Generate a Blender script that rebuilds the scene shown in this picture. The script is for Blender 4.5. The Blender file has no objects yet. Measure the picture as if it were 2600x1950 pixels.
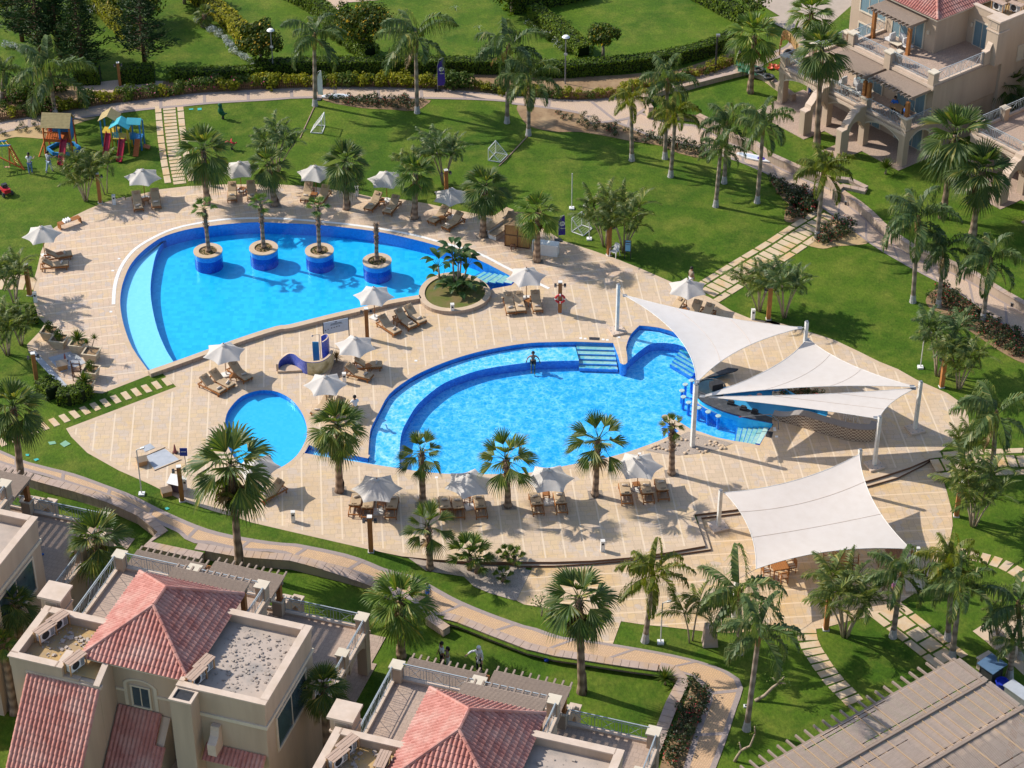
import bpy, bmesh, math, random
from mathutils import Vector, Matrix, Euler
from mathutils.geometry import delaunay_2d_cdt
sc = bpy.context.scene
COL = sc.collection
R = math.radians
# ---------------- camera, sky, sun, exposure
CAMH = 82.0
cam = bpy.data.cameras.new('camera')
cam.sensor_width = 36.0
cam.lens = 36.0 * 5600 / 2600
cam.clip_start = 1.0
cam.clip_end = 3000
camo = bpy.data.objects.new('camera', cam)
COL.objects.link(camo)
camo.location = (0, 0, CAMH)
camo.rotation_euler = (R(90 - 35), 0, 0)
sc.camera = camo
SUN_EL, SUN_AZ = 38.0, 157.0          # azimuth counted from +x towards +y
w = bpy.data.worlds.new('World')
sc.world = w
w.use_nodes = True
nt = w.node_tree
sky = nt.nodes.new('ShaderNodeTexSky')
sky.sky_type = 'NISHITA'
sky.sun_disc = False
sky.sun_elevation = R(SUN_EL)
sky.sun_rotation = R(90 - SUN_AZ)
nt.links.new(sky.outputs[0], nt.nodes['Background'].inputs[0])
nt.nodes['Background'].inputs[1].default_value = 0.15
sl = bpy.data.lights.new('sun', 'SUN')
sl.energy = 4.25
sl.angle = R(0.5)
sl.color = (1.0, 0.945, 0.86)
so = bpy.data.objects.new('sun', sl)
COL.objects.link(so)
sdir = Vector((math.cos(R(SUN_EL)) * math.cos(R(SUN_AZ)), math.cos(R(SUN_EL)) * math.sin(R(SUN_AZ)), math.sin(R(SUN_EL))))
so.rotation_euler = (-sdir).to_track_quat('-Z', 'Y').to_euler()
so.location = sdir * 200
sc.view_settings.view_transform = 'Standard'
sc.view_settings.look = 'None'
sc.view_settings.exposure = 0.40
sc.view_settings.gamma = 1.0
sc.cycles.max_bounces = 8
sc.cycles.transparent_max_bounces = 12
sc.cycles.caustics_reflective = False
sc.cycles.caustics_refractive = False

# ---------------- survey: a photo point and a height give a point of the place
TH, F, CX, CY = R(35), 5600.0, 1300.0, 975.0
REG = {'A0': (0, 0), 'A1': (640, 0), 'A2': (1280, 0), 'A3': (1900, 0), 'B0': (0, 480), 'B1': (640, 480), 'B2': (1280, 480), 'B3': (1900, 480),
       'C0': (0, 960), 'C1': (640, 960), 'C2': (1280, 960), 'C3': (1900, 960), 'D0': (0, 1430), 'D1': (640, 1430), 'D2': (1280, 1430), 'D3': (1900, 1430)}
def nat(r, x, y):
    if r == 'W': return x * 1.1754, y * 1.1754
    o = REG[r]
    return o[0] + x / 3.16, o[1] + y / 3.16
def ray(r, x, y, z):
    u, v = nat(r, x, y)
    dx, dy = (u - CX) / F, -(v - CY) / F
    t = (z - CAMH) / (-math.sin(TH) + dy * math.cos(TH))
    return dx * t, (math.cos(TH) + dy * math.sin(TH)) * t
def vrow(y, z):
    rz = z - CAMH
    return CY - F * (y * math.sin(TH) + rz * math.cos(TH)) / (y * math.cos(TH) - rz * math.sin(TH))
def sstep(a, b, t):
    t = max(0.0, min(1.0, (t - a) / (b - a)))
    return t * t * (3 - 2 * t)
_a = ray('W', 800, 1195, .15); _b = ray('W', 2040, 1010, .15)
_n = Vector((-(_b[1] - _a[1]), _b[0] - _a[0])).normalized()
def hgt(x, y):                         # the upper level is 0.3 m, south of the deck steps the ground is at 0
    s = (x - _a[0]) * _n.x + (y - _a[1]) * _n.y
    return 0.3 * sstep(-3.0, 0.0, s)
def G(r, x, y, z=None):
    if z is not None:
        p = ray(r, x, y, z)
        return Vector((p[0], p[1], z))
    z = .3
    for _ in range(4):
        p = ray(r, x, y, z)
        z = hgt(*p)
    return Vector((p[0], p[1], z))
def hof(b, r, x, y):                   # height of the point at photo (x,y) above base b
    v = nat(r, x, y)[1]
    lo, hi = 0.0, 25.0
    for _ in range(40):
        m = (lo + hi) / 2
        if vrow(b.y, b.z + m) > v: lo = m
        else: hi = m
    return lo
def PL(s, z=.3):                       # "B0 1,2 3,4 B1 5,6" -> list of ground points
    out, r = [], None
    for t in s.split():
        if t in REG or t == 'W': r = t
        else:
            x, y = t.split(',')
            p = G(r, float(x), float(y), z) if z is not None else G(r, float(x), float(y))
            out.append((p.x, p.y))
    return out
def smooth(pts, n=4, closed=False):    # Catmull-Rom
    N = len(pts); out = []
    rng = range(N) if closed else range(N - 1)
    for i in rng:
        g = (lambda k: pts[k % N]) if closed else (lambda k: pts[max(0, min(N - 1, k))])
        p0, p1, p2, p3 = g(i - 1), g(i), g(i + 1), g(i + 2)
        for k in range(n):
            t = k / n
            out.append(tuple(.5 * (2 * p1[j] + (p2[j] - p0[j]) * t + (2 * p0[j] - 5 * p1[j] + 4 * p2[j] - p3[j]) * t * t + (3 * p1[j] - p0[j] - 3 * p2[j] + p3[j]) * t ** 3) for j in range(len(p1))))
    if not closed: out.append(tuple(pts[-1]))
    return out
def inside(p, poly):
    x, y = p[0], p[1]; c = False; j = len(poly) - 1
    for i in range(len(poly)):
        a, b = poly[i], poly[j]
        if (a[1] > y) != (b[1] > y) and x < (b[0] - a[0]) * (y - a[1]) / (b[1] - a[1]) + a[0]: c = not c
        j = i
    return c
def area(p): return sum(p[i - 1][0] * p[i][1] - p[i][0] * p[i - 1][1] for i in range(len(p))) / 2
def offset(pts, d, closed=True):       # to the left of travel for d>0
    N = len(pts); out = []
    for i in range(N):
        a = pts[(i - 1) % N] if closed or i > 0 else pts[i]
        b = pts[(i + 1) % N] if closed or i < N - 1 else pts[i]
        t = Vector((b[0] - a[0], b[1] - a[1]))
        if t.length < 1e-6: t = Vector((1, 0))
        t.normalize()
        out.append((pts[i][0] - t.y * d, pts[i][1] + t.x * d))
    return out
def resample(pts, step):
    out = [pts[0]]; acc = 0
    for a, b in zip(pts, pts[1:]):
        L = math.hypot(b[0] - a[0], b[1] - a[1])
        if L < 1e-6: continue
        d = step - acc
        while d <= L:
            out.append((a[0] + (b[0] - a[0]) * d / L, a[1] + (b[1] - a[1]) * d / L)); d += step
        acc = L - (d - step)
    return out

# ---------------- mesh builder
class MB:
    def __init__(s): s.v, s.f, s.m = [], [], []
    def add(s, vs, fs, m=0):
        o = len(s.v)
        s.v += [tuple(v) for v in vs]
        for f in fs: s.f.append(tuple(i + o for i in f)); s.m.append(m)
        return s
    def box(s, x0, y0, z0, x1, y1, z1, m=0, mt=None):
        vs = [(x0, y0, z0), (x1, y0, z0), (x1, y1, z0), (x0, y1, z0), (x0, y0, z1), (x1, y0, z1), (x1, y1, z1), (x0, y1, z1)]
        if mt is not None: vs = [mt @ Vector(v) for v in vs]
        return s.add(vs, [(3, 2, 1, 0), (4, 5, 6, 7), (0, 1, 5, 4), (1, 2, 6, 5), (2, 3, 7, 6), (3, 0, 4, 7)], m)
    def cb(s, c, d, m=0, rz=0, rx=0, ry=0):
        mt = Matrix.Translation(c) @ Euler((rx, ry, rz)).to_matrix().to_4x4()
        return s.box(-d[0] / 2, -d[1] / 2, -d[2] / 2, d[0] / 2, d[1] / 2, d[2] / 2, m, mt)
    def bar(s, a, b, wx, wz, m=0):     # rectangular bar from a to b
        a, b = Vector(a), Vector(b); d = b - a; L = d.length
        q = d.to_track_quat('X', 'Z').to_matrix().to_4x4()
        return s.box(0, -wx / 2, -wz / 2, L, wx / 2, wz / 2, m, Matrix.Translation(a) @ q)
    def tube(s, pts, rad, n=8, m=0, cap=True):
        pts = [Vector(p) for p in pts]
        if not isinstance(rad, (list, tuple)): rad = [rad] * len(pts)
        vs, fs = [], []
        up = Vector((0, 0, 1)); px = None
        for i, p in enumerate(pts):
            t = (pts[min(i + 1, len(pts) - 1)] - pts[max(i - 1, 0)])
            if t.length < 1e-7: t = up.copy()
            t.normalize()
            if px is None: px = t.orthogonal().normalized()
            else:
                px = (px - t * px.dot(t))
                px = px.normalized() if px.length > 1e-5 else t.orthogonal().normalized()
            py = t.cross(px)
            for k in range(n):
                a = 2 * math.pi * k / n
                vs.append(p + (px * math.cos(a) + py * math.sin(a)) * rad[i])
        for i in range(len(pts) - 1):
            for k in range(n):
                k2 = (k + 1) % n
                fs.append((i * n + k, i * n + k2, (i + 1) * n + k2, (i + 1) * n + k))
        if cap:
            fs.append(tuple(range(n - 1, -1, -1))); fs.append(tuple((len(pts) - 1) * n + k for k in range(n)))
        return s.add(vs, fs, m)
    def lathe(s, prof, n=24, m=0, c=(0, 0, 0)):
        vs, fs = [], []
        for r, z in prof:
            for k in range(n):
                a = 2 * math.pi * k / n
                vs.append((c[0] + r * math.cos(a), c[1] + r * math.sin(a), c[2] + z))
        for i in range(len(prof) - 1):
            for k in range(n):
                k2 = (k + 1) % n
                fs.append((i * n + k, i * n + k2, (i + 1) * n + k2, (i + 1) * n + k))
        return s.add(vs, fs, m)
    def prism(s, poly, z0, z1, m=0, side=None, top=True, bottom=False):
        if area(poly) < 0: poly = poly[::-1]
        n = len(poly)
        zf0 = z0 if callable(z0) else (lambda x, y: z0)
        zf1 = z1 if callable(z1) else (lambda x, y: z1)
        vs = [(p[0], p[1], zf0(*p[:2])) for p in poly] + [(p[0], p[1], zf1(*p[:2])) for p in poly]
        s.add(vs, [(i, (i + 1) % n, n + (i + 1) % n, n + i) for i in range(n)], m if side is None else side)
        if top: s.add([v for v in vs[n:]], [tuple(range(n))], m)
        if bottom: s.add([v for v in vs[:n]], [tuple(range(n - 1, -1, -1))], m)
        return s
    def strip(s, a, b, za, zb=None, m=0):   # quads between two polylines of equal length
        zb = za if zb is None else zb
        za_ = za if callable(za) else (lambda x, y: za)
        zb_ = zb if callable(zb) else (lambda x, y: zb)
        n = len(a)
        vs = [(p[0], p[1], za_(p[0], p[1])) for p in a] + [(p[0], p[1], zb_(p[0], p[1])) for p in b]
        return s.add(vs, [(i, i + 1, n + i + 1, n + i) for i in range(n - 1)], m)
    def build(s, name, mats, parent=None, loc=None, rz=0, smooth=False):
        me = bpy.data.meshes.new(name)
        me.from_pydata(s.v, [], s.f)
        if not isinstance(mats, (list, tuple)): mats = [mats]
        for m in mats: me.materials.append(m)
        me.polygons.foreach_set('material_index', s.m)
        if smooth: me.polygons.foreach_set('use_smooth', [True] * len(s.f))
        me.update()
        o = bpy.data.objects.new(name, me)
        COL.objects.link(o)
        if loc is not None: o.location = loc
        o.rotation_euler = (0, 0, rz)
        if parent is not None: o.parent = parent
        return o
def fixn(o):                            # outward normals
    bm = bmesh.new(); bm.from_mesh(o.data); bmesh.ops.recalc_face_normals(bm, faces=bm.faces); bm.to_mesh(o.data); bm.free()
    return o
def tag(o, label=None, cat=None, group=None, kind=None):
    if label: o['label'] = label
    if cat: o['category'] = cat
    if group: o['group'] = group
    if kind: o['kind'] = kind
    return o
def thing(name, label, cat, loc=(0, 0, 0), rz=0, group=None):
    o = bpy.data.objects.new(name, None); COL.objects.link(o)
    o.location = loc; o.rotation_euler = (0, 0, rz); o.empty_display_size = .2
    return tag(o, label, cat, group)
def struct(o): o['kind'] = 'structure'; return o
def kids(o): return [c for c in ALLKIDS.get(o.name, [])] if False else list(o.children)
def dup(root, loc=None, rz=None, label=None, group=None, sc_=None):
    r = root.copy(); COL.objects.link(r)
    for ch in list(root.children):
        c = ch.copy(); COL.objects.link(c); c.parent = r
        for g in list(ch.children):
            d = g.copy(); COL.objects.link(d); d.parent = c
    if loc is not None: r.location = loc
    if rz is not None: r.rotation_euler = (0, 0, rz)
    if sc_ is not None: r.scale = sc_ if isinstance(sc_, (tuple, list)) else (sc_,) * 3
    if label: r['label'] = label
    if group: r['group'] = group
    return r
class Proto:                            # the first placing moves the prototype itself, later ones copy it
    def __init__(s, o): s.o, s.used = o, False
    def put(s, loc, rz=0, label=None, group=None, sc_=None):
        if s.used: return dup(s.o, loc, rz, label, group, sc_)
        s.used = True
        s.o.location = loc; s.o.rotation_euler = (0, 0, rz)
        if sc_ is not None: s.o.scale = sc_ if isinstance(sc_, (tuple, list)) else (sc_,) * 3
        elif s.o.type == 'EMPTY': s.o.scale = (1, 1, 1)
        return tag(s.o, label, None, group)

# ---------------- materials
def N(t, ty, **kw):
    n = t.nodes.new(ty)
    for k, v in kw.items():
        if k in n.inputs.keys(): n.inputs[k].default_value = v
        else: setattr(n, k, v)
    return n
def c4(c): return (c[0], c[1], c[2], 1)
def mixc(t, fac, a, b, blend='MIX'):
    n = t.nodes.new('ShaderNodeMix'); n.data_type = 'RGBA'; n.blend_type = blend; n.clamp_factor = True
    for sock, val in ((n.inputs[0], fac), (n.inputs[6], a), (n.inputs[7], b)):
        if isinstance(val, (int, float)): sock.default_value = val
        elif isinstance(val, (tuple, list)): sock.default_value = c4(val)
        else: t.links.new(val, sock)
    return n.outputs[2]
def math_(t, op, a, b=None, c=None):
    n = t.nodes.new('ShaderNodeMath'); n.operation = op
    for i, v in enumerate((a, b, c)):
        if v is None: continue
        if isinstance(v, (int, float)): n.inputs[i].default_value = v
        else: t.links.new(v, n.inputs[i])
    return n.outputs[0]
def ramp(t, val, lo, hi):
    n = t.nodes.new('ShaderNodeMapRange'); n.inputs[1].default_value = lo; n.inputs[2].default_value = hi
    t.links.new(val, n.inputs[0]); return n.outputs[0]
def noise(t, vec, scale, detail=4, rough=.6, dist=0):
    n = N(t, 'ShaderNodeTexNoise', Scale=scale, Detail=detail, Roughness=rough, Distortion=dist)
    if vec is not None: t.links.new(vec, n.inputs['Vector'])
    return n.outputs[0]
def newmat(name):
    m = bpy.data.materials.new(name); m.use_nodes = True
    t = m.node_tree; b = t.nodes['Principled BSDF']
    return m, t, b
def pos(t): return t.nodes.new('ShaderNodeNewGeometry').outputs['Position']
def obc(t): return t.nodes.new('ShaderNodeTexCoord').outputs['Object']
def bump(t, b, h, strength=.3, dist=.02):
    n = N(t, 'ShaderNodeBump', Strength=strength, Distance=dist)
    t.links.new(h, n.inputs['Height']); t.links.new(n.outputs[0], b.inputs['Normal'])
def M(name, c1, c2=None, s1=6, c3=None, s3=.8, rough=.75, bmp=0, metal=0, spec=.3, world=False, rnd=0, stretch=None):
    m, t, b = newmat(name)
    b.inputs['Roughness'].default_value = rough; b.inputs['Metallic'].default_value = metal
    b.inputs['Specular IOR Level'].default_value = spec
    v = pos(t) if world else obc(t)
    if stretch:
        mp = N(t, 'ShaderNodeMapping'); mp.inputs['Scale'].default_value = stretch
        t.links.new(v, mp.inputs[0]); v = mp.outputs[0]
    if c2 is None: c2 = tuple(x * .8 for x in c1)
    n1 = noise(t, v, s1)
    col = mixc(t, ramp(t, n1, .3, .7), c1, c2)
    if c3: col = mixc(t, ramp(t, noise(t, v, s3, 5), .48, .72), col, c3)
    if rnd:
        r = t.nodes.new('ShaderNodeObjectInfo').outputs['Random']
        col = mixc(t, 1.0, col, mixc(t, r, (1 - rnd,) * 3, (1 + rnd,) * 3), 'MULTIPLY')
    t.links.new(col, b.inputs['Base Color'])
    if bmp: bump(t, b, n1, bmp)
    return m
def LEAF(name, c1, c2, c3=None, trans=.35, rnd=.18, rough=.5, spec=.35):
    m, t, b = newmat(name)
    geo = t.nodes.new('ShaderNodeNewGeometry')
    isl = geo.outputs['Random Per Island']
    col = mixc(t, isl, c1, c2)
    if c3: col = mixc(t, ramp(t, isl, .86, .97), col, c3)
    n1 = noise(t, obc(t), 1.3, 3)
    col = mixc(t, 1.0, col, mixc(t, ramp(t, n1, .3, .7), (.7, .72, .7), (1.25, 1.2, 1.1)), 'MULTIPLY')
    r = t.nodes.new('ShaderNodeObjectInfo').outputs['Random']
    col = mixc(t, 1.0, col, mixc(t, r, (1 - rnd, 1 - rnd * .8, 1 - rnd * .8), (1 + rnd, 1 + rnd * .6, 1.0)), 'MULTIPLY')
    t.links.new(col, b.inputs['Base Color'])
    b.inputs['Roughness'].default_value = rough; b.inputs['Specular IOR Level'].default_value = spec
    tr = t.nodes.new('ShaderNodeBsdfTranslucent')
    t.links.new(mixc(t, 1.0, col, (1.5, 1.5, .6), 'MULTIPLY'), tr.inputs[0])
    mx = t.nodes.new('ShaderNodeMixShader'); mx.inputs[0].default_value = trans
    t.links.new(b.outputs[0], mx.inputs[1]); t.links.new(tr.outputs[0], mx.inputs[2])
    t.links.new(mx.outputs[0], t.nodes['Material Output'].inputs[0])
    return m
def DECK(name, ang, pal, stripe, stain=.35, sw=1.17, bw=.5, bh=.36):
    m, t, b = newmat(name)
    p = pos(t)
    vr = t.nodes.new('ShaderNodeVectorRotate'); vr.rotation_type = 'Z_AXIS'; vr.inputs['Angle'].default_value = -ang
    t.links.new(p, vr.inputs['Vector']); v = vr.outputs[0]
    # slightly uneven hand-cut joints
    nz = t.nodes.new('ShaderNodeTexNoise'); nz.inputs['Scale'].default_value = 1.6; t.links.new(v, nz.inputs['Vector'])
    va = t.nodes.new('ShaderNodeVectorMath'); va.operation = 'MULTIPLY_ADD'
    t.links.new(nz.outputs['Color'], va.inputs[0]); va.inputs[1].default_value = (.2, .2, 0); t.links.new(v, va.inputs[2])
    br = N(t, 'ShaderNodeTexBrick', offset=.43, squash=.72, squash_frequency=3)
    for k, val in {'Scale': 1, 'Mortar Size': .013, 'Mortar Smooth': .3, 'Bias': 0, 'Brick Width': bw, 'Row Height': bh}.items(): br.inputs[k].default_value = val
    br.inputs['Color1'].default_value = (0, 0, 0, 1); br.inputs['Color2'].default_value = (1, 1, 1, 1); br.inputs['Mortar'].default_value = (.5, .5, .5, 1)
    t.links.new(va.outputs[0], br.inputs['Vector'])
    col = mixc(t, br.outputs['Color'], pal[0], pal[1])
    vo = N(t, 'ShaderNodeTexVoronoi', Scale=2.1, Randomness=.7); t.links.new(v, vo.inputs['Vector'])
    sp = t.nodes.new('ShaderNodeSeparateColor'); t.links.new(vo.outputs['Color'], sp.inputs[0])
    col = mixc(t, math_(t, 'MULTIPLY', ramp(t, sp.outputs[0], .66, .9), .7), col, pal[2])
    col = mixc(t, math_(t, 'MULTIPLY', ramp(t, sp.outputs[1], .66, .9), .8), col, pal[3])
    col = mixc(t, math_(t, 'MULTIPLY', ramp(t, noise(t, p, .22, 5, .65), .52, .72), stain), col, pal[4])
    col = mixc(t, 1.0, col, mixc(t, noise(t, p, 14, 3), (.86, .86, .86), (1.12, 1.12, 1.12)), 'MULTIPLY')
    col = mixc(t, br.outputs['Fac'], col, tuple(x * .70 for x in pal[0]))
    sx = t.nodes.new('ShaderNodeSeparateXYZ'); t.links.new(v, sx.inputs[0])
    fr = math_(t, 'FRACT', math_(t, 'DIVIDE', sx.outputs[0], sw))
    col = mixc(t, math_(t, 'MULTIPLY', math_(t, 'LESS_THAN', fr, .085), .8), col, stripe)
    t.links.new(col, b.inputs['Base Color'])
    b.inputs['Roughness'].default_value = .72; b.inputs['Specular IOR Level'].default_value = .25
    bump(t, b, math_(t, 'SUBTRACT', noise(t, p, 9, 4), math_(t, 'MULTIPLY', br.outputs['Fac'], .8)), .35, .012)
    return m
def GRASS(name, c1, c2, c3, c4_=None):
    m, t, b = newmat(name)
    p = pos(t)
    col = mixc(t, ramp(t, noise(t, p, .16, 4, .6, .4), .35, .68), c1, c2)
    col = mixc(t, ramp(t, noise(t, p, .45, 6, .7), .45, .76), col, c3)
    mp = N(t, 'ShaderNodeMapping'); mp.inputs['Scale'].default_value = (1, .55, 1); mp.inputs['Rotation'].default_value = (0, 0, .4)
    t.links.new(p, mp.inputs[0])
    f = noise(t, mp.outputs[0], 7, 6, .75)
    col = mixc(t, 1.0, col, mixc(t, ramp(t, f, .3, .7), (.6, .63, .6), (1.36, 1.3, 1.25)), 'MULTIPLY')
    col = mixc(t, 1.0, col, mixc(t, ramp(t, noise(t, p, 1.3, 5, .7, .6), .32, .7), (.84, .86, .84), (1.18, 1.13, 1.05)), 'MULTIPLY')
    f2 = noise(t, p, 34, 2, .7)
    col = mixc(t, 1.0, col, mixc(t, ramp(t, f2, .3, .7), (.75, .75, .75), (1.22, 1.22, 1.22)), 'MULTIPLY')
    t.links.new(col, b.inputs['Base Color'])
    b.inputs['Roughness'].default_value = .85; b.inputs['Specular IOR Level'].default_value = .12
    bump(t, b, math_(t, 'ADD', f, f2), .7, .05)
    return m
def TILE(name, c1, c2, s=.12, rough=.25, joint=None):  # small square mosaic
    m, t, b = newmat(name)
    br = N(t, 'ShaderNodeTexVoronoi', Scale=1 / s, Randomness=0.05, distance='CHEBYCHEV')
    t.links.new(pos(t), br.inputs['Vector'])
    sp = t.nodes.new('ShaderNodeSeparateColor'); t.links.new(br.outputs['Color'], sp.inputs[0])
    col = mixc(t, sp.outputs[0], c1, c2)
    t.links.new(col, b.inputs['Base Color']); b.inputs['Roughness'].default_value = rough
    return m
def WATER(name, tint, pat=0.0, scale=1.0, bmp=.25):
    """thin water skin: light passes in and out through its tint, where pat paints a net of bright caustic lines, the rest mirrors the sky"""
    m, t, b = newmat(name)
    t.nodes.remove(b)
    p = pos(t)
    nz = t.nodes.new('ShaderNodeTexNoise'); nz.inputs['Scale'].default_value = 1.1 * scale; nz.inputs['Detail'].default_value = 2
    t.links.new(p, nz.inputs['Vector'])
    va = t.nodes.new('ShaderNodeVectorMath'); va.operation = 'MULTIPLY_ADD'
    t.links.new(nz.outputs['Color'], va.inputs[0]); va.inputs[1].default_value = (.5 / scale, .5 / scale, 0); t.links.new(p, va.inputs[2])
    tr = t.nodes.new('ShaderNodeBsdfTransparent')
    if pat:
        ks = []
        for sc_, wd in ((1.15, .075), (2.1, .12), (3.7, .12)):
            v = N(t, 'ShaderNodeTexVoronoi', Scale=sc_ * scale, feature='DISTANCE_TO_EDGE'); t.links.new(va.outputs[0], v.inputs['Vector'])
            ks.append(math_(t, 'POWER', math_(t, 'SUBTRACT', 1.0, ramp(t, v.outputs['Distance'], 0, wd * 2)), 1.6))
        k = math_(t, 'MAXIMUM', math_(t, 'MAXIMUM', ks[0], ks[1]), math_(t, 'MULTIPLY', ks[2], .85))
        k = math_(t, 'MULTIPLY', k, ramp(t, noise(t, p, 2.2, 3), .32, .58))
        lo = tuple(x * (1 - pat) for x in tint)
        hi = (1.0, 1.0, 1.0)  # painted caustic sparkle: the tint clears to white along the cell edges
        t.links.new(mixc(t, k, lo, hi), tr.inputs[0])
    else: tr.inputs[0].default_value = c4(tint)
    gl = t.nodes.new('ShaderNodeBsdfGlossy'); gl.inputs['Roughness'].default_value = .04
    fr = N(t, 'ShaderNodeLayerWeight', Blend=.5)
    bn = N(t, 'ShaderNodeBump', Strength=bmp, Distance=.05)
    n1 = noise(t, va.outputs[0], 3.2 * scale, 3)
    t.links.new(n1, bn.inputs['Height'])
    t.links.new(bn.outputs[0], gl.inputs['Normal']); t.links.new(bn.outputs[0], fr.inputs['Normal'])
    mx = t.nodes.new('ShaderNodeMixShader')
    t.links.new(math_(t, 'MULTIPLY_ADD', math_(t, 'POWER', fr.outputs['Facing'], 5), .95, .02), mx.inputs[0]); t.links.new(tr.outputs[0], mx.inputs[1]); t.links.new(gl.outputs[0], mx.inputs[2])
    t.links.new(mx.outputs[0], t.nodes['Material Output'].inputs[0])
    return m
def CLOTH(name, col, tr_=.25, c2=None, bm=.5):
    m, t, b = newmat(name)
    c2 = c2 or tuple(x * .88 for x in col)
    n1 = noise(t, obc(t), 1.6, 5)
    c = mixc(t, ramp(t, n1, .4, .75), col, c2)
    t.links.new(c, b.inputs['Base Color']); b.inputs['Roughness'].default_value = .85; b.inputs['Specular IOR Level'].default_value = .1
    bump(t, b, noise(t, obc(t), 2.2, 4), bm, .05)
    tl = t.nodes.new('ShaderNodeBsdfTranslucent'); t.links.new(c, tl.inputs[0])
    mx = t.nodes.new('ShaderNodeMixShader'); mx.inputs[0].default_value = tr_
    t.links.new(b.outputs[0], mx.inputs[1]); t.links.new(tl.outputs[0], mx.inputs[2])
    t.links.new(mx.outputs[0], t.nodes['Material Output'].inputs[0])
    return m
PALD = [(.58, .435, .30), (.51, .385, .262), (.49, .40, .325), (.58, .425, .25), (.54, .345, .14)]
PALC = [(.57, .415, .265), (.50, .36, .225), (.48, .39, .31), (.57, .40, .21), (.52, .31, .10)]
m_deckA = DECK('deck_stone_upper', R(12 + 90), [(.60, .44, .31), (.52, .38, .27), (.48, .40, .34), (.60, .43, .26), (.52, .38, .26)], (.66, .53, .38), .25)
m_deckB = DECK('deck_stone', R(5), PALD, (.66, .53, .38), .6, bw=.6, bh=.43)
m_deckC = DECK('deck_stone_lower', R(5 + 90), PALC, (.66, .50, .33), .75, bw=.6, bh=.43)
m_grass = GRASS('grass', (.046, .106, .008), (.092, .158, .013), (.16, .188, .03))
m_grass2 = GRASS('grass_dry', (.05, .10, .010), (.095, .14, .015), (.15, .17, .03))
m_soil = M('soil', (.30, .19, .10), (.20, .125, .07), 3, (.36, .25, .14), .6, .95, .5, world=True)
m_sand = M('sand', (.46, .32, .16), (.38, .26, .13), 2, (.42, .28, .12), .5, .95, .3, world=True)
m_pathp = DECK('path_paver', R(20), [(.55, .405, .30), (.50, .365, .27), (.54, .39, .27), (.56, .41, .28), (.54, .33, .15)], (.55, .405, .30), .35, 50, .24, .13)
m_pathq = DECK('path_paver_warm', R(60), [(.57, .375, .225), (.51, .335, .20), (.52, .345, .21), (.58, .38, .21), (.56, .32, .12)], (.56, .38, .21), .4, 50, .22, .12)
m_band = M('path_band', (.34, .27, .24), (.27, .22, .2), 9, world=True, rough=.9)
m_bandr = M('path_band_red', (.33, .18, .17), (.25, .15, .14), 9, world=True, rough=.9)
m_wallst = DECK('wall_stone', R(8), [(.46, .35, .26), (.38, .29, .22), (.42, .30, .24), (.5, .37, .25), (.38, .24, .13)], (.46, .35, .26), .3, 50, .42, .3)
m_captop = M('wall_cap', (.44, .33, .27), (.36, .27, .22), 3, (.44, .29, .17), .7, .85, .2, world=True)
m_coping = M('coping_stone', (.56, .42, .29), (.48, .36, .25), 3, (.5, .36, .22), .8, .7, .15, world=True)
m_brown = M('step_riser', (.20, .10, .06), (.15, .08, .05), 5, world=True)
m_white = M('white_paint', (.78, .77, .74), (.68, .67, .64), 4, rough=.5)
m_stain = M('white_stained', (.72, .70, .65), (.60, .57, .52), 3, (.52, .47, .40), 1.2, rough=.7)
m_wood = M('teak', (.36, .15, .045), (.25, .095, .028), 5, rough=.55, stretch=(9, 1.5, 9), rnd=.12)
m_woodpost = M('post_wood', (.40, .17, .05), (.24, .09, .03), 4, rough=.6, stretch=(7, 7, .8), rnd=.15)
m_woodgrey = M('weathered_wood', (.33, .25, .19), (.24, .18, .14), 4, rough=.85, stretch=(1, 9, 9), rnd=.1)
m_wooddark = M('dark_wood', (.16, .075, .04), (.10, .05, .03), 5, rough=.7)
m_cush = M('tan_cushion', (.46, .335, .21), (.40, .29, .18), 5, rough=.95, bmp=.15, rnd=.1)
m_cushd = M('head_pillow', (.36, .25, .15), (.30, .21, .13), 7, rough=.95)
m_towel = M('towel', (.62, .52, .42), (.54, .45, .36), 12, rough=1, bmp=.4, rnd=.15)
m_grey = M('grey_metal', (.28, .29, .30), (.22, .22, .23), 8, rough=.45, metal=.4)
m_dark = M('black_plastic', (.025, .025, .028), (.04, .04, .042), 6, rough=.5)
m_stucco = M('stucco', (.50, .385, .28), (.44, .335, .245), 1.2, (.37, .285, .21), .35, .9, .25, world=True, stretch=(1.3, 1.3, .16))
m_trim = M('cream_trim', (.62, .54, .42), (.55, .47, .36), 2, rough=.8, world=True)
m_cap = M('stone_cap', (.60, .47, .37), (.52, .41, .32), 2.5, (.5, .38, .28), .9, .8, world=True)
m_terr = DECK('terrace_tile', R(-17.8), [(.42, .31, .24), (.37, .27, .21), (.40, .30, .23), (.43, .31, .23), (.33, .24, .17)], (.42, .31, .24), .3, 50, .3, .3)
m_umb = CLOTH('umbrella_cloth', (.66, .62, .57), .3)
m_sail = CLOTH('sail_cloth', (.69, .625, .565), .22, (.65, .58, .515), .12)
def BARK(name, c1, c2):
    m, t, b = newmat(name)
    o = obc(t)
    wv = N(t, 'ShaderNodeTexWave', Scale=2.6, Distortion=1.5, bands_direction='Z'); wv.inputs['Detail Scale'].default_value = 3
    t.links.new(o, wv.inputs['Vector'])
    f = math_(t, 'ADD', math_(t, 'MULTIPLY', wv.outputs[1], .5), math_(t, 'MULTIPLY', noise(t, o, 7), .6))
    t.links.new(mixc(t, ramp(t, f, .3, .8), c2, c1), b.inputs['Base Color'])
    b.inputs['Roughness'].default_value = .95; b.inputs['Specular IOR Level'].default_value = .1
    bump(t, b, f, .8, .05)
    return m
m_bark = BARK('fan_palm_bark', (.34, .24, .165), (.17, .115, .08))
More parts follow.
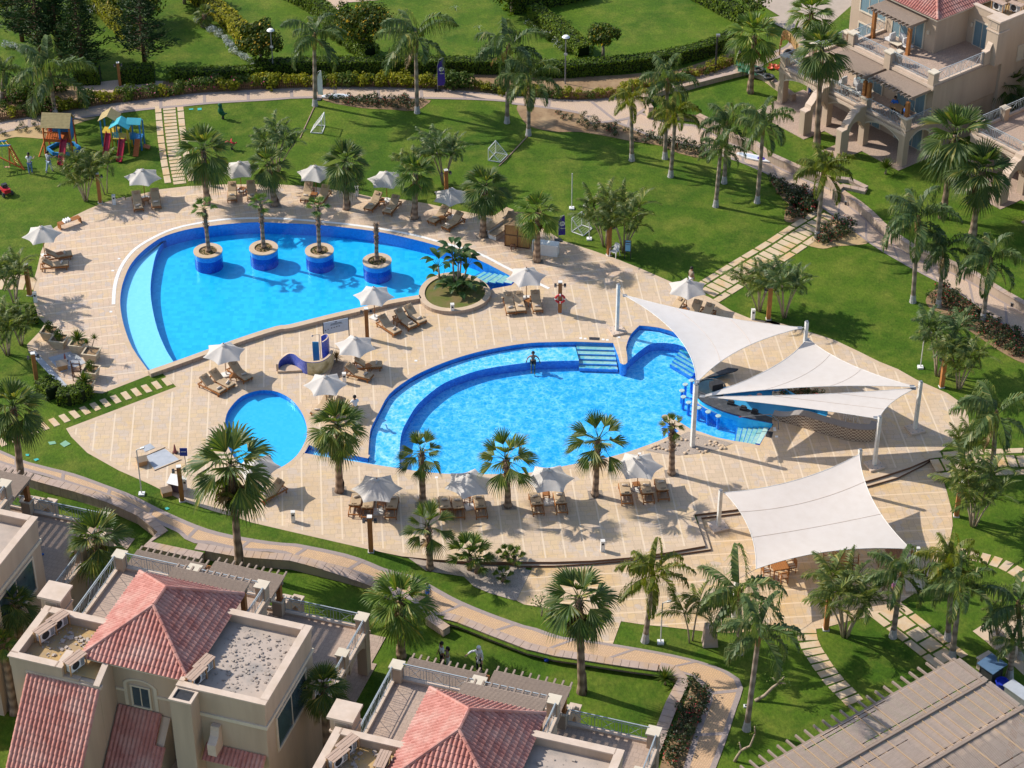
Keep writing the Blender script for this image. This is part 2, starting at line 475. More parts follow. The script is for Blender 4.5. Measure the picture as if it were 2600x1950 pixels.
m_barkq = BARK('queen_palm_bark', (.33, .26, .20), (.20, .15, .11))
m_boot = M('leaf_base_stubs', (.32, .20, .12), (.13, .08, .05), 9, rough=.95, rnd=.1)
m_limew = M('lime_wash', (.44, .42, .41), (.32, .29, .26), 5, rough=.9)
m_fan = LEAF('fan_leaf', (.045, .095, .020), (.13, .17, .035), (.26, .24, .06))
m_fan2 = LEAF('fan_leaf_bright', (.06, .13, .018), (.15, .21, .03), (.30, .28, .06))
m_fandead = LEAF('dead_frond', (.30, .20, .10), (.20, .125, .06), (.40, .30, .16), .15)
m_feath = LEAF('feather_leaf', (.055, .11, .035), (.15, .20, .07), (.27, .27, .11))
m_feath2 = LEAF('feather_leaf_yellow', (.11, .15, .018), (.20, .21, .03), (.34, .27, .06))
m_areca = LEAF('areca_leaf', (.07, .115, .024), (.17, .20, .045), (.30, .28, .08))
m_stem = M('areca_stem', (.42, .33, .24), (.28, .21, .14), 4, rough=.85, rnd=.15)
m_hedge = LEAF('hedge_leaf', (.05, .105, .010), (.145, .20, .018), None, .35, spec=.12)
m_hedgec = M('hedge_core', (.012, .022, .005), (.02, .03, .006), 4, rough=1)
m_shrubY = LEAF('yellow_shrub_leaf', (.14, .17, .016), (.33, .32, .03), (.48, .42, .05), .4, spec=.12)
m_shrubG = LEAF('green_shrub_leaf', (.035, .08, .014), (.10, .14, .024), (.18, .19, .04), .3, spec=.12)
m_shrubD = LEAF('rose_leaf', (.022, .045, .012), (.05, .075, .018), (.10, .09, .03), .25)
m_pine = LEAF('pine_needles', (.012, .036, .012), (.035, .068, .020), (.06, .08, .025), .15, spec=.08)
m_tree = LEAF('broad_leaf', (.025, .052, .007), (.07, .10, .012), (.17, .16, .02), .25, spec=.12)
m_flY = LEAF('yellow_bloom', (.55, .33, .02), (.65, .42, .04), None, .3)
m_flR = LEAF('red_bloom', (.45, .03, .035), (.55, .06, .08), None, .2)
m_flP = LEAF('pink_bloom', (.55, .07, .20), (.6, .15, .28), None, .2)
m_flW = LEAF('pale_bloom', (.55, .58, .66), (.42, .48, .58), None, .2)
m_silver = LEAF('silver_leaf', (.32, .38, .42), (.44, .48, .52), None, .15)
m_bop = LEAF('banana_leaf', (.030, .075, .022), (.075, .125, .030), (.12, .16, .04), .3, rough=.35)
m_tanmat = LEAF('palm_fibre', (.35, .25, .14), (.25, .17, .09), None, .1)
# ---------------- the ground
ZD = .305                                # top of the main deck
def sheet(name, mat, outer, holes, zf, step=None, skip=()):
    loops = [outer] + list(holes) + list(skip)
    vs, es = [], []
    for lp in loops:
        o = len(vs); vs += [Vector(p[:2]) for p in lp]
        es += [(o + i, o + (i + 1) % len(lp)) for i in range(len(lp))]
    if step:
        xs = [p[0] for p in outer]; ys = [p[1] for p in outer]
        y = max(min(ys), 70)
        while y < min(max(ys), 185):
            x = max(min(xs), -48)
            while x < min(max(xs), 48):
                if inside((x, y), outer): vs.append(Vector((x, y)))
                x += step
            y += step
    r = delaunay_2d_cdt(vs, es, [], 0, 1e-4)
    b = MB(); zf_ = zf if callable(zf) else (lambda x, y: zf)
    b.v = [(p.x, p.y, zf_(p.x, p.y)) for p in r[0]]
    for f in r[2]:
        c = (sum(r[0][i].x for i in f) / 3, sum(r[0][i].y for i in f) / 3)
        if not inside(c, outer) or any(inside(c, h) for h in list(holes) + list(skip)): continue
        a_ = [r[0][i] for i in f]
        if (a_[1] - a_[0]).cross(a_[2] - a_[0]) < 0: f = f[::-1]
        b.f.append(tuple(f)); b.m.append(0)
    return b.build(name, mat)

deck = PL("B0 290,1010 270,900 270,800 280,700 298,640 330,500 372,405 415,325 535,245 700,165 830,110 1000,60 A0 1000,1590 1280,1520 1500,1495 1800,1480 A1 190,1478 500,1500 800,1545 1000,1590 "
          "B1 1000,60 1250,90 1420,120 1640,170 1780,195 1960,215 B2 0,190 200,260 350,340 470,415 700,490 900,560 1100,640 1340,745 1500,805 1650,870 1830,980 1990,1045 2212,1075 "
          "B3 150,1045 350,1105 470,1140 700,1215 900,1310 1050,1385 1200,1445 1350,1530 1600,1640 C3 1680,180 1735,245 1765,310 1770,390 1740,440 1690,470 1470,640 1300,715 1100,780 950,825 "
          "C2 1855,1055 1525,1095 1615,1345 1300,1400 1000,1440 700,1465 400,1475 100,1475 C1 2000,1475 1700,1470 1450,1455 1200,1430 980,1385 650,1310 300,1230 0,1160 "
          "C0 1900,1120 1720,1070 1480,990 1200,850 950,740 700,600 570,470 530,405 1415,70 B0 1290,1465 1180,1500 820,1640 560,1620 230,1300 215,1250 370,1090")
lowdeck = PL("C3 1470,650 1300,722 1100,787 950,832 C2 1875,1060 1530,1100 1620,1350 1300,1408 1000,1448 700,1473 400,1483 210,1486 D2 225,40 100,300 160,330 500,385 800,432 680,612 872,648 938,465 1100,490 1300,510 1600,545 1800,557 D3 0,550 200,540 400,540 600,520 800,465 1000,420 1200,325 1400,200 1540,60 C3 1600,1400 1640,1180 1630,1050 1590,900 1540,750", .02)
Lf = smooth(PL("B0 1185,1455 1390,1385 1600,1310 1900,1200 2212,1100 B1 300,1085 600,1010 900,940 1100,890 1345,848", .6), 3)
Lb = smooth(PL("B0 1185,1450 1060,1270 990,1080 965,930 970,830 990,740 1040,620 1120,520 1230,430 1330,375 1500,325 1700,295 1900,275 2100,266 B1 200,272 500,285 800,315 1050,350 1300,405 1500,460 1800,560 2060,690"), 3)
poolL = Lb + PL("B1 2125,735 2080,772 1930,800 1700,960 1500,960") + Lf[::-1]
poolM = smooth(PL("C1 935,560 945,450 960,390 1020,270 1100,130 B1 1250,1530 1400,1450 1600,1370 1800,1310 2000,1268 B2 200,1236 400,1228 570,1225"), 3) + \
    PL("B2 572,1225 875,1235 915,1340") + smooth(PL("B2 930,1395 960,1408 988,1390 985,1320 978,1270 1000,1200 1030,1150 1085,1095"), 2) + smooth(PL("B2 1087,1095 1240,1112 1420,1170 1560,1260 1640,1380 1600,1450 1550,1520 1520,1600 C2 1525,150 1560,210 1700,280 1900,330 2140,356"), 2) + \
    PL("C2 2160,372 2100,450 2050,540 1950,520 1850,505 1700,475 1570,430 1500,410 1420,360 1350,320") + smooth(PL("C2 1300,292 1270,298 1265,318 1300,345 1400,425"), 2) + \
    smooth(PL("C2 1400,428 1260,495 1130,545 1000,590 800,645 550,692 300,742 C1 2150,766 1800,772 1600,770 1400,755 1180,725 700,650 415,602"), 2) + PL("C1 412,600 455,535 520,562 930,645")
poolK = smooth(PL("C0 1800,370 1850,280 1940,190 2050,125 2212,100 C1 100,105 200,108 300,145 380,220 430,310 440,380 425,450 380,530 300,600 200,672 60,720 C0 1950,1150 1830,800 1790,560"), 3, True) if False else \
    smooth(PL("W 487,905 498,880 522,856 552,845 575,843 600,847 628,862 650,888 661,915 663,940 655,962 640,985 615,1005 585,1018 552,1018 522,1005 500,980 487,945"), 3, True)
lawn_s = PL("C0 -700,560 0,735 300,830 600,910 850,990 1100,1100 1270,1235 1150,1350 1600,1450 1650,1385 1900,1420 2212,1440 C1 300,1455 500,1500 700,1550 900,1605 D1 1000,165 1300,330 1400,420 1550,440 1650,470 1900,570 2212,690 D2 200,690 400,740 610,770 800,800 1000,830 1230,860 1480,905 1345,1100 1250,1300 1100,1640 950,2000", .33)
outer = [(-140, lawn_s[0][1])] + lawn_s + [(lawn_s[-1][0], 55), (140, 55), (140, 420), (-140, 420)]
struct(sheet('lawn', m_grass, outer, [], lambda x, y: hgt(x, y), 1.3, skip=(deck, lowdeck)))
lowg = [(p[0], p[1] + .3) for p in lawn_s]
struct(sheet('garden_ground', m_grass, [(-140, lowg[0][1])] + lowg + [(lowg[-1][0], 20), (-140, 20)], [], -.35, None))
MB().add([(-900, -300, -3), (900, -300, -3), (900, 1500, -3), (-900, 1500, -3)], [(0, 1, 2, 3)]).build('ground', m_sand)['kind'] = 'structure'
# decks (upper-left part laid in another direction)
cutA = PL("B0 -100,200 1100,-300 B1 1000,-200 B2 800,0 1150,660 B2 350,800 230,700 B1 2060,690 1345,848 900,940 B0 2212,1100 1185,1500 700,1700 -200,1400")
def deckpart(name, mat, keepA):
    o = sheet(name, mat, deck, [], ZD, None, skip=()) if False else None
    loops = [deck, poolL, poolM, poolK]
    vs, es = [], []
    for lp in loops + [cutA]:
        k = len(vs); vs += [Vector(p) for p in lp]; es += [(k + i, k + (i + 1) % len(lp)) for i in range(len(lp))]
    r = delaunay_2d_cdt(vs, es, [], 0, 1e-4)
    b = MB(); b.v = [(p.x, p.y, ZD) for p in r[0]]
    for f in r[2]:
        c = (sum(r[0][i].x for i in f) / 3, sum(r[0][i].y for i in f) / 3)
        if inside(c, deck) and not any(inside(c, h) for h in (poolL, poolM, poolK)) and inside(c, cutA) == keepA:
            b.f.append(tuple(f)); b.m.append(0)
    return struct(b.build(name, mat))
deckpart('pool_deck', m_deckB, False)
deckpart('upper_pool_deck', m_deckA, True)
b = MB(); b.prism(deck, -.5, ZD - .012, 0, top=False); struct(b.build('deck_edge', m_brown))
# outer border course of the deck
b = MB(); ring = deck + [deck[0]]
b.strip(ring, offset(ring, .34 if area(deck) > 0 else -.34, False), ZD + .004); struct(b.build('deck_border', m_coping))
struct(sheet('lower_pool_deck', m_deckC, lowdeck, [], .02))
# steps down to the lower deck
up = PL("C1 2100,1475 C2 100,1475 400,1475 700,1465 1000,1440 1300,1400 1615,1345 1525,1095 1855,1055 C3 950,825 1100,780 1300,715 1475,640", .15)
lo = PL("C1 2130,1525 C2 175,1522 400,1520 700,1503 1000,1475 1300,1440 1658,1388 1580,1135 1875,1100 C3 970,878 1200,812 1400,712 1490,655", .0)
up2 = [(p[0], p[1] + .1) for p in up]
b = MB(); b.prism(up2 + lo[::-1], -.2, .155, 0, side=1); struct(b.build('deck_steps', [m_coping, m_brown]))
b = MB(); e1 = PL("C2 100,1475 400,1475 700,1465 1000,1440 1300,1400 1615,1345 1525,1095 1855,1055 C3 950,825 1100,780 1300,715 1475,640")
b.strip(e1, offset(e1, .3, False), ZD + .008); struct(b.build('step_nosing', m_coping))
# ---------------- pools
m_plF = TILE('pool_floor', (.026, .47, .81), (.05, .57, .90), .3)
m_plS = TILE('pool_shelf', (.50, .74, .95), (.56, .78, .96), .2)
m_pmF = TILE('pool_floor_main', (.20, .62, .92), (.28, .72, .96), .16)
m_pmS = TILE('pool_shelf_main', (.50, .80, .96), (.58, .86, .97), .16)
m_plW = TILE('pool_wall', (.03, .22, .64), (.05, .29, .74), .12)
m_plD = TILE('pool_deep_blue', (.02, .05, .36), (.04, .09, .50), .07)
m_plStep = TILE('pool_step', (.36, .56, .50), (.46, .62, .54), .15)
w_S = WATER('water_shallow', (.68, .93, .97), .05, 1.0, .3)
STEPS = [PL(q, .2) for q in ("B2 574,1228 873,1238 915,1408 603,1404", "C2 2050,540 2140,392 1872,347 1845,503")]
def basin(nm, outl, depth, wz, mf, mw, mwater, shallow=()):
    b = MB(); b.prism(outl, ZD - depth, ZD - .002, 0, top=False); struct(b.build('pool_wall', mw))
    struct(sheet('pool_floor', mf, outl, [], ZD - depth))
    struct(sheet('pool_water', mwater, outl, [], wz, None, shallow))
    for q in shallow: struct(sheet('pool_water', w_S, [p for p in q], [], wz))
w_L = WATER('water_still', (.62, .93, .99), 0, 1, .14)
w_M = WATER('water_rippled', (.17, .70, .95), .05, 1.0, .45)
w_K = WATER('water_kids', (.62, .95, .99), 0, 1, .1)
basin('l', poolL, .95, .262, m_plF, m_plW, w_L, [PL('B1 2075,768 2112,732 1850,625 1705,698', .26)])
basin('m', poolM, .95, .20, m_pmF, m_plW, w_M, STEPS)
m_pkF = TILE('kids_floor', (.07, .48, .80), (.10, .52, .83), .2)
basin('k', poolK, .36, .20, m_pkF, m_plW, w_K)
def clip_poly(inner_edge, z0, z1, name, mats):
    b = MB(); b.prism(inner_edge, z0, z1, 0, side=1); return struct(b.build(name, mats))
shL = smooth(PL("B0 1340,372 1260,500 1222,650 1207,800 1222,950 1265,1130 1333,1290 1392,1383", -.05), 3)
clip_poly(shL + PL("B0 1300,1440 1180,1470", .3) + [p for p in Lb[:len(Lb) // 2] if p[1] <= PL("B0 1340,372")[0][1]], ZD - .95, -.06, 'pool_shelf', [m_plS, m_plW])
shM = smooth(PL("C1 1185,720 1185,560 1203,430 1252,330 1330,210 1480,80 B1 1600,1530 1800,1460 2000,1420 2212,1392 B2 200,1388 400,1380 600,1376", -.02), 3)
outM = PL("B2 571,1228 400,1230 200,1239 B1 2000,1272 1800,1314 1600,1374 1400,1454 1250,1534 C1 1100,133 1020,273 963,392 948,450 938,560 934,640 525,562 458,538 415,598 700,648")
clip_poly(shM + outM, ZD - .95, -.02, 'pool_shelf', [m_pmS, m_plW])
shR = smooth(PL("B2 985,1390 1040,1340 1100,1290 1160,1250 1220,1235 1300,1235 1400,1250 1500,1290", -.02), 3)
clip_poly(shR + PL("B2 1560,1262 1420,1172 1240,1115 1087,1097 1030,1152 1000,1202 980,1270"), ZD - .95, -.02, 'pool_shelf', [m_pmS, m_plW])
def flight(A, B, C, D, n, ztop, zbot, name):   # A-B upper edge, D-C lower edge
    b = MB()
    for i in range(n):
        q = lambda s, e, t: (s[0] + (e[0] - s[0]) * t, s[1] + (e[1] - s[1]) * t)
        t1 = (i + 1) / n
        z = ztop + (zbot - ztop) * i / n
        a_, b_, c_, d_ = A, B, q(B, C, t1), q(A, D, t1)
        b.prism([a_, b_, c_, d_], ZD - .9, z - .0004 * i, 0, side=1)
        e0 = q(d_, a_, .22 / n); e1 = q(c_, b_, .22 / n)
        b.add([(d_[0], d_[1], z + .003), (c_[0], c_[1], z + .003), (e1[0], e1[1], z + .003), (e0[0], e0[1], z + .003)], [(0, 1, 2, 3)], 1)
    return struct(b.build(name, [m_plStep, m_plW]))
q = PL("B2 574,1230 873,1238 915,1412 603,1402", .0)
flight(*q, 6, .12, -.5, 'pool_steps')
q = PL("B2 1600,1400 1420,1300 1330,1380 1500,1480", -.1)
flight(*q, 5, .1, -.5, 'pool_steps')
q = PL("C2 2050,540 2150,370 1870,345 1842,505", .1)
flight(*q, 6, .22, -.35, 'pool_steps')
q = PL("B1 2080,775 2120,730 1850,620 1700,700", .1)
flight(*q, 6, .27, -.4, 'pool_steps')
# coping bands
def coping(line, wdt, z, name='pool_coping', mat=None, closed=False):
    if closed: line = line + [line[0]]
    o = offset(line, wdt, False)
    b = MB(); b.strip(line, o, z); return struct(b.build(name, mat or m_coping))
coping(Lb, .32, ZD + .004)
gut = offset(smooth(PL("B0 925,925 928,850 935,780 955,700 1000,600 1090,490 1230,400 1400,325 1600,280 1800,252 2000,242 B1 200,243 400,256 700,283 1000,322 1300,378 1500,432 1800,520 2000,620 2100,670 2200,720 B2 350,805"), 3), 0, False)
coping(gut, .24, ZD + .012, 'pool_gutter', m_white)
n_ = len(poolM)
sg = 1 if area(poolM) > 0 else -1
def part_line(poly, a, b):               # stretch of a closed outline between the points nearest to a and b
    ia = min(range(len(poly)), key=lambda i: (poly[i][0] - a[0]) ** 2 + (poly[i][1] - a[1]) ** 2)
    ib = min(range(len(poly)), key=lambda i: (poly[i][0] - b[0]) ** 2 + (poly[i][1] - b[1]) ** 2)
    out = [poly[ia]]; i = ia
    while i != ib: i = (i + 1) % len(poly); out.append(poly[i])
    return out
for a_, b_ in (("C2 2050,540", "C2 1420,360"), ("C2 1300,462", "C1 415,602"), ("C1 560,570", "C1 900,639"), ("C1 935,590", "B2 868,1235"), ("B2 1010,1185", "B2 1560,1262")):
    coping(part_line(poolM, PL(a_)[0], PL(b_)[0]), -.36 * sg, ZD + .004)
coping(poolK, -.34 * (1 if area(poolK) > 0 else -1), ZD + .004, closed=True)
# raised front rim of the left pool
ro = offset(Lf, -.46, False)
b = MB(); b.prism(Lf + ro[::-1], .0, .6, 0, side=1); struct(b.build('pool_rim', [m_coping, m_wallst]))
# planted island
ic = G('B1', 1628, 822, .6); irx, iry = 290 / 3.16 * .0268, 160 / 3.16 * .0268 / math.sin(R(33.5))
def isl(k, n=48): return [(ic.x + irx * k * math.cos(a) * (1 - .06 * math.sin(a)), ic.y + iry * k * math.sin(a) * (1 - .10 * math.cos(a))) for a in [2 * math.pi * i / n for i in range(n)]]
b = MB(); b.prism(isl(1), -.6, .6, 0, side=1, top=False)
lo_, hi_ = isl(1) + [isl(1)[0]], isl(.84) + [isl(.84)[0]]
b.strip(lo_, hi_, .6); b.strip(hi_, hi_, .6, .5, 1); struct(b.build('island_rim', [m_coping, m_wallst]))
b = MB(); b.prism(isl(.845), .2, .53, 0); struct(b.build('island_soil', M('island_soil', (.20, .13, .06), (.10, .12, .02), 1.1, (.08, .13, .015), .9, .95, .5, world=True)))
# ---------------- walkways
def pathmesh(name, mat, top, bot, bands, mb=None, bw=.32, cross=3.4, lift=.03, zf=hgt):
    a, c = smooth(top, 4), smooth(bot, 4)
    def even(l, n):
        d = [0]
        for p, q_ in zip(l, l[1:]): d.append(d[-1] + math.hypot(q_[0] - p[0], q_[1] - p[1]))
        out = []
        j = 0
        for i in range(n):
            t = d[-1] * i / (n - 1)
            while j < len(d) - 2 and d[j + 1] < t: j += 1
            k = (t - d[j]) / max(1e-9, d[j + 1] - d[j])
            out.append((l[j][0] + (l[j + 1][0] - l[j][0]) * k, l[j][1] + (l[j + 1][1] - l[j][1]) * k))
        return out, d[-1]
    n = 80
    a, La = even(a, n); c, Lc = even(c, n)
    zz = lambda k: (lambda x, y: zf(x, y) + k)
    b = MB(); mid = [((p[0] + q_[0]) / 2, (p[1] + q_[1]) / 2) for p, q_ in zip(a, c)]
    b.strip(a, mid, zz(lift), m=0); b.strip(mid, c, zz(lift), m=0)
    if bands:
        for l in (a, c):
            o = [(p[0] + (m_[0] - p[0]) * bw / max(.5, math.hypot(m_[0] - p[0], m_[1] - p[1])), p[1] + (m_[1] - p[1]) * bw / max(.5, math.hypot(m_[0] - p[0], m_[1] - p[1]))) for p, m_ in zip(l, mid)]
            b.strip(l, o, zz(lift + .004), m=1)
        k = max(1, int((La + Lc) / 2 / cross))
        a2, _ = even(a, k * 14 + 1); c2, _ = even(c, k * 14 + 1)
        for i in range(7, k * 14, 14):
            b.strip([a2[i], a2[i + 1]], [c2[i], c2[i + 1]], zz(lift + .008), m=1)
    return struct(b.build(name, [mat, mb or m_band]))
pathmesh('path', m_pathp, PL("A0 -300,1060 0,985 250,940 560,890 850,840 1150,805 1450,765 1750,740 2212,715 A1 300,712 600,700 900,700 1300,710 1600,725 1900,750 A2 0,765 200,780 500,802 800,815 1000,860 1180,935 1350,985 1560,1010 1830,1155 2000,1212 A3 0,1232 150,1300 370,1400 520,1465 690,1520 B3 720,60 870,180 950,250 1150,430 1350,560 1500,610 1800,750 2000,880 2212,990 2500,1180", None),
         PL("A0 -300,1150 0,1075 300,1010 600,960 1000,905 1270,875 1450,860 1700,835 2212,805 A1 300,795 520,790 800,790 1200,795 1400,795 1800,805 2050,820 A2 0,830 200,855 400,880 600,915 800,960 950,1010 1150,1090 1300,1130 1500,1170 1620,1220 1850,1290 2000,1350 2212,1450 A3 250,1470 400,1545 560,1640 B3 640,190 780,290 960,430 1100,520 1310,640 1500,740 1640,810 1850,950 2000,1060 2212,1200 2500,1400", None), True)
pathmesh('path', m_pathp, PL("A2 480,800 620,805 900,772 1150,705 1450,642 1700,575 1900,500 2212,395 A3 330,330 400,200", None),
         PL("A2 700,1000 1000,960 1170,860 1220,800 1300,765 1440,745 1700,680 1960,620 A3 130,520 240,470 420,400 480,250", None), True, lift=.045)
pathmesh('path', m_pathq, PL("C0 -400,430 0,580 180,660 400,720 600,770 850,860 1060,940 1300,1060 1600,1190 1850,1260 2212,1320 C1 350,1330 700,1400 900,1460 D1 1080,50 1270,100 1440,180 1640,290 1900,400 2212,510 D2 250,520 450,590 600,610 870,650 1250,715 1500,770 1700,830 1850,900 1915,970 1905,1050 1860,1180 1790,1400 1700,1643 1600,1900", None),
         PL("C0 -400,545 0,690 180,740 400,800 600,870 850,950 1100,1060 1300,1190 1400,1220 1520,1320 1650,1330 1900,1385 2212,1400 C1 300,1440 500,1490 700,1540 900,1600 D1 1000,160 1300,320 1400,410 1550,420 1650,450 1900,560 2212,680 D2 200,680 400,730 610,760 800,790 1000,820 1230,850 1490,905 1600,1010 1640,1060 1600,1180 1560,1280 1500,1450 1440,1640 1350,1900", None), True, m_bandr if False else m_band)
# paved forecourt and road at the back
struct(sheet('road', M('road_surface', (.42, .34, .27), (.36, .29, .23), 1.5, (.40, .32, .25), .3, .9, .1, world=True), PL("A2 1900,-60 2212,130 A3 120,150 330,250 760,190 900,250 1100,250 2212,200 2212,-400 0,-400", .34), [], .36))
struct(sheet('path', m_pathp, PL("A1 470,0 590,105 640,130 700,70 760,20 1130,-10 1130,-200 470,-200", .33), [], .33))
struct(sheet('path', m_pathp, PL("A0 860,650 960,640 1310,650 1300,690 960,740 700,730 560,690", .33), [], .332))
struct(sheet('garden_soil', m_soil, PL("A0 -100,800 0,720 300,700 600,690 960,650 1340,650 2212,600 A1 600,580 1300,580 2000,590 A2 400,625 900,605 1400,560 1800,430 1830,300 1900,420 1950,470 1700,580 1450,660 1150,720 900,785 600,810 260,770 A1 2050,750 1600,730 900,708 300,715 A0 2212,715 1450,765 850,845 250,945 0,990 -100,1010", None), [], lambda x, y: hgt(x, y) + .010, 4))
# planting beds
BEDS = [("A1 570,790 780,780 1380,795 1400,840 1300,890 1100,880 900,870 760,850 620,820", m_soil), ("A2 110,840 400,880 640,920 960,1010 1150,1090 1330,1135 1600,1190 1600,1270 1400,1230 1250,1170 1000,1130 800,1090 600,1060 420,1060 250,1030 160,980", m_soil),
        ("A0 0,1080 340,1000 600,960 780,945 600,1000 420,1110 130,1100 0,1130", m_sand), ("B3 330,130 440,0 560,110 600,170 470,230 350,270 290,250 300,180", m_soil), ("B3 510,420 640,270 780,260 900,370 960,430 880,450 700,460 600,480 470,450", m_sand),
        ("B3 1430,870 1560,770 1660,830 1850,960 2020,1080 2212,1220 2400,1400 2212,1400 2000,1290 1760,1130 1560,1010 1450,950", m_soil), ("A3 180,1440 380,1520 540,1610 540,1680 440,1700 280,1600", m_soil),
        ("D2 1500,930 1600,1010 1630,1060 1590,1180 1440,1640 1250,1640 1400,1250 1490,1000", m_soil)]
for s, m in BEDS:
    struct(sheet('planting_bed', m, smooth(PL(s, None), 3, True), [], lambda x, y: hgt(x, y) + .022))
gravel = M('gravel', (.46, .38, .31), (.20, .16, .13), 16, (.40, .32, .25), 1.2, .95, .9, world=True)
struct(sheet('gravel_bed', gravel, PL("C1 1000,1395 1200,1440 1450,1462 1700,1478 2000,1484 2212,1486 D2 170,40 215,50 100,290 D1 2100,290 1900,230 1780,180 1700,100 1400,60 1250,-30", 0.1), [], lambda x, y: hgt(x, y) + .035, 1.2))
struct(sheet('gravel_bed', gravel, PL("C2 1130,580 1480,430 1840,525 1700,575 1560,608 1400,622 1250,605"), [], ZD + .012))
b = MB(); random.seed(5)
for i in range(46):
    t = random.random(); p = G('C2', 1180 + 600 * t, 560 + random.uniform(-95, 45) * min(1, 2.2 * t + .15) * min(1, 2.6 * (1 - t) + .1), .31)
    r = random.uniform(.07, .14)
    b.lathe([(0.001, -.02), (r * .8, 0), (r, r * .35), (r * .7, r * .7), (.001, r * .85)], 7, 0, (p.x, p.y, .32))
tag(b.build('pebble', m_coping), kind='stuff')
# grass strip with stepping stones and slab paths
m_slab = M('path_slab', (.58, .45, .30), (.50, .37, .24), 2.5, (.55, .34, .15), .9, .8, .3, world=True)
def slab(b, c, u, v, lx, ly, z):         # one stone, a little irregular
    pts = []
    for sx, sy in ((-1, -1), (1, -1), (1, 1), (-1, 1)):
        j = random.uniform(.93, 1.0); k = random.uniform(.93, 1.0)
        pts.append((c[0] + u[0] * sx * lx / 2 * j + v[0] * sy * ly / 2 * k, c[1] + u[1] * sx * lx / 2 * j + v[1] * sy * ly / 2 * k))
    b.prism(pts, z - .05, z + .025, 0)
def stones(rows, name='stepping_stone_path'):   # rows: (polyline centre, stone length along, across, gap)
    b = MB()
    for ri, (line, la, lc, gap) in enumerate(rows):
        pts = resample(smooth(line, 6), la + gap)
        for i, p in enumerate(pts):
            qn = pts[min(i + 1, len(pts) - 1)]; qp = pts[max(0, i - 1)]
            u = Vector((qn[0] - qp[0], qn[1] - qp[1]))
            if u.length < 1e-6: continue
            u.normalize()
            slab(b, p, u, (-u.y, u.x), la * .985, lc, hgt(p[0], p[1]) + .006 * ri)
    return struct(b.build(name, m_slab))
random.seed(8)
stones([(PL("C0 1340,30 900,180 500,330 0,520 -300,640", None), .42, .95, .30)])
def slabpath(line, wc, off_, ws, la, ls):
    l = PL(line, None); stones([(l, la, wc, .12), (offset(l, off_, False), ls, ws, .1), (offset(l, -off_, False), ls, ws, .1)])
slabpath("A0 1358,872 1375,1050 1405,1270 1445,1480", .98, .86, .5, .42, 1.15)
slabpath("B2 1650,825 1930,650 2212,478 B3 450,345 650,225", 1.3, 1.06, .52, .6, 1.35)
slabpath("D3 1145,405 1350,565 1640,795", .98, .86, .5, .95, 1.35)
slabpath("C3 1515,700 1750,680 2000,668 2230,662", 1.2, .98, .5, .55, 1.2)
stones([(PL("D3 465,540 480,620 530,720 600,830 700,960 800,1060 870,1140", None), .5, 1.15, .1)])
stones([(PL("C3 1720,1410 1860,1440 2000,1480 2130,1540 2250,1620", None), .52, .95, .13)])
stones([(PL("B0 0,760 270,760", None), .6, 1.6, .12), (PL("B0 0,705 270,700", None), 1.1, .4, .12)])
# ---------------- retaining walls
def wallalong(pts, th, z0, z1, label, side=1, zf=None):
    a = pts; c = offset(pts, th * side, False)
    bz = (lambda x, y: zf(x, y) + z0) if zf else z0
    tz = (lambda x, y: zf(x, y) + z1) if zf else z1
    o = thing('retaining_wall', label, 'wall', (pts[0][0], pts[0][1], 0))
    b = MB(); sh = lambda l: [(p[0] - pts[0][0], p[1] - pts[0][1]) for p in l]
    wz = (lambda f, k: (lambda x, y: (f(x + pts[0][0], y + pts[0][1]) if callable(f) else f) + k))
    for l0, l1 in zip(zip(a, a[1:]), zip(c, c[1:])):
        pass
    A, C = sh(a), sh(c)
    b.strip(A, A, wz(bz, 0), wz(tz, -.07)); b.strip(C, C, wz(bz, 0), wz(tz, -.07))
    for k in (0, -1):
        b.add([(A[k][0], A[k][1], wz(bz, 0)(*A[k])), (C[k][0], C[k][1], wz(bz, 0)(*C[k])), (C[k][0], C[k][1], wz(tz, -.07)(*C[k])), (A[k][0], A[k][1], wz(tz, -.07)(*A[k]))], [(0, 1, 2, 3)])
    b.build('wall', m_wallst, o)
    # cap stones
    b = MB(); A2 = offset(A, -.03 * side, False); C2 = offset(C, .03 * side, False)
    nA = resample(A2, .55)
    for i in range(len(A2) - 1):
        L = math.hypot(A2[i + 1][0] - A2[i][0], A2[i + 1][1] - A2[i][1]); n = max(1, round(L / .5))
        for k in range(n):
            t0, t1 = (k + .02) / n, (k + .98) / n
            L4 = lambda P, Q, t: (P[0] + (Q[0] - P[0]) * t, P[1] + (Q[1] - P[1]) * t)
            p = [L4(A2[i], A2[i + 1], t0), L4(A2[i], A2[i + 1], t1), L4(C2[i], C2[i + 1], t1), L4(C2[i], C2[i + 1], t0)]
            b.prism(p, wz(tz, -.07), wz(tz, random.uniform(0, .008)), 0)
    b.build('cap_stone', m_captop, o)
    return o
wallalong(PL("C0 -400,605 0,735 300,830 600,910 850,990 1100,1100 1270,1235 1150,1350 1600,1450", .34), .55, -.75, .05, 'long stone retaining wall curving along the lower left walkway', 1, hgt)
wallalong(PL("C0 1560,1370 1650,1385 1900,1430 2212,1455 C1 300,1462 500,1510 700,1560 900,1615 D1 1000,170 1200,270", .34), .55, -.7, .05, 'stone retaining wall along the walkway behind the pergolas', 1, hgt)
wallalong(PL("D1 1535,440 1650,470 1900,570 2212,690 D2 200,690 400,740 610,770 800,800 1000,830 1230,860", .1), .5, -.7, .1, 'curved stone retaining wall above the lawn with the white clad woman', 1, hgt)
wallalong(PL("D2 1235,862 1330,880 1400,930 1300,1120 1200,1380 1095,1640 980,1950", .1), .62, -.7, .15, 'straight stone retaining wall beside the flower bed at the bottom', 1, hgt)
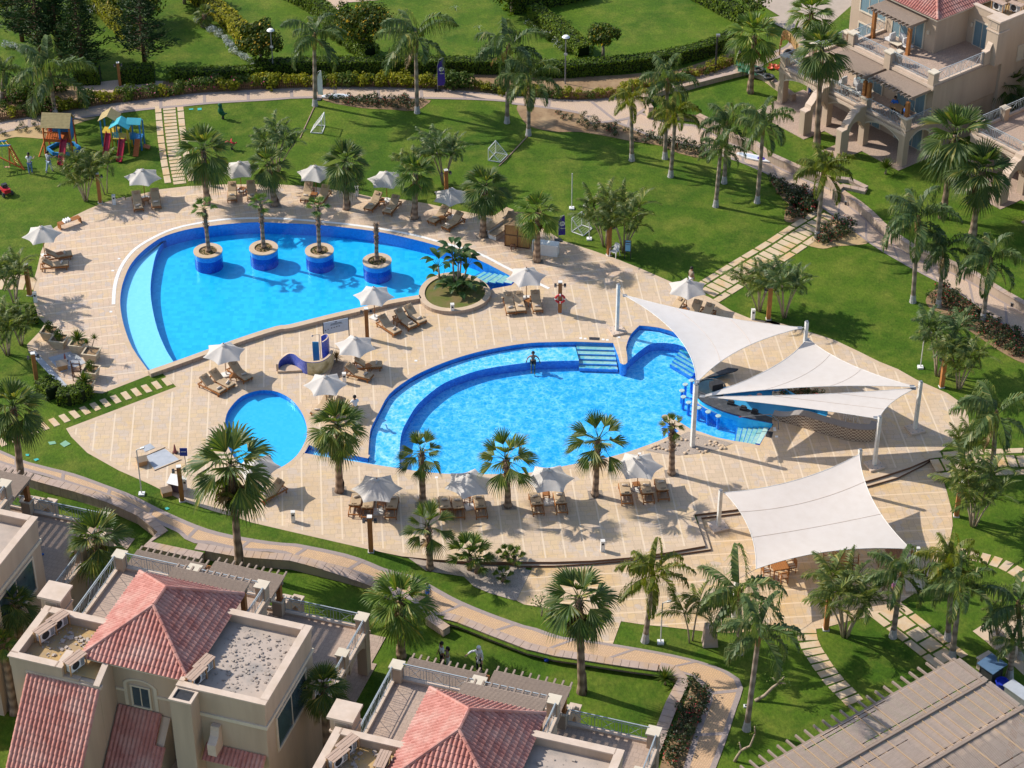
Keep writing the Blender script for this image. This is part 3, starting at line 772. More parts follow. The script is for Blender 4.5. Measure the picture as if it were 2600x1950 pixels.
wallalong(PL("D1 1390,470 1535,570", -.1), .5, -.3, .2, 'short stone wall stub beside the fan palm and garden steps')
# right villa garden: raised lawn behind its wall
wl = PL("A2 1540,985 1650,1040 1830,1155 2000,1212 A3 150,1300 370,1400 480,1440 620,1490 700,1560 B3 715,75 870,180 960,255 1050,345 1150,430 1350,560 1500,610 1800,750 2000,880 2212,1000 2500,1190", .3)
wallalong(wl, .36, -.2, 1.0, 'long sandstone garden wall along the right walkway below the villa', 1)
vl = offset(wl, .2, False)
north = PL("A3 340,790 130,640 A2 1960,600 1700,665 1440,735 1290,760 1190,810 1170,870 1230,900", .9)
far = [(75, 118), (75, 190), (40, 190)]
vlawn = vl + far + PL("A3 400,420 240,480 A2 1990,610", .9) + north[2:]
struct(sheet('villa_lawn', m_grass, vlawn, [], .9))
b = MB(); b.prism(vlawn, -.3, .895, 0, top=False); struct(b.build('lawn_edge', m_wallst))
wallalong(PL("A2 1195,900 1165,850 1215,790 1290,757 1440,730 1700,662 1960,600", .9), .35, -.3, 1.32, 'low pale stone wall curving round the villa lawn below the picket fence', 1)
wallalong(PL("A3 0,600 120,650 230,730 345,815", .9), .4, -.3, 1.45, 'low stone wall on the villa lawn with the car tyres on it', 1)
wallalong(PL("A3 715,1560 760,1520 935,1560", .9), .4, -.2, 1.15, 'short garden wall with a flower pot at the steps', 1)
wallalong(PL("A3 700,1460 800,1470 935,1535", .9), .35, -.2, 1.2, 'short angled garden wall stub behind the flower pot', 1)
b = MB()
for q in ("B2 615,1197", "B2 650,1201", "B2 795,1208", "B2 828,1212", "B2 922,1190", "C2 2168,402", "C2 2172,418", "C2 2186,470", "C2 652,722", "C2 1086,606", "C1 1480,798", "B0 905,655", "B0 955,560", "B1 1315,1378", "B0 890,985", "C1 2190,792"):
    p = PL(q)[0]; b.box(p[0] - .09, p[1] - .09, ZD, p[0] + .09, p[1] + .09, ZD + .012)
struct(b.build('depth_marker', m_white))
# ---------------- vegetation
GA = math.radians(137.508)
def dirv(az, el): return Vector((math.cos(az) * math.cos(el), math.sin(az) * math.cos(el), math.sin(el)))
def fan_leaf(b, o, az, el, Lp, Lb, nseg, spread, droop, m, rnd):
    d = dirv(az, el); side = Vector((-math.sin(az), math.cos(az), 0))
    # petiole bends down a little
    pts = []; p = Vector(o); e = el
    for k in range(4):
        pts.append(p.copy()); p = p + dirv(az, e) * (Lp / 3); e -= droop * .22
    tip = pts[-1]
    b.tube(pts, [.030, .024, .018, .014], 3, m, cap=False)
    d = dirv(az, e); up = side.cross(d) * -1
    if up.z < 0: up = -up
    for i in range(nseg):
        a = (i / (nseg - 1) - .5) * 2 * spread
        L = Lb * (1 - .16 * abs(a) / spread) * rnd.uniform(.92, 1.06)
        f = d * math.cos(a) + side * math.sin(a)
        f = (f + up * (.16 * abs(math.sin(a)) + .04)).normalized()
        n = up.cross(f).normalized()
        w1 = Lb * .60 * (2 * spread / nseg) * .44
        fold = up * (.03 if i % 2 else -.03)
        m1 = tip + f * L * .58 + Vector((0, 0, -.05 * droop))
        t1 = tip + f * L * .98 + Vector((0, 0, -(.10 + .30 * droop * rnd.uniform(.6, 1.3)) * L))
        w2 = w1 * .5
        m2 = tip + f * L * .8 + Vector((0, 0, -(.03 + .10 * droop) * L))
        b.add([tip - n * .012, tip + n * .012, m1 + n * w1 + fold, m1 - n * w1 - fold, m2 + n * w2, m2 - n * w2, t1], [(0, 1, 2, 3), (3, 2, 4, 5), (5, 4, 6)], m)
def fan_crown(seed, n=36, Rr=2.0, low=-38, mats=0, dead=7, sp=(46, 62)):
    rnd = random.Random(seed); b, dd = MB(), MB()
    for i in range(n):
        t = (i + .5) / n
        el = R(84 - (84 - low) * t ** .85 + rnd.uniform(-8, 8))
        fan_leaf(b, (0, 0, -.25 * t + .1), i * GA + rnd.uniform(-.25, .25), el, Rr * (.27 + .30 * t if n > 20 else .36 + .14 * t) * rnd.uniform(.8, 1.12), Rr * rnd.uniform(.56, .72), 15, R(rnd.uniform(*sp)), (.25 + .9 * t * rnd.uniform(.6, 1.3)) * (1 if n > 20 else .55), 0, rnd)
    for i in range(dead):
        fan_leaf(dd, (0, 0, -.3), rnd.uniform(0, 6.28), R(rnd.uniform(-75, -35)), Rr * .45, Rr * .45, 9, R(55), 1.6, 0, rnd)
    return b, dd
def fan_trunk(seed, h=1.0, r0=.21, r1=.15, boots=True):
    rnd = random.Random(seed); b, c = MB(), MB()
    zs = [0, .015, .06] + [.12 + .88 * i / 13 for i in range(14)]
    b.tube([(rnd.uniform(-.008, .008), rnd.uniform(-.008, .008), z) for z in zs], [r0 * 1.5, r0 * 1.35, r0 * 1.08] + [r0 + (r1 - r0) * (i / 13) for i in range(14)], 10, 0)
    return b
def boots(seed, n=90, r=.17, L=1.0):
    rnd = random.Random(seed); b = MB()
    for i in range(n):
        z = -L * (i / n); a = i * GA
        o = Vector((math.cos(a) * r * .8, math.sin(a) * r * .8, z)); out = Vector((math.cos(a), math.sin(a), 0)); s = Vector((-math.sin(a), math.cos(a), 0))
        l = rnd.uniform(.16, .3)
        t = o + out * rnd.uniform(.09, .17) + Vector((0, 0, l * rnd.choice((1, .8, .5, -.4))))
        b.add([o - s * .05, o + s * .05, t + s * .018, t - s * .018], [(0, 1, 2, 3)])
    return b
FANP = []
for k, (n, low, mt, dead) in enumerate([(27, -48, m_fan, 7), (25, -35, m_fan2, 4), (24, -58, m_fan, 14), (17, -36, m_fan, 2)]):
    t = thing('fan_palm', 'fan palm', 'palm tree'); cr, dd = fan_crown(10 + k, n, 2.0, low, 0, dead, (38, 50) if k == 3 else (46, 62))
    tr = fan_trunk(k).build('trunk', m_bark, t, smooth=True)
    c = cr.build('crown', mt, t, (0, 0, 1)); dd.build('dead_fronds', m_fandead, t, (0, 0, 1)); boots(k, 90 if k != 3 else 130, .17, 1.1 if k != 3 else 1.5).build('leaf_bases', m_boot, t, (0, 0, .85))
    FANP.append(Proto(t))
def frond(b, o, az, el0, L, bend, nl, ll, rnd, droop=.6, plum=.5, m=0, wid=.035):
    pts, p, e = [], Vector(o), el0
    K = 9
    for k in range(K):
        pts.append(p.copy()); p = p + dirv(az, e) * (L / (K - 1)); e -= bend / (K - 1) * (.5 + 1.0 * k / K)
    b.tube(pts, [.030 - .024 * k / (K - 1) for k in range(K)], 3, m, cap=False)
    side = Vector((-math.sin(az), math.cos(az), 0))
    for i in range(nl):
        t = .14 + .86 * (i + .5) / nl
        k = t * (K - 1); j = min(int(k), K - 2); q = pts[j].lerp(pts[j + 1], k - j); d = (pts[j + 1] - pts[j]).normalized()
        up = d.cross(side);  up = up if up.z > 0 else -up
        l = ll * (math.sin(math.pi * min(1, .16 + .80 * t)) ** .7) * rnd.uniform(.85, 1.12)
        for s in (-1, 1):
            f = (side * s * (1 - .45 * t) + d * (.45 + .6 * t) + up * rnd.uniform(-plum, plum) * .9).normalized()
            m1 = q + f * l * .5 + Vector((0, 0, -.05 * droop * l))
            t1 = q + (f * .92 + Vector((0, 0, -droop * rnd.uniform(.6, 1.3)))).normalized() * l
            n = f.cross(up)
            n = n.normalized() * wid if n.length > 1e-4 else d * wid
            n = (n * .55 + d * wid * .6)
            b.add([q - n * .5, q + n * .5, m1 + n, m1 - n, t1], [(0, 1, 2, 3), (3, 2, 4)], m)
def feather_crown(seed, n=15, L=2.6, up=78, low=-12, bend=(75, 125), nl=27, ll=.75, droop=.75, plum=.55, wid=.032):
    rnd = random.Random(seed); b = MB()
    for i in range(n):
        t = (i + .5) / n
        frond(b, (0, 0, .05 - .12 * t), i * GA + rnd.uniform(-.3, .3), R(up - (up - low) * t + rnd.uniform(-9, 9)), L * rnd.uniform(.85, 1.1), R(rnd.uniform(*bend)), nl, ll, rnd, droop, plum, 0, wid)
    return b
QP = []
for k, (n, low, mt, dd) in enumerate([(13, -14, m_feath, 1), (11, -20, m_feath, 3), (14, 0, m_feath2, 0), (12, -10, m_feath, 2)]):
    t = thing('queen_palm', 'queen palm', 'palm tree')
    tr = MB(); zs = [0, .02, .06] + [.1 + .9 * i / 11 for i in range(12)]
    tr.tube([(0, 0, z) for z in zs], [.24, .2, .175] + [.165 - .035 * i / 11 for i in range(12)], 10, 0)
    tr.build('trunk', m_barkq, t, smooth=True)
    lw = MB(); lw.tube([(0, 0, 0), (0, 0, .3), (0, 0, .6)], [.252, .207, .182], 10, 0); lw.build('painted_base', m_limew, t)
    cr = feather_crown(40 + k, n, 3.0, 82, low, (95, 150), 42, .95, 1.2, .42, .055); cr.build('crown', mt, t, (0, 0, 1))
    d_ = MB(); rnd = random.Random(k)
    d_.tube([(0, 0, -.9), (0, 0, -.1), (0, 0, .35)], [.15, .19, .07], 8, 0)
    for i in range(dd): frond(d_, (0, 0, -.1), rnd.uniform(0, 6.28), R(-30), 1.9, R(60), 18, .5, rnd, 1.2, .6)
    d_.build('dead_fronds', m_fandead, t, (0, 0, 1))
    QP.append(Proto(t))
AP = []
for k, (ns, hs) in enumerate([(6, 2.6), (5, 2.2), (7, 3.0), (2, 2.6)]):
    rnd = random.Random(70 + k); t = thing('areca_palm', 'areca palm', 'palm clump')
    for i in range(ns):
        a = i / ns * 6.283 + rnd.uniform(-.4, .4); h = hs * rnd.uniform(.65, 1.1); lean = rnd.uniform(.18, .42) if ns > 2 else rnd.uniform(.05, .2)
        P = [Vector((math.cos(a) * (.12 + lean * h * s * (.6 + .6 * s)), math.sin(a) * (.12 + lean * h * s * (.6 + .6 * s)), h * s)) for s in (0, .25, .5, .75, 1)]
        st = MB(); st.tube(P, [.055, .048, .044, .042, .05], 6, 0); s_ = st.build('stem', m_stem, t, smooth=True)
        b = MB(); e = P[-1]
        for j in range(8):
            q = (j + .5) / 8
            frond(b, e, a + j * GA, R(82 - 62 * q + rnd.uniform(-8, 8)), 1.5 * rnd.uniform(.8, 1.15), R(rnd.uniform(60, 110)), 20, .52, rnd, .45, .25, 0, .034)
        b.build('fronds', m_areca if k != 2 else m_feath, s_)
    AP.append(Proto(t))
def palm(kind, proto, base, crown, rad, label, z0=None, R0=None, group=None, gz=True, s=1.0, tw=1.0):
    b = G(*base, z0)
    h = hof(b, *crown)
    n0, n1 = nat(base[0], *base[1:]), nat(crown[0], *crown[1:])
    # sideways lean measured against a true upright
    v_ = vrow(b.y, b.z + h); f_ = b.y * math.cos(TH) - (b.z + h - CAMH) * math.sin(TH)
    lean = (n1[0] - (CX + F * b.x / f_)) * f_ / F
    r = proto.put(b, 0, label, group)
    rz = hash(label) % 628 / 100 if False else (sum(map(ord, label)) * 37 % 628) / 100
    for ch in r.children:
        nm = ch.name.split('.')[0]
        if nm == 'trunk': ch.scale = (tw, tw, h)
        elif nm == 'painted_base': pass
        else:
            ch.location = (0, 0, h - (.05 if nm == 'leaf_bases' else 0)); ch.rotation_euler = (0, 0, rz)
            k = rad / R0
            ch.scale = (k, k, k) if nm != 'leaf_bases' else (1, 1, min(1.6, h / 3))
    r.rotation_euler = (0, math.atan2(lean, h), 0)
    return r
pxm = lambda base, px, z=.3: px / 3.16 * (G(*base, z).to_3d() - Vector((0, 0, CAMH))).length / F
FL = [
 (0, ('B0', 1660, 120), ('A0', 1630, 1205), 235, 'tall fan palm on the deck beside the long slab path, above the leftmost planter'),
 (0, ('B1', 185, 130), ('A1', 130, 1320), 165, 'fan palm rising behind the second pool planter between two umbrellas'),
 (0, ('B1', 757, 160), ('A1', 750, 1300), 195, 'round headed fan palm on the deck right of the third umbrella of the far row'),
 (1, ('B1', 1305, 235), ('A1', 1310, 1385), 165, 'fan palm in a gravel square beside the areca clump on the far deck'),
 (0, ('B1', 1850, 378), ('A1', 1870, 1500), 205, 'dense fan palm left of the stacked tan mattresses and the hut'),
 (1, ('B2', 265, 580), ('B2', 270, 185), 180, 'yellow green fan palm in front of the bamboo hut and white counter'),
 (0, ('C1', 700, 910), ('C1', 690, 390), 235, 'fan palm between the round kids pool and the big rippled pool'),
 (3, ('C1', 1370, 995), ('C1', 1360, 600), 180, 'slim fan palm at the pool edge between the first two near umbrellas'),
 (3, ('C1', 2055, 1030), ('C1', 2040, 650), 220, 'slim fan palm at the pool edge between the second and third near umbrellas'),
 (3, ('C2', 730, 942), ('C2', 755, 500), 225, 'tallest slim fan palm at the pool edge, left of the rightmost near umbrella'),
 (3, ('C2', 1345, 770), ('C2', 1348, 375), 95, 'small headed fan palm by the pebble bed and shade post'),
 (2, ('C0', 1920, 1490), ('C0', 1850, 700), 345, 'large ragged fan palm in the grass strip before the kids pool'),
 (0, ('C0', 180, 890), ('C0', 105, 230), 250, 'thick trunked fan palm at the left edge by the stepping stones', .25),
 (1, ('D1', 1200, 750), ('D1', 1185, 300), 265, 'fan palm on the garden lawn left of the walking family', -.35),
 (2, ('D2', 625, 1035), ('D2', 600, 290), 300, 'tall shaggy fan palm with seed clusters on the bottom lawn', -.35),
 (3, ('C1', 1430, 1530), ('C1', 1412, 1190), 195, 'fan palm with swollen trunk base in the near gravel bed'),
 (0, ('A3', 545, 1175), ('A3', 590, 390), 225, 'tallest fan palm before the right villa balcony', .9),
 (1, ('A2', 1975, 745), ('A2', 2010, 280), 205, 'fan palm on the villa lawn beside the green tarpaulin', .9),
 (1, ('A3', 500, 520), ('A3', 505, 110), 180, 'fan palm behind the tallest palm at the villa corner', .9),
 (2, ('B3', 1555, 230), ('A3', 1660, 1090), 290, 'wide fan palm right of the villa arcade', .9),
 (0, ('B3', 1795, 370), ('A3', 1880, 1370), 245, 'fan palm with stubbly trunk at the right villa terrace', .9),
 (0, ('A3', 2030, 960), ('A3', 2080, 690), 180, 'fan palm in the gap beside the tall villa side wall', .9),
 (2, ('A0', 1640, 210), ('A0', 1640, 110), 85, 'small fan palm among the silver border plants of the back garden', .3),
]
import builtins
for row in FL:
    k, base, crown, px, lab = row[:5]; z0 = row[5] if len(row) > 5 else None
    palm('fan', FANP[k], base, crown, pxm(base, px) * 1.04, lab, z0, 1.72 if k != 3 else 1.62, 'fan palms round the pools', tw=1.1 if k != 3 else .95)
# palms whose foot is hidden behind a villa: crown height is given instead
def palm_h(proto, crown, h, z0, px, lab, R0, grp):
    p = G(*crown, z0 + h)
    b = Vector((p.x, p.y, z0)); r = proto.put(b, 0, lab, grp); k = px / 3.16 * (p - Vector((0, 0, CAMH))).length / F / R0
    for ch in r.children:
        nm = ch.name.split('.')[0]
        if nm == 'trunk': ch.scale = (1.1, 1.1, h)
        elif nm != 'painted_base':
            ch.location = (0, 0, h); ch.rotation_euler = (0, 0, len(lab) * 1.7)
            ch.scale = (k, k, k) if nm != 'leaf_bases' else (1, 1, 1)
    return r
palm_h(FANP[2], ('C0', 770, 1290), 4.6, -.35, 320, 'fan palm with a brown dead side between the two left villas', 2.0, 'fan palms round the pools')
palm_h(FANP[0], ('D1', 570, 990), 6.2, -.35, 265, 'fan palm standing between the two red roofed villas', 2.0, 'fan palms round the pools')
palm_h(FANP[0], ('D0', 120, 330), 6.3, -.35, 230, 'fan palm at the left edge beside the wooden roof boxes', 2.0, 'fan palms round the pools')
palm_h(FANP[1], ('D0', 20, 640), 5.0, -.35, 150, 'small fan palm tucked at the left frame edge below the roof corner', 2.0, 'fan palms round the pools')
QL = [
 (0, ('A0', 445, 920), ('A0', 400, 610), 300, 'drooping feather palm behind the left end of the picket fence'),
 (1, ('A1', 505, 848), ('A1', 500, 300), 240, 'feather palm with hanging brown frond beside the white flag and rowing boat'),
 (1, ('A1', 1325, 905), ('A1', 1312, 300), 290, 'feather palm in front of the rose bed by the purple flag'),
 (1, ('A1', 2045, 985), ('A1', 2058, 390), 270, 'feather palm at the right end of the far lawn shadows'),
 (3, ('A2', 195, 1085), ('A2', 200, 640), 230, 'dark feather palm with hanging dead frond at the end of the border rope'),
 (2, ('A2', 1025, 1287), ('A2', 1020, 800), 150, 'young feather palm alone beside the path curve'),
 (0, ('A2', 1290, 1272), ('A2', 1310, 650), 210, 'rear feather palm of the pair at the path junction'),
 (2, ('A2', 1335, 1418), ('A2', 1375, 930), 195, 'bright front feather palm of the pair at the path junction'),
 (0, ('A2', 1765, 1467), ('A2', 1795, 1000), 200, 'feather palm nearest the garden wall corner on the far lawn'),
 (3, ('B2', 1697, 140), ('A2', 1738, 1200), 165, 'pale feather palm in front of the darker one by the garden wall'),
 (0, ('A2', 2030, 1625), ('A2', 2082, 1000), 215, 'feather palm beside the white paddle board on the path'),
 (2, ('B3', 550, 390), ('A3', 605, 1380), 215, 'feather palm at the corner of the slab path and rose bed'),
 (0, ('B3', 1320, 908), ('B3', 1362, 250), 280, 'tall feather palm on the right lawn with one yellow frond'),
 (3, ('B3', 1525, 942), ('B3', 1570, 490), 205, 'mid feather palm rising from the right rose bed'),
 (0, ('B3', 1880, 1055), ('B3', 1945, 580), 250, 'right feather palm rising from the rose bed by the wall'),
 (1, ('C3', 1960, 720), ('C3', 1990, 300), 320, 'large feather palm with a browning frond over the deck tip'),
 (2, ('D3', 1600, 612), ('D3', 1640, 10), 230, 'lime washed feather palm by the square slab path'),
 (0, ('D3', 1635, 760), ('D3', 1700, 190), 250, 'feather palm growing through beside the slatted pergola corner'),
 (0, ('D3', 1160, 592), ('D3', 1228, 90), 250, 'feather palm on the slab path shading the walking woman'),
 (0, ('D3', 2095, 915), ('D3', 2130, 640), 160, 'feather palm at the right edge behind the blue bin'),
 (1, ('D3', 2190, 760), ('D3', 2165, 330), 300, 'spreading feather palm at the right frame edge'),
 (2, ('D2', 1130, 628), ('D2', 1195, 100), 260, 'yellowish feather palm on the grass beside the lower deck'),
 (0, ('D2', 1945, 1335), ('D2', 2045, 560), 300, 'leaning feather palm over the bottom right lawn'),
 (1, ('D2', 1890, 720), ('D2', 1885, 230), 330, 'dark spreading feather palm below the big square sail'),
 (0, ('A0', 5, 850), ('A0', 30, 570), 130, 'feather palm cut by the left frame edge at the fence'),
]
for row in QL:
    k, base, crown, px, lab = row[:5]; z0 = row[5] if len(row) > 5 else None
    palm('queen', QP[k], base, crown, pxm(base, px) * 1.0, lab, z0, 2.15, 'feather palms on the lawns')
AL = [
 (0, ('A0', 690, 1612), 1.0, 'areca palm clump beside the wooden post at the playground lawn'), (3, ('A0', 850, 1555), 1.0, 'thin areca stems just right of the playground post'),
 (2, ('A1', 200, 1400), 1.05, 'areca clump behind the second far umbrella'), (2, ('A1', 1540, 1480), 1.05, 'areca clump behind the fourth far umbrella by the wood post'), (1, ('A1', 1330, 1500), .9, 'smaller areca clump at the fan palm of the far deck'),
 (0, ('B2', 810, 462), 1.15, 'left areca clump beside the white plastic chair'), (0, ('B2', 960, 500), 1.2, 'right areca clump behind the blue notice board'),
 (1, ('B3', 85, 978), 1.05, 'areca clump left of the wooden post at the right deck edge'), (2, ('B3', 288, 1028), 1.0, 'areca clump right of the wooden post at the right deck edge'),
 (2, ('B3', 1515, 1495), 1.1, 'left areca clump by the wood post near the right deck tip'), (0, ('B3', 1690, 1600), 1.05, 'right areca clump by the wood post near the right deck tip'),
 (0, ('C3', 1805, 1185), 1.25, 'leaning areca clump on the lawn right of the lower deck'), (1, ('C3', 1740, 720), .85, 'low areca clump beside the right slab path'),
 (0, ('D3', 775, 585), 1.35, 'yellow green areca clump at the lower deck edge by the dark post'), (1, ('B0', 120, 912), 1.05, 'areca clump by the left slab path and wooden post'),
 (1, ('B0', 60, 1330), 1.0, 'areca clump behind the square wooden planters'), (0, ('B0', 170, 1250), .8, 'bushy areca clump beside the clipped hedge left of the planters'), (3, ('D2', 1500, 632), 1.05, 'twin stemmed thin palm beside the lamp on the lower grass'),
]
for k, base, s, lab in AL:
    AP[k].put(G(*base), len(lab) * .9, lab, 'areca clumps', s)
# planter palms and planters in the left pool
PP = [(('B0', 1675, 500), ('B0', 1640, 165), 95, ('B0', 1668, 492), 'leftmost'), (('B0', 2115, 470), ('B1', 68, 125), 85, ('B1', 92, 468), 'second from left'), (('B1', 540, 502), ('B1', 525, 150), 90, ('B1', 540, 490), 'third from left'), (('B1', 1000, 575), ('B1', 995, 275), 40, ('B1', 1003, 572), 'rightmost')]
ppal = thing('planter_palm', 'x', 'palm tree'); rnd = random.Random(3)
fan_trunk(9, 1, .15, .12).build('trunk', m_bark, ppal, smooth=True)
b = MB()
for i in range(10): fan_leaf(b, (0, 0, 0), i * GA, R(80 - 9 * i), .62, .80, 13, R(58), .45, 0, rnd)
b.build('crown', m_fan2, ppal, (0, 0, 1)); boots(4, 110, .13, 1.5).build('leaf_bases', m_boot, ppal, (0, 0, 1))
b = MB()
for i in range(10): fan_leaf(b, (0, 0, -.05), i * GA, R(-55), .3, .5, 7, R(45), 1.6, 0, rnd)
b.build('dead_fronds', m_fandead, ppal, (0, 0, 1)); pp = Proto(ppal)
plt = thing('round_planter', 'x', 'planter'); PR = 1.02
b = MB(); b.lathe([(PR - .03, -1.5), (PR - .03, -.45)], 40); b.build('tiled_base', m_plD, plt)
b = MB(); b.lathe([(PR - .03, -.45), (PR - .03, -.07)], 40); b.build('tiled_band', m_plW, plt)
b = MB(); b.lathe([(PR - .03, -.07), (PR, -.07), (PR, 0), (.64, 0), (.64, -.12)], 40); b.build('coping', m_coping, plt)
b = MB(); b.lathe([(.65, -.09), (.3, -.04), (.001, -.02)], 24)
for i in range(70):
    a, q = rnd.uniform(0, 6.28), rnd.uniform(.2, .6); p = Vector((math.cos(a) * q, math.sin(a) * q, -.05)); d = Vector((rnd.uniform(-1, 1), rnd.uniform(-1, 1), rnd.uniform(.3, 1))) * .13
    n = d.cross(Vector((0, 0, 1))).normalized() * .05; b.add([p - n, p + n, p + d], [(0, 1, 2)], 1)
b.build('soil', [m_soil, m_shrubG], plt); pl_ = Proto(plt)
for i, (bs, cr, px, pc, w_) in enumerate(PP):
    p = G(*pc, .70); pl_.put(p, i, w_ + ' round blue tiled planter standing in the left pool', 'round planters in the pool')
    lab = w_ + ' short palm in a round pool planter' + (' with a bare dead top' if i == 3 else ' with a few green fans')
    r = palm('p', pp, bs, cr, pxm(bs, px), lab, .66, 1.0, 'palms in the pool planters')
    if i == 3:
        for ch in list(r.children):
            if ch.name.startswith('crown'): bpy.data.objects.remove(ch)
# shrubs
def shrub_mb(seed, n=420, leaf=.10, lumps=7, sq=.85, fl=0):
    rnd = random.Random(seed); b = MB(); L = []
    for i in range(lumps):
        a = rnd.uniform(0, 6.28); q = rnd.uniform(.1, .55); L.append((Vector((math.cos(a) * q, math.sin(a) * q, rnd.uniform(.35, .75))), rnd.uniform(.28, .5)))
    for i in range(n + fl):
        c, r = rnd.choice(L); d = Vector((rnd.gauss(0, 1), rnd.gauss(0, 1), rnd.gauss(.25, 1))).normalized()
        p = c + d * r * rnd.uniform(.75, 1.08); p.z = max(.02, p.z * sq)
        if i >= n: p += d * .06
        nn = (d + Vector((rnd.uniform(-.8, .8), rnd.uniform(-.8, .8), rnd.uniform(-.4, .9)))).normalized(); u = nn.orthogonal().normalized(); v = nn.cross(u); a = rnd.uniform(0, 6.28)
        u, v = u * math.cos(a) + v * math.sin(a), v * math.cos(a) - u * math.sin(a); s = leaf * rnd.uniform(.6, 1.3) * (1 if i < n else .8)
        b.add([p - u * s, p + v * s * .55, p + u * s, p - v * s * .55], [(0, 1, 2, 3)], 0 if i < n else 1)
    for i in range(5):
        c = L[i % lumps][0]; b.tube([(c.x * .2, c.y * .2, 0), (c.x, c.y, c.z * sq)], [.02, .008], 4, 2, False)
    return b
SHP = {}
for nm, lf, fl, nfl, leaf, n in [('Y', m_shrubY, m_flY, 0, .11, 420), ('G', m_shrubG, m_flP, 0, .10, 420), ('P', m_shrubG, m_flP, 36, .10, 400), ('R', m_shrubD, m_flR, 16, .11, 150), ('D', m_shrubD, m_flR, 2, .11, 130), ('S', m_silver, m_flW, 60, .09, 160), ('W', m_shrubG, m_flW, 60, .09, 160)]:
    SHP[nm] = []
    for k in range(3):
        o = shrub_mb(sum(map(ord, nm)) + k * 7, n, leaf, 7 if n > 200 else 5, .9, nfl).build('shrub', [lf, fl, m_wooddark])
        tag(o, 'x', 'shrub'); SHP[nm].append(Proto(o))
rs = random.Random(77)
def shrubs_line(s, step, kinds, size, lab, grp, jit=.2, hz=1.0, z=None):
    ln = resample(smooth(PL(s, z), 3), step)
    for i, p in enumerate(ln):
        k = rs.choice(kinds); q = size * rs.uniform(.85, 1.2)
        zz = (hgt(*p) if z is None else z)
        SHP[k][rs.randrange(3)].put((p[0] + rs.uniform(-jit, jit), p[1] + rs.uniform(-jit, jit), zz), rs.uniform(0, 6.28), lab[k] if isinstance(lab, dict) else lab, grp, (q, q, q * hz * rs.uniform(.85, 1.15)))
def shrubs_bed(s, n, kinds, size, lab, grp, z=None, hz=1.0, off=.02):
    poly = PL(s, z); xs = [p[0] for p in poly]; ys = [p[1] for p in poly]; k = 0; placed = []; tries = 0
    while k < n and tries < 4000:
        tries += 1
        p = (rs.uniform(min(xs), max(xs)), rs.uniform(min(ys), max(ys)))
        if not inside(p, poly) or any((p[0] - q[0]) ** 2 + (p[1] - q[1]) ** 2 < (size * .8) ** 2 for q in placed): continue
        placed.append(p); kk = rs.choice(kinds); q = size * rs.uniform(.7, 1.3)
        SHP[kk][rs.randrange(3)].put((p[0], p[1], (hgt(*p) if z is None else z) + off), rs.uniform(0, 6.28), lab[kk] if isinstance(lab, dict) else lab, grp, (q, q, q * hz)); k += 1
FENL = {'Y': 'yellow green fence shrub along the far walkway', 'G': 'green leafy fence shrub along the far walkway', 'P': 'fence shrub with pink blooms along the left far walkway'}
shrubs_line("A0 0,950 250,920 560,868 850,818 1150,780 1450,745 1750,718 2212,694", .8, 'GPPGY', 1.0, FENL, 'shrubs along the picket fence', .15, 1.0)
shrubs_line("A1 0,696 300,690 600,684 900,684 1200,692 1450,700", .72, 'YYYG', .98, FENL, 'shrubs along the picket fence', .1, 1.1)
shrubs_line("A1 1540,690 1640,700 1740,700", .6, 'G', 1.25, 'large bright green bush beside the purple flag', 'bushes beside the purple flag', .1, 1.15)
shrubs_line("A1 1800,712 1900,726 2020,740 A2 0,750 120,756 260,760 500,784 760,784 900,760 1150,696 1450,630 1700,560 1880,484", .85, 'YYGY', .8, FENL, 'shrubs along the picket fence', .1, .95)
RB = 'low rose bush in the soil bed beside the far walkway'
shrubs_bed("A1 580,800 780,790 1380,810 1290,880 1100,870 780,840", 34, 'RDR', .55, 'rose bush in the bed by the beached rowing boat', 'rose bushes by the boat')
shrubs_bed("A2 400,890 640,925 960,1015 1150,1095 1130,1150 1000,1120 800,1080 600,1000 400,950", 20, 'DDR', .5, 'sparse dark bush in the dry bed under the far walkway curve', 'bushes in the dry curved bed')
shrubs_bed("A2 1150,1100 1330,1140 1600,1200 1590,1265 1400,1220 1250,1160", 14, 'D', .75, 'dense dark bush at the end of the dry curved bed', 'bushes in the dry curved bed')
shrubs_bed("A3 180,1450 380,1530 540,1620 530,1680 440,1690 290,1590", 16, 'DR', .7, 'dark bush on the lawn side of the right walkway', 'bushes on the right walkway edge')
shrubs_bed("B3 330,130 440,20 550,110 560,170 470,220 350,250 300,180", 22, 'RDR', .7, 'rose bush left of the slab path junction', 'roses left of the slab path')
shrubs_bed("B3 520,410 640,280 770,270 860,370 760,390 640,440 560,440", 20, 'RRD', .68, 'red rose bush right of the slab path junction', 'roses right of the slab path')
shrubs_bed("B3 1450,870 1560,790 1660,850 1850,980 2020,1100 2212,1240 2300,1400 2212,1380 2000,1260 1760,1110 1560,990", 60, 'RDR', .66, 'red rose bush in the long bed along the right walkway', 'roses in the long right bed')
shrubs_bed("D2 1510,940 1600,1020 1620,1060 1580,1180 1440,1600 1290,1630 1420,1250 1500,1010", 26, 'DDR', .6, 'small flowering shrub in the bed between wall and bottom path', 'shrubs in the bottom bed')
shrubs_bed("A0 300,945 600,955 380,1060 20,1110 0,1090", 12, 'D', .5, 'scrubby little bush in the sandy strip behind the playhouse', 'scrub behind the playhouse')
shrubs_bed("A0 0,760 300,720 560,720 400,800 0,860", 14, 'GP', 1.0, 'leafy bush behind the left end of the picket fence', 'bushes behind the left fence')
shrubs_line("A0 1600,180 1720,260 1800,330 1900,430 2060,540", .55, 'S', .55, 'silver leaved border plant along the diagonal back hedge', 'silver border plants', .2)
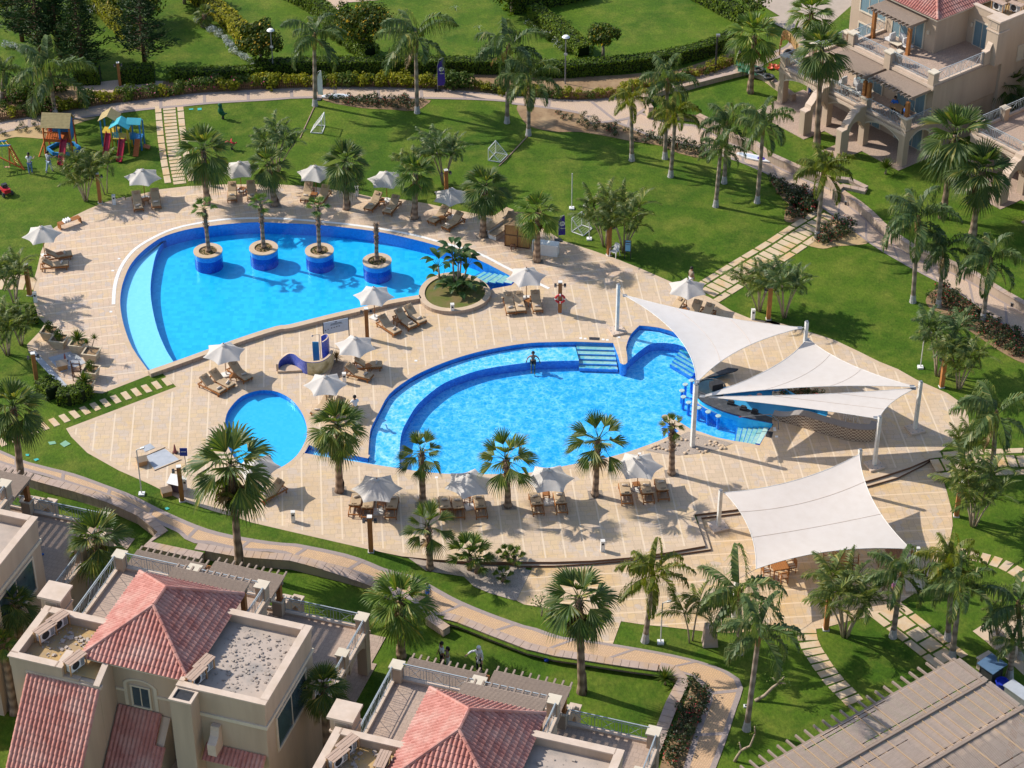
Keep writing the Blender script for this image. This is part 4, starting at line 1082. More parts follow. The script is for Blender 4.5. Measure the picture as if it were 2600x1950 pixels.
shrubs_line("A0 30,370 120,395 230,440", .6, 'S', .5, 'silver border plant on the far left garden lawn', 'silver border plants at the left')
shrubs_line("A0 560,20 700,60 760,150", .8, 'WG', .9, 'pale flowering bush in the far left garden', 'pale bushes far left', .3)
shrubs_line("A2 180,200 260,250 400,350 520,440", .6, 'WG', .6, 'white flowering border plant beside the diagonal hedge', 'white border plants', .2)
shrubs_line("A1 620,290 740,360 850,430", .8, 'G', .6, 'low green plant along the bare soil edge of the back lawn', 'low plants on the soil edge', .2)
# clipped hedges
def hedge(s, wdt, h, label, leaf=.10, dens=95, z=None, mat=None):
    ln = resample(smooth(PL(s, z), 4), .7); o = thing('hedge', label, 'hedge', (ln[0][0], ln[0][1], 0)); ox, oy = ln[0]
    rnd = random.Random(len(label)); zz = (lambda x, y: hgt(x, y)) if z is None else (lambda x, y: z)
    l2 = offset(ln, wdt / 2 - .06, False); r2 = offset(ln, -wdt / 2 + .06, False)
    if len(ln) > 6: l2, r2 = l2[1:-1], r2[1:-1]
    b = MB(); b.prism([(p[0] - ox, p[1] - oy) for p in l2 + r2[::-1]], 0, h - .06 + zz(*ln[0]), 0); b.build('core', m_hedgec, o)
    b = MB()
    for i in range(len(ln) - 1):
        p, q = Vector(ln[i]), Vector(ln[i + 1]); d = q - p; L = d.length
        if L < 1e-4: continue
        d.normalize(); nn = Vector((-d.y, d.x)); per = wdt + 2 * h
        bulge = rnd.uniform(-.03, .05)
        for k in range(int(L * per * dens)):
            t = rnd.uniform(0, L); u = rnd.uniform(0, per)
            if u < h: off_, z_, no = -wdt / 2, u, Vector((-nn.x, -nn.y, .25))
            elif u < h + wdt: off_, z_, no = u - h - wdt / 2, h, Vector((0, 0, 1))
            else: off_, z_, no = wdt / 2, u - h - wdt, Vector((nn.x, nn.y, .25))
            c = Vector((p.x + d.x * t + nn.x * off_ - ox, p.y + d.y * t + nn.y * off_ - oy, z_ + zz(p.x, p.y))) + no * (rnd.uniform(-.05, .05) + bulge)
            no = (no + Vector((rnd.uniform(-.7, .7), rnd.uniform(-.7, .7), rnd.uniform(-.5, .7)))).normalized(); a_ = no.orthogonal().normalized(); c_ = no.cross(a_); an = rnd.uniform(0, 6.28)
            a_, c_ = a_ * math.cos(an) + c_ * math.sin(an), c_ * math.cos(an) - a_ * math.sin(an); s_ = leaf * rnd.uniform(.6, 1.3)
            b.add([c - a_ * s_, c + c_ * s_ * .6, c + a_ * s_, c - c_ * s_ * .6], [(0, 1, 2, 3)])
    b.build('foliage', mat or m_hedge, o)
hedge("A1 -40,600 150,590 600,575 1000,575 1500,570 2030,580 A2 60,590 420,605 700,590 1100,550 1500,475 1760,385 1850,320", 1.1, 1.15, 'long clipped hedge curving behind the fence along the back lawns')
hedge("A0 1340,645 1600,640 1900,628 2180,615", 1.0, .95, 'lower clipped hedge left of the grey garden lamp')
hedge("A0 600,665 860,655", 1.3, 1.5, 'dark tall hedge block left of the garden gate')
hedge("A0 965,660 1290,645", 1.2, 1.4, 'dark hedge block right of the garden gate')
hedge("A0 790,40 900,180 1060,330", 1.2, 1.3, 'ragged yellow green hedge between the far left gardens', .12, 80, mat=m_shrubY)
hedge("A0 1500,-60 1720,110 1860,220 2020,400", 1.3, 1.2, 'sunlit diagonal hedge behind the silver border plants', .12, 80, mat=m_shrubY)
hedge("A1 250,-40 460,60 560,130 720,300 1000,520", 1.3, 1.3, 'diagonal hedge right of the flowering yellow tree row', .11, 85)
hedge("A2 240,130 420,270 560,380 680,500", 1.3, 1.1, 'diagonal hedge running down to the lamp post', .11, 85)
hedge("A2 1530,-20 1800,120 1960,210", 1.3, 1.2, 'hedge along the back road', .11, 80)
hedge("A2 0,110 250,60 760,-40", 1.2, 1.2, 'hedge at the top edge behind the sprinkler lawn', .11, 60)
hedge("B0 220,1065 300,1050 350,1075", 1.1, .9, 'short clipped hedge behind the wooden planters', .08, 140)
hedge("C0 345,90 420,140 480,200", 1.2, .9, 'clipped hedge beside the grey slab of the serving corner', .08, 140)
hedge("C0 470,190 560,190 660,160 715,120", 1.1, .9, 'rounded clipped hedge at the end of the stepping stones', .08, 140)
# broadleaf and conifer trees
def tree_mb(seed, h, rad, n, leaf, fl=0, lumps=16, zc=.62, sq=.8):
    rnd = random.Random(seed); tr, b = MB(), MB(); L = []
    tr.tube([(0, 0, 0), (.05, .03, h * .2), (.0, .08, h * .42)], [.17, .13, .1], 7, 0)
    for i in range(lumps):
        a = i * GA; q = rad * math.sqrt((i + .5) / lumps) * .78; c = Vector((math.cos(a) * q, math.sin(a) * q, h * zc + rnd.uniform(-.5, .5) * h * .42 * (1 - q / rad * .6)))
        L.append((c, rad * rnd.uniform(.26, .40)))
        tr.tube([(0, .06, h * .38), (c.x * .5, c.y * .5, h * .45 + (c.z - h * .45) * .4), c], [.06, .04, .015], 5, 0, False)
    for i in range(n + fl):
        c, r = rnd.choice(L); d = Vector((rnd.gauss(0, 1), rnd.gauss(0, 1), rnd.gauss(.2, 1))).normalized()
        p = c + d * r * rnd.uniform(.55, 1.1); p.z = max(p.z, h * .12)
        nn = (d + Vector((rnd.uniform(-.9, .9), rnd.uniform(-.9, .9), rnd.uniform(-.3, .9)))).normalized(); u = nn.orthogonal().normalized(); v = nn.cross(u); s = leaf * rnd.uniform(.6, 1.35)
        b.add([p - u * s, p + v * s * .6, p + u * s, p - v * s * .6], [(0, 1, 2, 3)], 0 if i < n else 1)
    return tr, b
def tree(seed, base, h, rad, label, n=2600, leaf=.14, fl=0, mats=None, lumps=16, zc=.62, z0=None):
    o = thing('flowering_tree' if fl else 'tree', label, 'tree', G(*base, z0)); tr, b = tree_mb(seed, h, rad, n, leaf, fl, lumps, zc)
    tr.build('trunk', m_barkq, o, smooth=True); b.build('crown', mats or [m_tree, m_flY], o)
tree(1, ('A0', 2095, 545), 4.4, 2.0, 'yellow flowering tree beside the grey garden lamp', 3600, .12, 240)
tree(2, ('A1', 900, 440), 4.8, 2.6, 'large yellow flowering tree over the diagonal hedge', 5200, .12, 260, lumps=24)
tree(3, ('A2', 790, 475), 3.4, 1.45, 'small orange blossomed tree on the back lawn', 2000, .11, 60)
tree(4, ('A2', 1985, 190), 3.4, 1.5, 'thin leafed tree beside the back road', 900, .11, 0, [m_shrubG, m_flY])
tree(5, ('A0', 1100, 190), 4.2, 2.6, 'dark yellow flowering tree at the top of the left gardens', 4200, .13, 160, lumps=20)
tree(6, ('A2', 60, 110), 3.6, 1.8, 'dark bushy tree behind the right feather palm at the top', 2200, .13, 0)
tree(7, ('A0', 1480, 30), 3.5, 2.0, 'dark bush tree in the shade at the top beside the pavement', 2000, .14, 0)
tree(8, ('A0', 60, 140), 3.5, 1.8, 'yellow green tree at the top left corner', 2000, .13, 0, [m_shrubY, m_flY])
def conifer(seed, base, h, rad, label):
    rnd = random.Random(seed); o = thing('conifer', label, 'tree', G(*base)); tr, b = MB(), MB()
    tr.tube([(0, 0, 0), (.03, 0, h * .5), (0, 0, h)], [.2, .12, .02], 7, 0)
    for i in range(64):
        t = (i + .5) / 64; z = h * (.14 + .84 * t); a = i * GA + rnd.uniform(-.5, .5); L = rad * (1 - t) ** .75 * rnd.uniform(.65, 1.2) + .18
        P = [Vector((math.cos(a) * L * s, math.sin(a) * L * s, z + L * (.10 * s + .10 * s * s))) for s in (0, .33, .66, 1)]
        tr.tube(P, [.045, .035, .022, .008], 4, 0, False)
        for k in range(int(46 * L / rad + 22)):
            s = rnd.uniform(.22, 1.05); p = Vector((math.cos(a) * L * s, math.sin(a) * L * s, z + L * (.1 * s + .1 * s * s))) + Vector((rnd.gauss(0, .14), rnd.gauss(0, .14), rnd.gauss(.05, .09))) * (1.1 + L * .25)
            d = Vector((math.cos(a) + rnd.uniform(-.9, .9), math.sin(a) + rnd.uniform(-.9, .9), rnd.uniform(-.2, .75))).normalized() * rnd.uniform(.16, .34); n = d.orthogonal().normalized() * .045
            b.add([p - n, p + n, p + n * .6 + d, p - n * .6 + d], [(0, 1, 2, 3)])
    tr.build('trunk', m_wooddark, o, smooth=True); b.build('crown', m_pine, o)
conifer(1, ('A0', 665, 560), 7.2, 1.9, 'middle dark conifer left of the garden gate')
conifer(2, ('A0', 1165, 545), 8.2, 2.1, 'tall dark conifer right of the garden gate casting shade on the lawn')
conifer(3, ('A0', 330, 440), 8.4, 2.4, 'broad dark conifer in the top left garden')
conifer(4, ('A0', 180, 330), 8.2, 2.2, 'rear dark conifer at the top left corner')
conifer(5, ('A0', 480, 470), 6.4, 1.7, 'conifer squeezed between the broad one and the middle one')
# giant strelitzia on the island
def strel(base, stems, label, z0=.53):
    o = thing('strelitzia', label, 'plant', G(*base, z0)); rnd = random.Random(len(label)); st, lf = MB(), MB()
    for (dx, dy, h) in stems:
        if h > .9: st.tube([(dx * .4, dy * .4, 0), (dx * .8, dy * .8, h * .6), (dx, dy, h)], [.08, .065, .05], 7, 0)
        for j in range(8 if h > .9 else 5):
            a = j * GA + dx * 3; el = R(rnd.uniform(35, 80)); p0 = Vector((dx, dy, h if h > .9 else 0)); L = rnd.uniform(.55, .85); p1 = p0 + dirv(a, el) * L
            st.tube([p0, p1], [.02, .015], 4, 1, False)
            B = rnd.uniform(.75, 1.05); e = el - .5; s = Vector((-math.sin(a), math.cos(a), 0)); pts = []
            q = p1.copy()
            for k in range(6): pts.append(q.copy()); q = q + dirv(a, e) * B / 5; e -= .24
            W = [.03, .17, .22, .20, .13, .01]; mid = len(lf.v)
            lf.v += [tuple(x) for x in pts] + [tuple(pts[k] + s * W[k] + Vector((0, 0, .06 * W[k] * 5))) for k in range(6)] + [tuple(pts[k] - s * W[k] + Vector((0, 0, .06 * W[k] * 5))) for k in range(6)]
            for k in range(5):
                lf.f.append((mid + k, mid + 6 + k, mid + 7 + k, mid + k + 1)); lf.f.append((mid + k, mid + k + 1, mid + 13 + k, mid + 12 + k)); lf.m += [0, 0]
    st.build('stem', [m_stem, m_bop], o, smooth=True); lf.build('leaves', m_bop, o)
strel(('B1', 1640, 790), [(-.25, .1, 2.5), (.35, .15, 2.3), (.75, -.1, 1.8), (.15, -.1, 2.0), (-.1, -.5, .3), (.3, -.45, .3), (.6, -.4, .3), (-.4, -.3, .3), (.1, -.8, .2), (.9, -.3, .3)], 'tall clump of broad leaved strelitzia on the round island')
strel(('B1', 1510, 735), [(-.1, 0, 1.1), (.1, .05, .3)], 'small leaning strelitzia at the left side of the island')
# small yuccas, cycads and low fans
def spiky(name, base, h, r, n, label, z0=None, mat=None, grp=None, heads=1, trunk=.3):
    o = thing(name, label, 'plant', G(*base, z0)); rnd = random.Random(len(label) * 3); b, t = MB(), MB()
    for k in range(heads):
        a = k * 2.4; c = Vector((math.cos(a) * .3 * (heads > 1), math.sin(a) * .3 * (heads > 1), trunk * (1 - .25 * k)))
        t.tube([(0, 0, 0), c * .6, c], [.09, .07, .06], 6, 0)
        for i in range(n):
            q = (i + .5) / n; d = dirv(i * GA, R(85 - 80 * q)); L = r * rnd.uniform(.8, 1.1); s = Vector((-d.y, d.x, 0)); s = s.normalized() * .035 if s.length > 1e-3 else Vector((.035, 0, 0))
            m_ = c + d * L * .5; t_ = c + d * L - Vector((0, 0, .18 * q * L)); b.add([c - s * .6, c + s * .6, m_ + s, m_ - s, t_], [(0, 1, 2, 3), (3, 2, 4)])
    t.build('trunk', m_stem, o, smooth=True); b.build('leaves', mat or m_shrubG, o); return o
def lowfan(base, r, label, trunk=.5, n=11, z0=None):
    o = thing('dwarf_fan_palm', label, 'palm tree', G(*base, z0)); rnd = random.Random(len(label)); b, t = MB(), MB()
    t.tube([(0, 0, 0), (0.02, 0, trunk)], [.17, .14], 8, 0)
    for i in range(n): fan_leaf(b, (0, 0, trunk), i * GA, R(82 - 80 * (i + .5) / n), r * .5, r * .62, 13, R(52), .4, 0, rnd)
    t.build('trunk', m_bark, o, smooth=True); b.build('crown', m_fan2, o)
lowfan(('C1', 1745, 1540), 1.55, 'short trunked fan palm in the middle of the near gravel bed', 1.1, 15)
lowfan(('C1', 1805, 1565), 1.2, 'darker fan palm leaning right beside the short one in the gravel', .9)
lowfan(('C1', 2045, 1475), .75, 'left head of the dwarf fan palm group at the gravel edge', .55)
lowfan(('C1', 2100, 1500), .8, 'right head of the dwarf fan palm group at the gravel edge', .6)
lowfan(('C1', 2015, 1630), .7, 'lowest dwarf fan palm at the corner of the gravel bed', .4)
spiky('yucca', ('D2', 1290, 970), 1, .85, 70, 'spiky yucca on the corner of the bottom retaining wall', -.3, trunk=.35)
spiky('yucca', ('A3', 1100, 1395), 1, 1.0, 90, 'bushy dracaena on the villa lawn', .9, trunk=.5)
def bare(base, pts, label, z0, leaves=14):
    o = thing('pruned_tree', label, 'tree', G(*base, z0)); t, b = MB(), MB(); rnd = random.Random(len(label))
    for P, r in pts: t.tube(P, [r * (1 - .45 * i / (len(P) - 1)) for i in range(len(P))], 6, 0)
    for P, r in pts:
        for i in range(leaves):
            p = Vector(P[-1]) + Vector((rnd.gauss(0, .14), rnd.gauss(0, .14), rnd.gauss(0, .12))); d = Vector((rnd.uniform(-1, 1), rnd.uniform(-1, 1), rnd.uniform(-.3, 1))) * .1; n = d.orthogonal().normalized() * .04; b.add([p - n, p + n, p + d], [(0, 1, 2)])
    t.build('trunk', m_stem, o, smooth=True); b.build('leaves', m_fan2, o)
bare(('D2', 1850, 1590), [([(0, 0, 0), (.15, 0, .45), (.3, .05, .75)], .1), ([(.3, .05, .75), (.2, .3, 1.1)], .06), ([(.3, .05, .75), (.75, .1, 1.0), (.95, .1, 1.9)], .08), ([(.95, .1, 1.9), (.9, .1, 2.4)], .05)], 'bare pruned frangipani with crooked branches at the bottom', 0, 6)
bare(('D3', 55, 1105), [([(0, 0, 0), (.5, .05, .35), (.9, .1, .9), (1.2, .1, 1.2)], .11), ([(1.2, .1, 1.2), (1.5, .3, 1.5)], .06), ([(1.2, .1, 1.2), (1.2, -.1, 1.6)], .06), ([(1.2, .1, 1.2), (.85, .2, 1.5)], .05), ([(1.2, .1, 1.2), (1.6, 0, 1.25)], .05)], 'leaning pruned frangipani on the bottom right lawn', 0, 22)
bare(('D2', 300, 425), [([(0, 0, 0), (.05, 0, .5), (-.1, 0, .9)], .06), ([(-.1, 0, .9), (-.3, .1, 1.3)], .04), ([(-.1, 0, .9), (.15, .1, 1.4)], .04), ([(.05, 0, .5), (-.4, .1, .9)], .035)], 'small thin shrub tree on the grass left of the shaggy palm', .15, 26)
# ---------------- umbrellas, loungers, tables
um = thing('parasol', 'x', 'umbrella')
b = MB(); RR, HH, DR = 1.42, 2.42, .62; NS, NR = 10, 6
vs, fs = [(0, 0, HH)], []
for j in range(1, NR + 1):
    t = j / NR
    for i in range(6 * NS):
        k = (i % NS) / NS; a = 2 * math.pi * i / (6 * NS)
        sag = 4 * k * (1 - k)
        ch = math.cos(math.pi / 6) / math.cos((k - .5) * math.pi / 3)          # straight edge between the ribs
        r = RR * t * (ch * (1 - .14 * sag * t))
        z = HH - DR * (t ** 1.08) - .07 * sag * t - .05 * t * (1 - sag)
        vs.append((r * math.cos(a), r * math.sin(a), z))
M_ = 6 * NS
for i in range(M_): fs.append((0, 1 + i, 1 + (i + 1) % M_))
for j in range(NR - 1):
    for i in range(M_): fs.append((1 + j * M_ + i, 1 + (j + 1) * M_ + i, 1 + (j + 1) * M_ + (i + 1) % M_, 1 + j * M_ + (i + 1) % M_))
b.add(vs, fs); cn = b.build('canopy', m_umb, um, smooth=True)
vt = MB(); vt.lathe([(.001, HH + .07), (.10, HH + .05), (.19, HH - .01)], 12); vt.build('vent_cap', m_umb, cn)
b = MB()
for i in range(6):
    a = i * math.pi / 3; e = (RR * .98 * math.cos(a), RR * .98 * math.sin(a), HH - DR - .07)
    b.tube([(0, 0, HH - .02), (e[0] * .5, e[1] * .5, HH - DR * .47 - .05), e], .014, 4, 0, False); b.tube([(0, 0, HH - .75), (e[0] * .5, e[1] * .5, HH - DR * .47 - .05)], .011, 4, 0, False)
b.build('ribs', m_wood, um)
b = MB(); b.tube([(0, 0, .05), (0, 0, HH + .04)], .027, 8); b.lathe([(.001, HH + .16), (.03, HH + .13), (.035, HH + .07), (.02, HH + .05)], 8); b.build('pole', m_wood, um)
b = MB(); b.cb((0, 0, .05), (.56, .56, .1)); b.lathe([(.05, .1), (.05, .3), (.03, .32)], 10); b.build('base', m_stain, um)
UP = Proto(um)
lg = thing('sun_lounger', 'x', 'sun lounger')
b = MB()
for s in (-1, 1): b.box(s * .33 - .025, -.98, .20, s * .33 + .025, .98, .29)
for y in (-.98, -.22, .93): b.box(-.305, y, .21, .305, y + .05, .28)
for i in range(9): b.box(-.305, -.12 + i * .115, .285, .305, -.05 + i * .115, .303)
fr = b.build('frame', m_wood, lg)
for s in (-1, 1):
    for y in (-.85, .82): MB().box(s * .33 - .03, y - .035, 0, s * .33 + .03, y + .035, .2).build('leg', m_wood, lg)
ca, sa = math.cos(R(37)), math.sin(R(37)); BM = Matrix.Translation((0, -.18, .30)) @ Matrix.Rotation(R(-37), 4, 'X') @ Matrix.Rotation(math.pi, 4, 'Z')
b = MB()
for s in (-1, 1): b.box(s * .28 - .025, 0, -.02, s * .28 + .025, .80, .03, 0, BM)
for i in range(7): b.box(-.27, .04 + i * .11, 0, .27, .11 + i * .11, .025, 0, BM)
for s in (-1, 1): b.bar((s * .22, -.62, .60), (s * .22, -.80, .24), .04, .04)
b.build('backrest', m_wood, lg)
def cushion(b, x0, y0, z0, x1, y1, z1, mt=None, r=.035):
    ring = [(0, r), (r * .3, r * .3), (r, 0)]
    xs, ys = (x0, x1), (y0, y1); vs, fs = [], []; prof = [(r, z0), (0, z0 + r), (0, z1 - r), (r * .35, z1 - r * .3), (r * 1.2, z1)]
    for ins, z in prof:
        for sx, sy in ((0, 0), (1, 0), (1, 1), (0, 1)):
            vs.append(((x0 + ins, x1 - ins)[sx], (y0 + ins, y1 - ins)[sy], z))
    for i in range(len(prof) - 1):
        for k in range(4): fs.append((i * 4 + k, i * 4 + (k + 1) % 4, i * 4 + 4 + (k + 1) % 4, i * 4 + 4 + k))
    fs.append(tuple(len(prof) * 4 - 4 + k for k in range(4)))
    if mt is not None: vs = [mt @ Vector(v) for v in vs]
    b.add(vs, fs)
b = MB(); cushion(b, -.32, -.20, .303, .32, .96, .40); cushion(b, -.32, .01, .03, .32, .83, .12, BM)
b.build('mattress', m_cush, lg)
b = MB(); cushion(b, -.15, .52, .12, .15, .74, .20, BM); b.tube([BM @ Vector((0, .74, .15)), BM @ Vector((0, .84, .10)), BM @ Vector((0, .84, .0))], .02, 5); b.build('head_pillow', m_cushd, lg)
LP = Proto(lg)
tw = MB(); tw.tube([(-.18, 0, .07), (-.17, 0, .07), (.17, 0, .07), (.18, 0, .07)], [.05, .068, .068, .05], 10); to = tw.build('rolled_towel', m_towel, smooth=True); tag(to, 'x', 'towel'); TP = Proto(to)
tb = thing('side_table', 'x', 'table'); b = MB()
for i in range(5): b.box(-.22, -.22 + i * .09, .38, .22, -.14 + i * .09, .41)
b.box(-.2, -.2, .33, .2, -.17, .38); b.box(-.2, .17, .33, .2, .2, .38); b.build('table_top', m_wood, tb)
for sx in (-1, 1):
    for sy in (-1, 1): MB().box(sx * .18 - .022, sy * .18 - .022, 0, sx * .18 + .022, sy * .18 + .022, .33).build('leg', m_wood, tb)
STP = Proto(tb)
ORD = {2: ['left', 'right'], 3: ['left', 'middle', 'right'], 1: ['single']}
# phrase, umbrella base, loungers head/foot, table
GR = [
 ('at the far left deck edge', ('B0', 362, 540), [(('B0', 378, 505), ('B0', 545, 512)), (('B0', 345, 575), ('B0', 522, 592))], ('B0', 485, 555)),
 ('nearest the playground lawn', ('A0', 1165, 1592), [(('B0', 1092, 35), ('B0', 1108, 135)), (('B0', 1240, 12), ('B0', 1252, 118))], ('B0', 1172, 118)),
 ('just right of the slab path', ('A0', 1938, 1530), [(('A0', 1862, 1480), ('A0', 1862, 1575)), (('A0', 2012, 1470), ('A0', 2020, 1565))], ('A0', 1945, 1548)),
 ('between the second and third far palms', ('A1', 517, 1562), [(('A1', 455, 1480), ('A1', 428, 1580)), (('A1', 588, 1505), ('A1', 545, 1598))], ('A1', 500, 1590)),
 ('right of the third far palm', ('A1', 1083, 1612), [(('B1', 1005, 45), ('B1', 948, 132)), (('B1', 1148, 72), ('B1', 1098, 162))], ('B1', 1040, 130)),
 ('shaded by the dense far palm', ('B1', 1600, 232), [(('B1', 1542, 155), ('B1', 1458, 240)), (('B1', 1655, 205), ('B1', 1575, 285))], ('B1', 1525, 265)),
 ('beside the pool rim and tall lamp post', ('B1', 985, 1035), [(('B1', 1052, 1035), ('B1', 1140, 1125)), (('B1', 1180, 983), ('B1', 1270, 1080)), (('B1', 1256, 948), ('B1', 1348, 1045))], ('B1', 1168, 1090)),
 ('right of the round island', ('B2', 178, 880), [(('B2', 35, 855), ('B2', 52, 955)), (('B2', 113, 845), ('B2', 133, 950)), (('B2', 250, 835), ('B2', 268, 945))], ('B2', 195, 930)),
 ('behind the first sail', ('B2', 1460, 975), [(('B2', 1390, 905), ('B2', 1340, 965)), (('B2', 1545, 922), ('B2', 1500, 1008)), (('B2', 1640, 950), ('B2', 1590, 1030))], ('B2', 1445, 1010)),
 ('left of the blue shower wall', ('B0', 1815, 1495), [(('B0', 1645, 1515), ('B0', 1755, 1600)), (('B0', 1718, 1470), ('B0', 1828, 1560)), (('B0', 1872, 1402), ('B0', 1970, 1500))], ('B0', 1872, 1538)),
 ('right of the blue shower wall', ('B1', 838, 1440), [(('B1', 850, 1372), ('B1', 995, 1400)), (('B1', 785, 1425), ('B1', 915, 1490))], ('B1', 930, 1455)),
 ('above the round kids pool', ('C1', 600, 235), [(('C1', 590, 165), ('C1', 545, 240)), (('C1', 690, 195), ('C1', 650, 270))], ('C1', 620, 240)),
 ('leftmost of the near row', ('C1', 1012, 1078), [(('C1', 815, 1040), ('C1', 845, 930)), (('C1', 918, 1060), ('C1', 940, 950)), (('C1', 1108, 1070), ('C1', 1135, 945))], ('C1', 1040, 1045)),
 ('second of the near row', ('C1', 1745, 1038), [(('C1', 1560, 1068), ('C1', 1540, 945)), (('C1', 1662, 1070), ('C1', 1640, 945)), (('C1', 1845, 1060), ('C1', 1815, 945))], ('C1', 1730, 985)),
 ('third of the near row', ('C2', 358, 1000), [(('C2', 280, 1040), ('C2', 240, 915)), (('C2', 465, 1015), ('C2', 438, 920))], ('C2', 338, 965)),
 ('rightmost of the near row', ('C2', 1068, 895), [(('C2', 992, 955), ('C2', 962, 835)), (('C2', 1165, 942), ('C2', 1128, 830)), (('C2', 1285, 925), ('C2', 1248, 800))], ('C2', 1060, 890)),
 ('half hidden by the ragged palm', ('C1', 60, 900), [(('C1', 200, 850), ('C1', 110, 935))], ('C1', 40, 960)),
]
rs.seed(4)
for gi, (ph, ub, ls, tbp) in enumerate(GR):
    p = G(*ub, ZD); near = gi in (12, 13, 14, 15)
    UP.put(p, R(rs.uniform(0, 60)), 'off white parasol ' + ph, 'parasols on the pool deck', (1.08, 1.08, 1.02) if near else 1.0)
    for i, (hd, ft) in enumerate(ls):
        a, c = G(*hd, ZD + .7), G(*ft, ZD + .38); m = (a + c) / 2; rz = math.atan2(c.y - a.y, c.x - a.x) - math.pi / 2
        w_ = ORD[len(ls)][i]
        if gi == 0: w_ = ('far', 'near')[i]
        LP.put((m.x, m.y, ZD), rz, f'{w_} tan lounger under the parasol {ph}', 'sun loungers on the pool deck')
        q = rs.uniform(.45, .7); d = Vector((c.x - a.x, c.y - a.y)).normalized()
        TP.put((m.x + d.x * q, m.y + d.y * q, ZD + .398), rz + rs.uniform(-.4, .5), f'rolled towel on the {w_} lounger {ph}', 'rolled towels')
    t = G(*tbp, ZD); STP.put(t, rs.uniform(0, 1.5), 'small slatted teak side table ' + ph, 'side tables by the loungers')
# square gravel pits round the deck palms
gm = M('gravel_dark', (.34, .28, .22), (.16, .13, .11), 18, rough=.95, bmp=.8, world=True)
for s in ("C1 640,880 755,868 762,938 645,948", "C1 1310,995 1420,985 1430,1030 1310,1040", "C1 1995,990 2115,985 2125,1055 2005,1060", "C2 668,905 785,898 800,965 682,975", "C2 1283,738 1395,730 1408,790 1295,800", "B1 130,110 225,105 240,150 145,152", "B1 1258,222 1350,215 1362,260 1270,265", "B2 220,570 310,565 320,600 230,605", "B1 1790,365 1890,360 1900,400 1800,400"):
    struct(sheet('gravel_pit', gm, PL(s, ZD), [], ZD + .006))
# ---------------- lamp posts and bollards
lp = thing('lamp_post', 'x', 'lamp post')
b = MB(); b.box(-.13, -.13, 0, .13, .13, 2.45); b.build('post', m_woodpost, lp); b = MB(); b.box(-.17, -.17, 0, .17, .17, .06); b.box(-.14, -.14, 2.45, .14, .14, 2.5); b.build('post_cap', m_stain, lp)
for s in (-1, 1):
    b = MB(); b.bar((s * .13, 0, 2.2), (s * .26, 0, 2.2), .04, .04); b.cb((s * .32, -.02, 2.2), (.16, .2, .2), rx=.3); f = b.build('floodlight', m_dark, lp)
    MB().cb((s * .32, -.13, 2.17), (.13, .01, .16), rx=.3).build('lens', m_grey, f)
LPP = Proto(lp)
for bs, rz, s, lab in [(('A0', 805, 1627), .2, 1, 'beside the areca clump at the playground'), (('B0', 240, 852), -.2, 1.02, 'at the left slab path and deck edge'), (('B0', 300, 1572), .3, 1, 'behind the serving corner at the left'), (('B1', 925, 1203), .1, .98, 'standing between the two pools beside the notice board'),
                       (('B2', 447, 992), 0, 1, 'carrying the red lifebuoy right of the island'), (('B2', 840, 530), .4, 1.0, 'next to the white plastic chair'), (('B2', 2120, 1045), 0, 1.05, 'between the areca clumps at the right deck edge'),
                       (('B3', 1550, 1588), .2, 1, 'near the right tip of the upper deck'), (('C1', 955, 1392), 0, 1.05, 'at the near deck edge with a thin aerial'), (('C0', 1462, 985), .2, 1.05, 'behind the white lid bin box'), (('C3', 1668, 1107), -.1, 1.05, 'dark red, right of the lower deck'),
                       (('D3', 622, 532), 0, 1.05, 'dark red, beside the yellow green areca clump'), (('A0', 965, 692), .2, .85, 'at the garden gate behind the fence'), (('A1', 1560, 1600), .3, 1, 'hidden among the arecas behind the fourth far parasol')]:
    LPP.put(G(*bs), rz, 'wooden floodlight post ' + lab, 'wooden floodlight posts', s)
bo = thing('bollard_light', 'x', 'bollard'); b = MB(); b.box(-.12, -.12, 0, .12, .12, .74); b.build('body', m_white, bo)
b = MB(); b.box(-.07, -.124, .5, .07, -.119, .64); b.box(.119, -.07, .5, .124, .07, .64); b.build('lens', m_dark, bo); b = MB(); b.box(-.13, -.13, .74, .13, .13, .77); b.build('cap', m_stain, bo); BP = Proto(bo)
for bs, lab in [(('B0', 918, 122), 'near the playground areca clump'), (('A1', 842, 1570), 'right of the third far palm'), (('B1', 1608, 997), 'before the round island rim'), (('B1', 742, 1555), 'below the loungers right of the shower wall'), (('B0', 287, 905), 'at the left slab path'), (('C1', 332, 1152), 'alone on the near left deck'),
                (('C2', 790, 1385), 'alone on the near deck above the steps'), (('B2', 1995, 1042), 'at the right deck edge areca clump'), (('C0', 1487, 890), 'behind the white lid bin box'), (('A0', 1690, 1492), 'behind the leftmost far palm')]:
    BP.put(G(*bs, ZD), .1, 'white bollard light ' + lab, 'white bollard lights')
# lifebuoy hanging on the post
p = G('B2', 447, 992, ZD); lb = thing('lifebuoy', 'red lifebuoy hanging on the wooden post right of the island', 'lifebuoy', (p.x, p.y - .2, p.z + 1.25))
def torus(b, Rr, r, n=24, k=8, a0=0, a1=2 * math.pi, m=0):
    pts = [(Rr * math.cos(a0 + (a1 - a0) * i / n), 0, Rr * math.sin(a0 + (a1 - a0) * i / n)) for i in range(n + 1)]
    b.tube(pts, r, k, m, False)
m_red = M('red_plastic', (.50, .02, .03), (.42, .02, .03), 3, rough=.4)
b = MB(); torus(b, .3, .075); b.build('ring', m_red, lb, smooth=True)
for q in range(4):
    b = MB(); torus(b, .3, .079, 4, 8, q * 1.571 - .15, q * 1.571 + .15); b.build('band', m_white, lb, smooth=True)
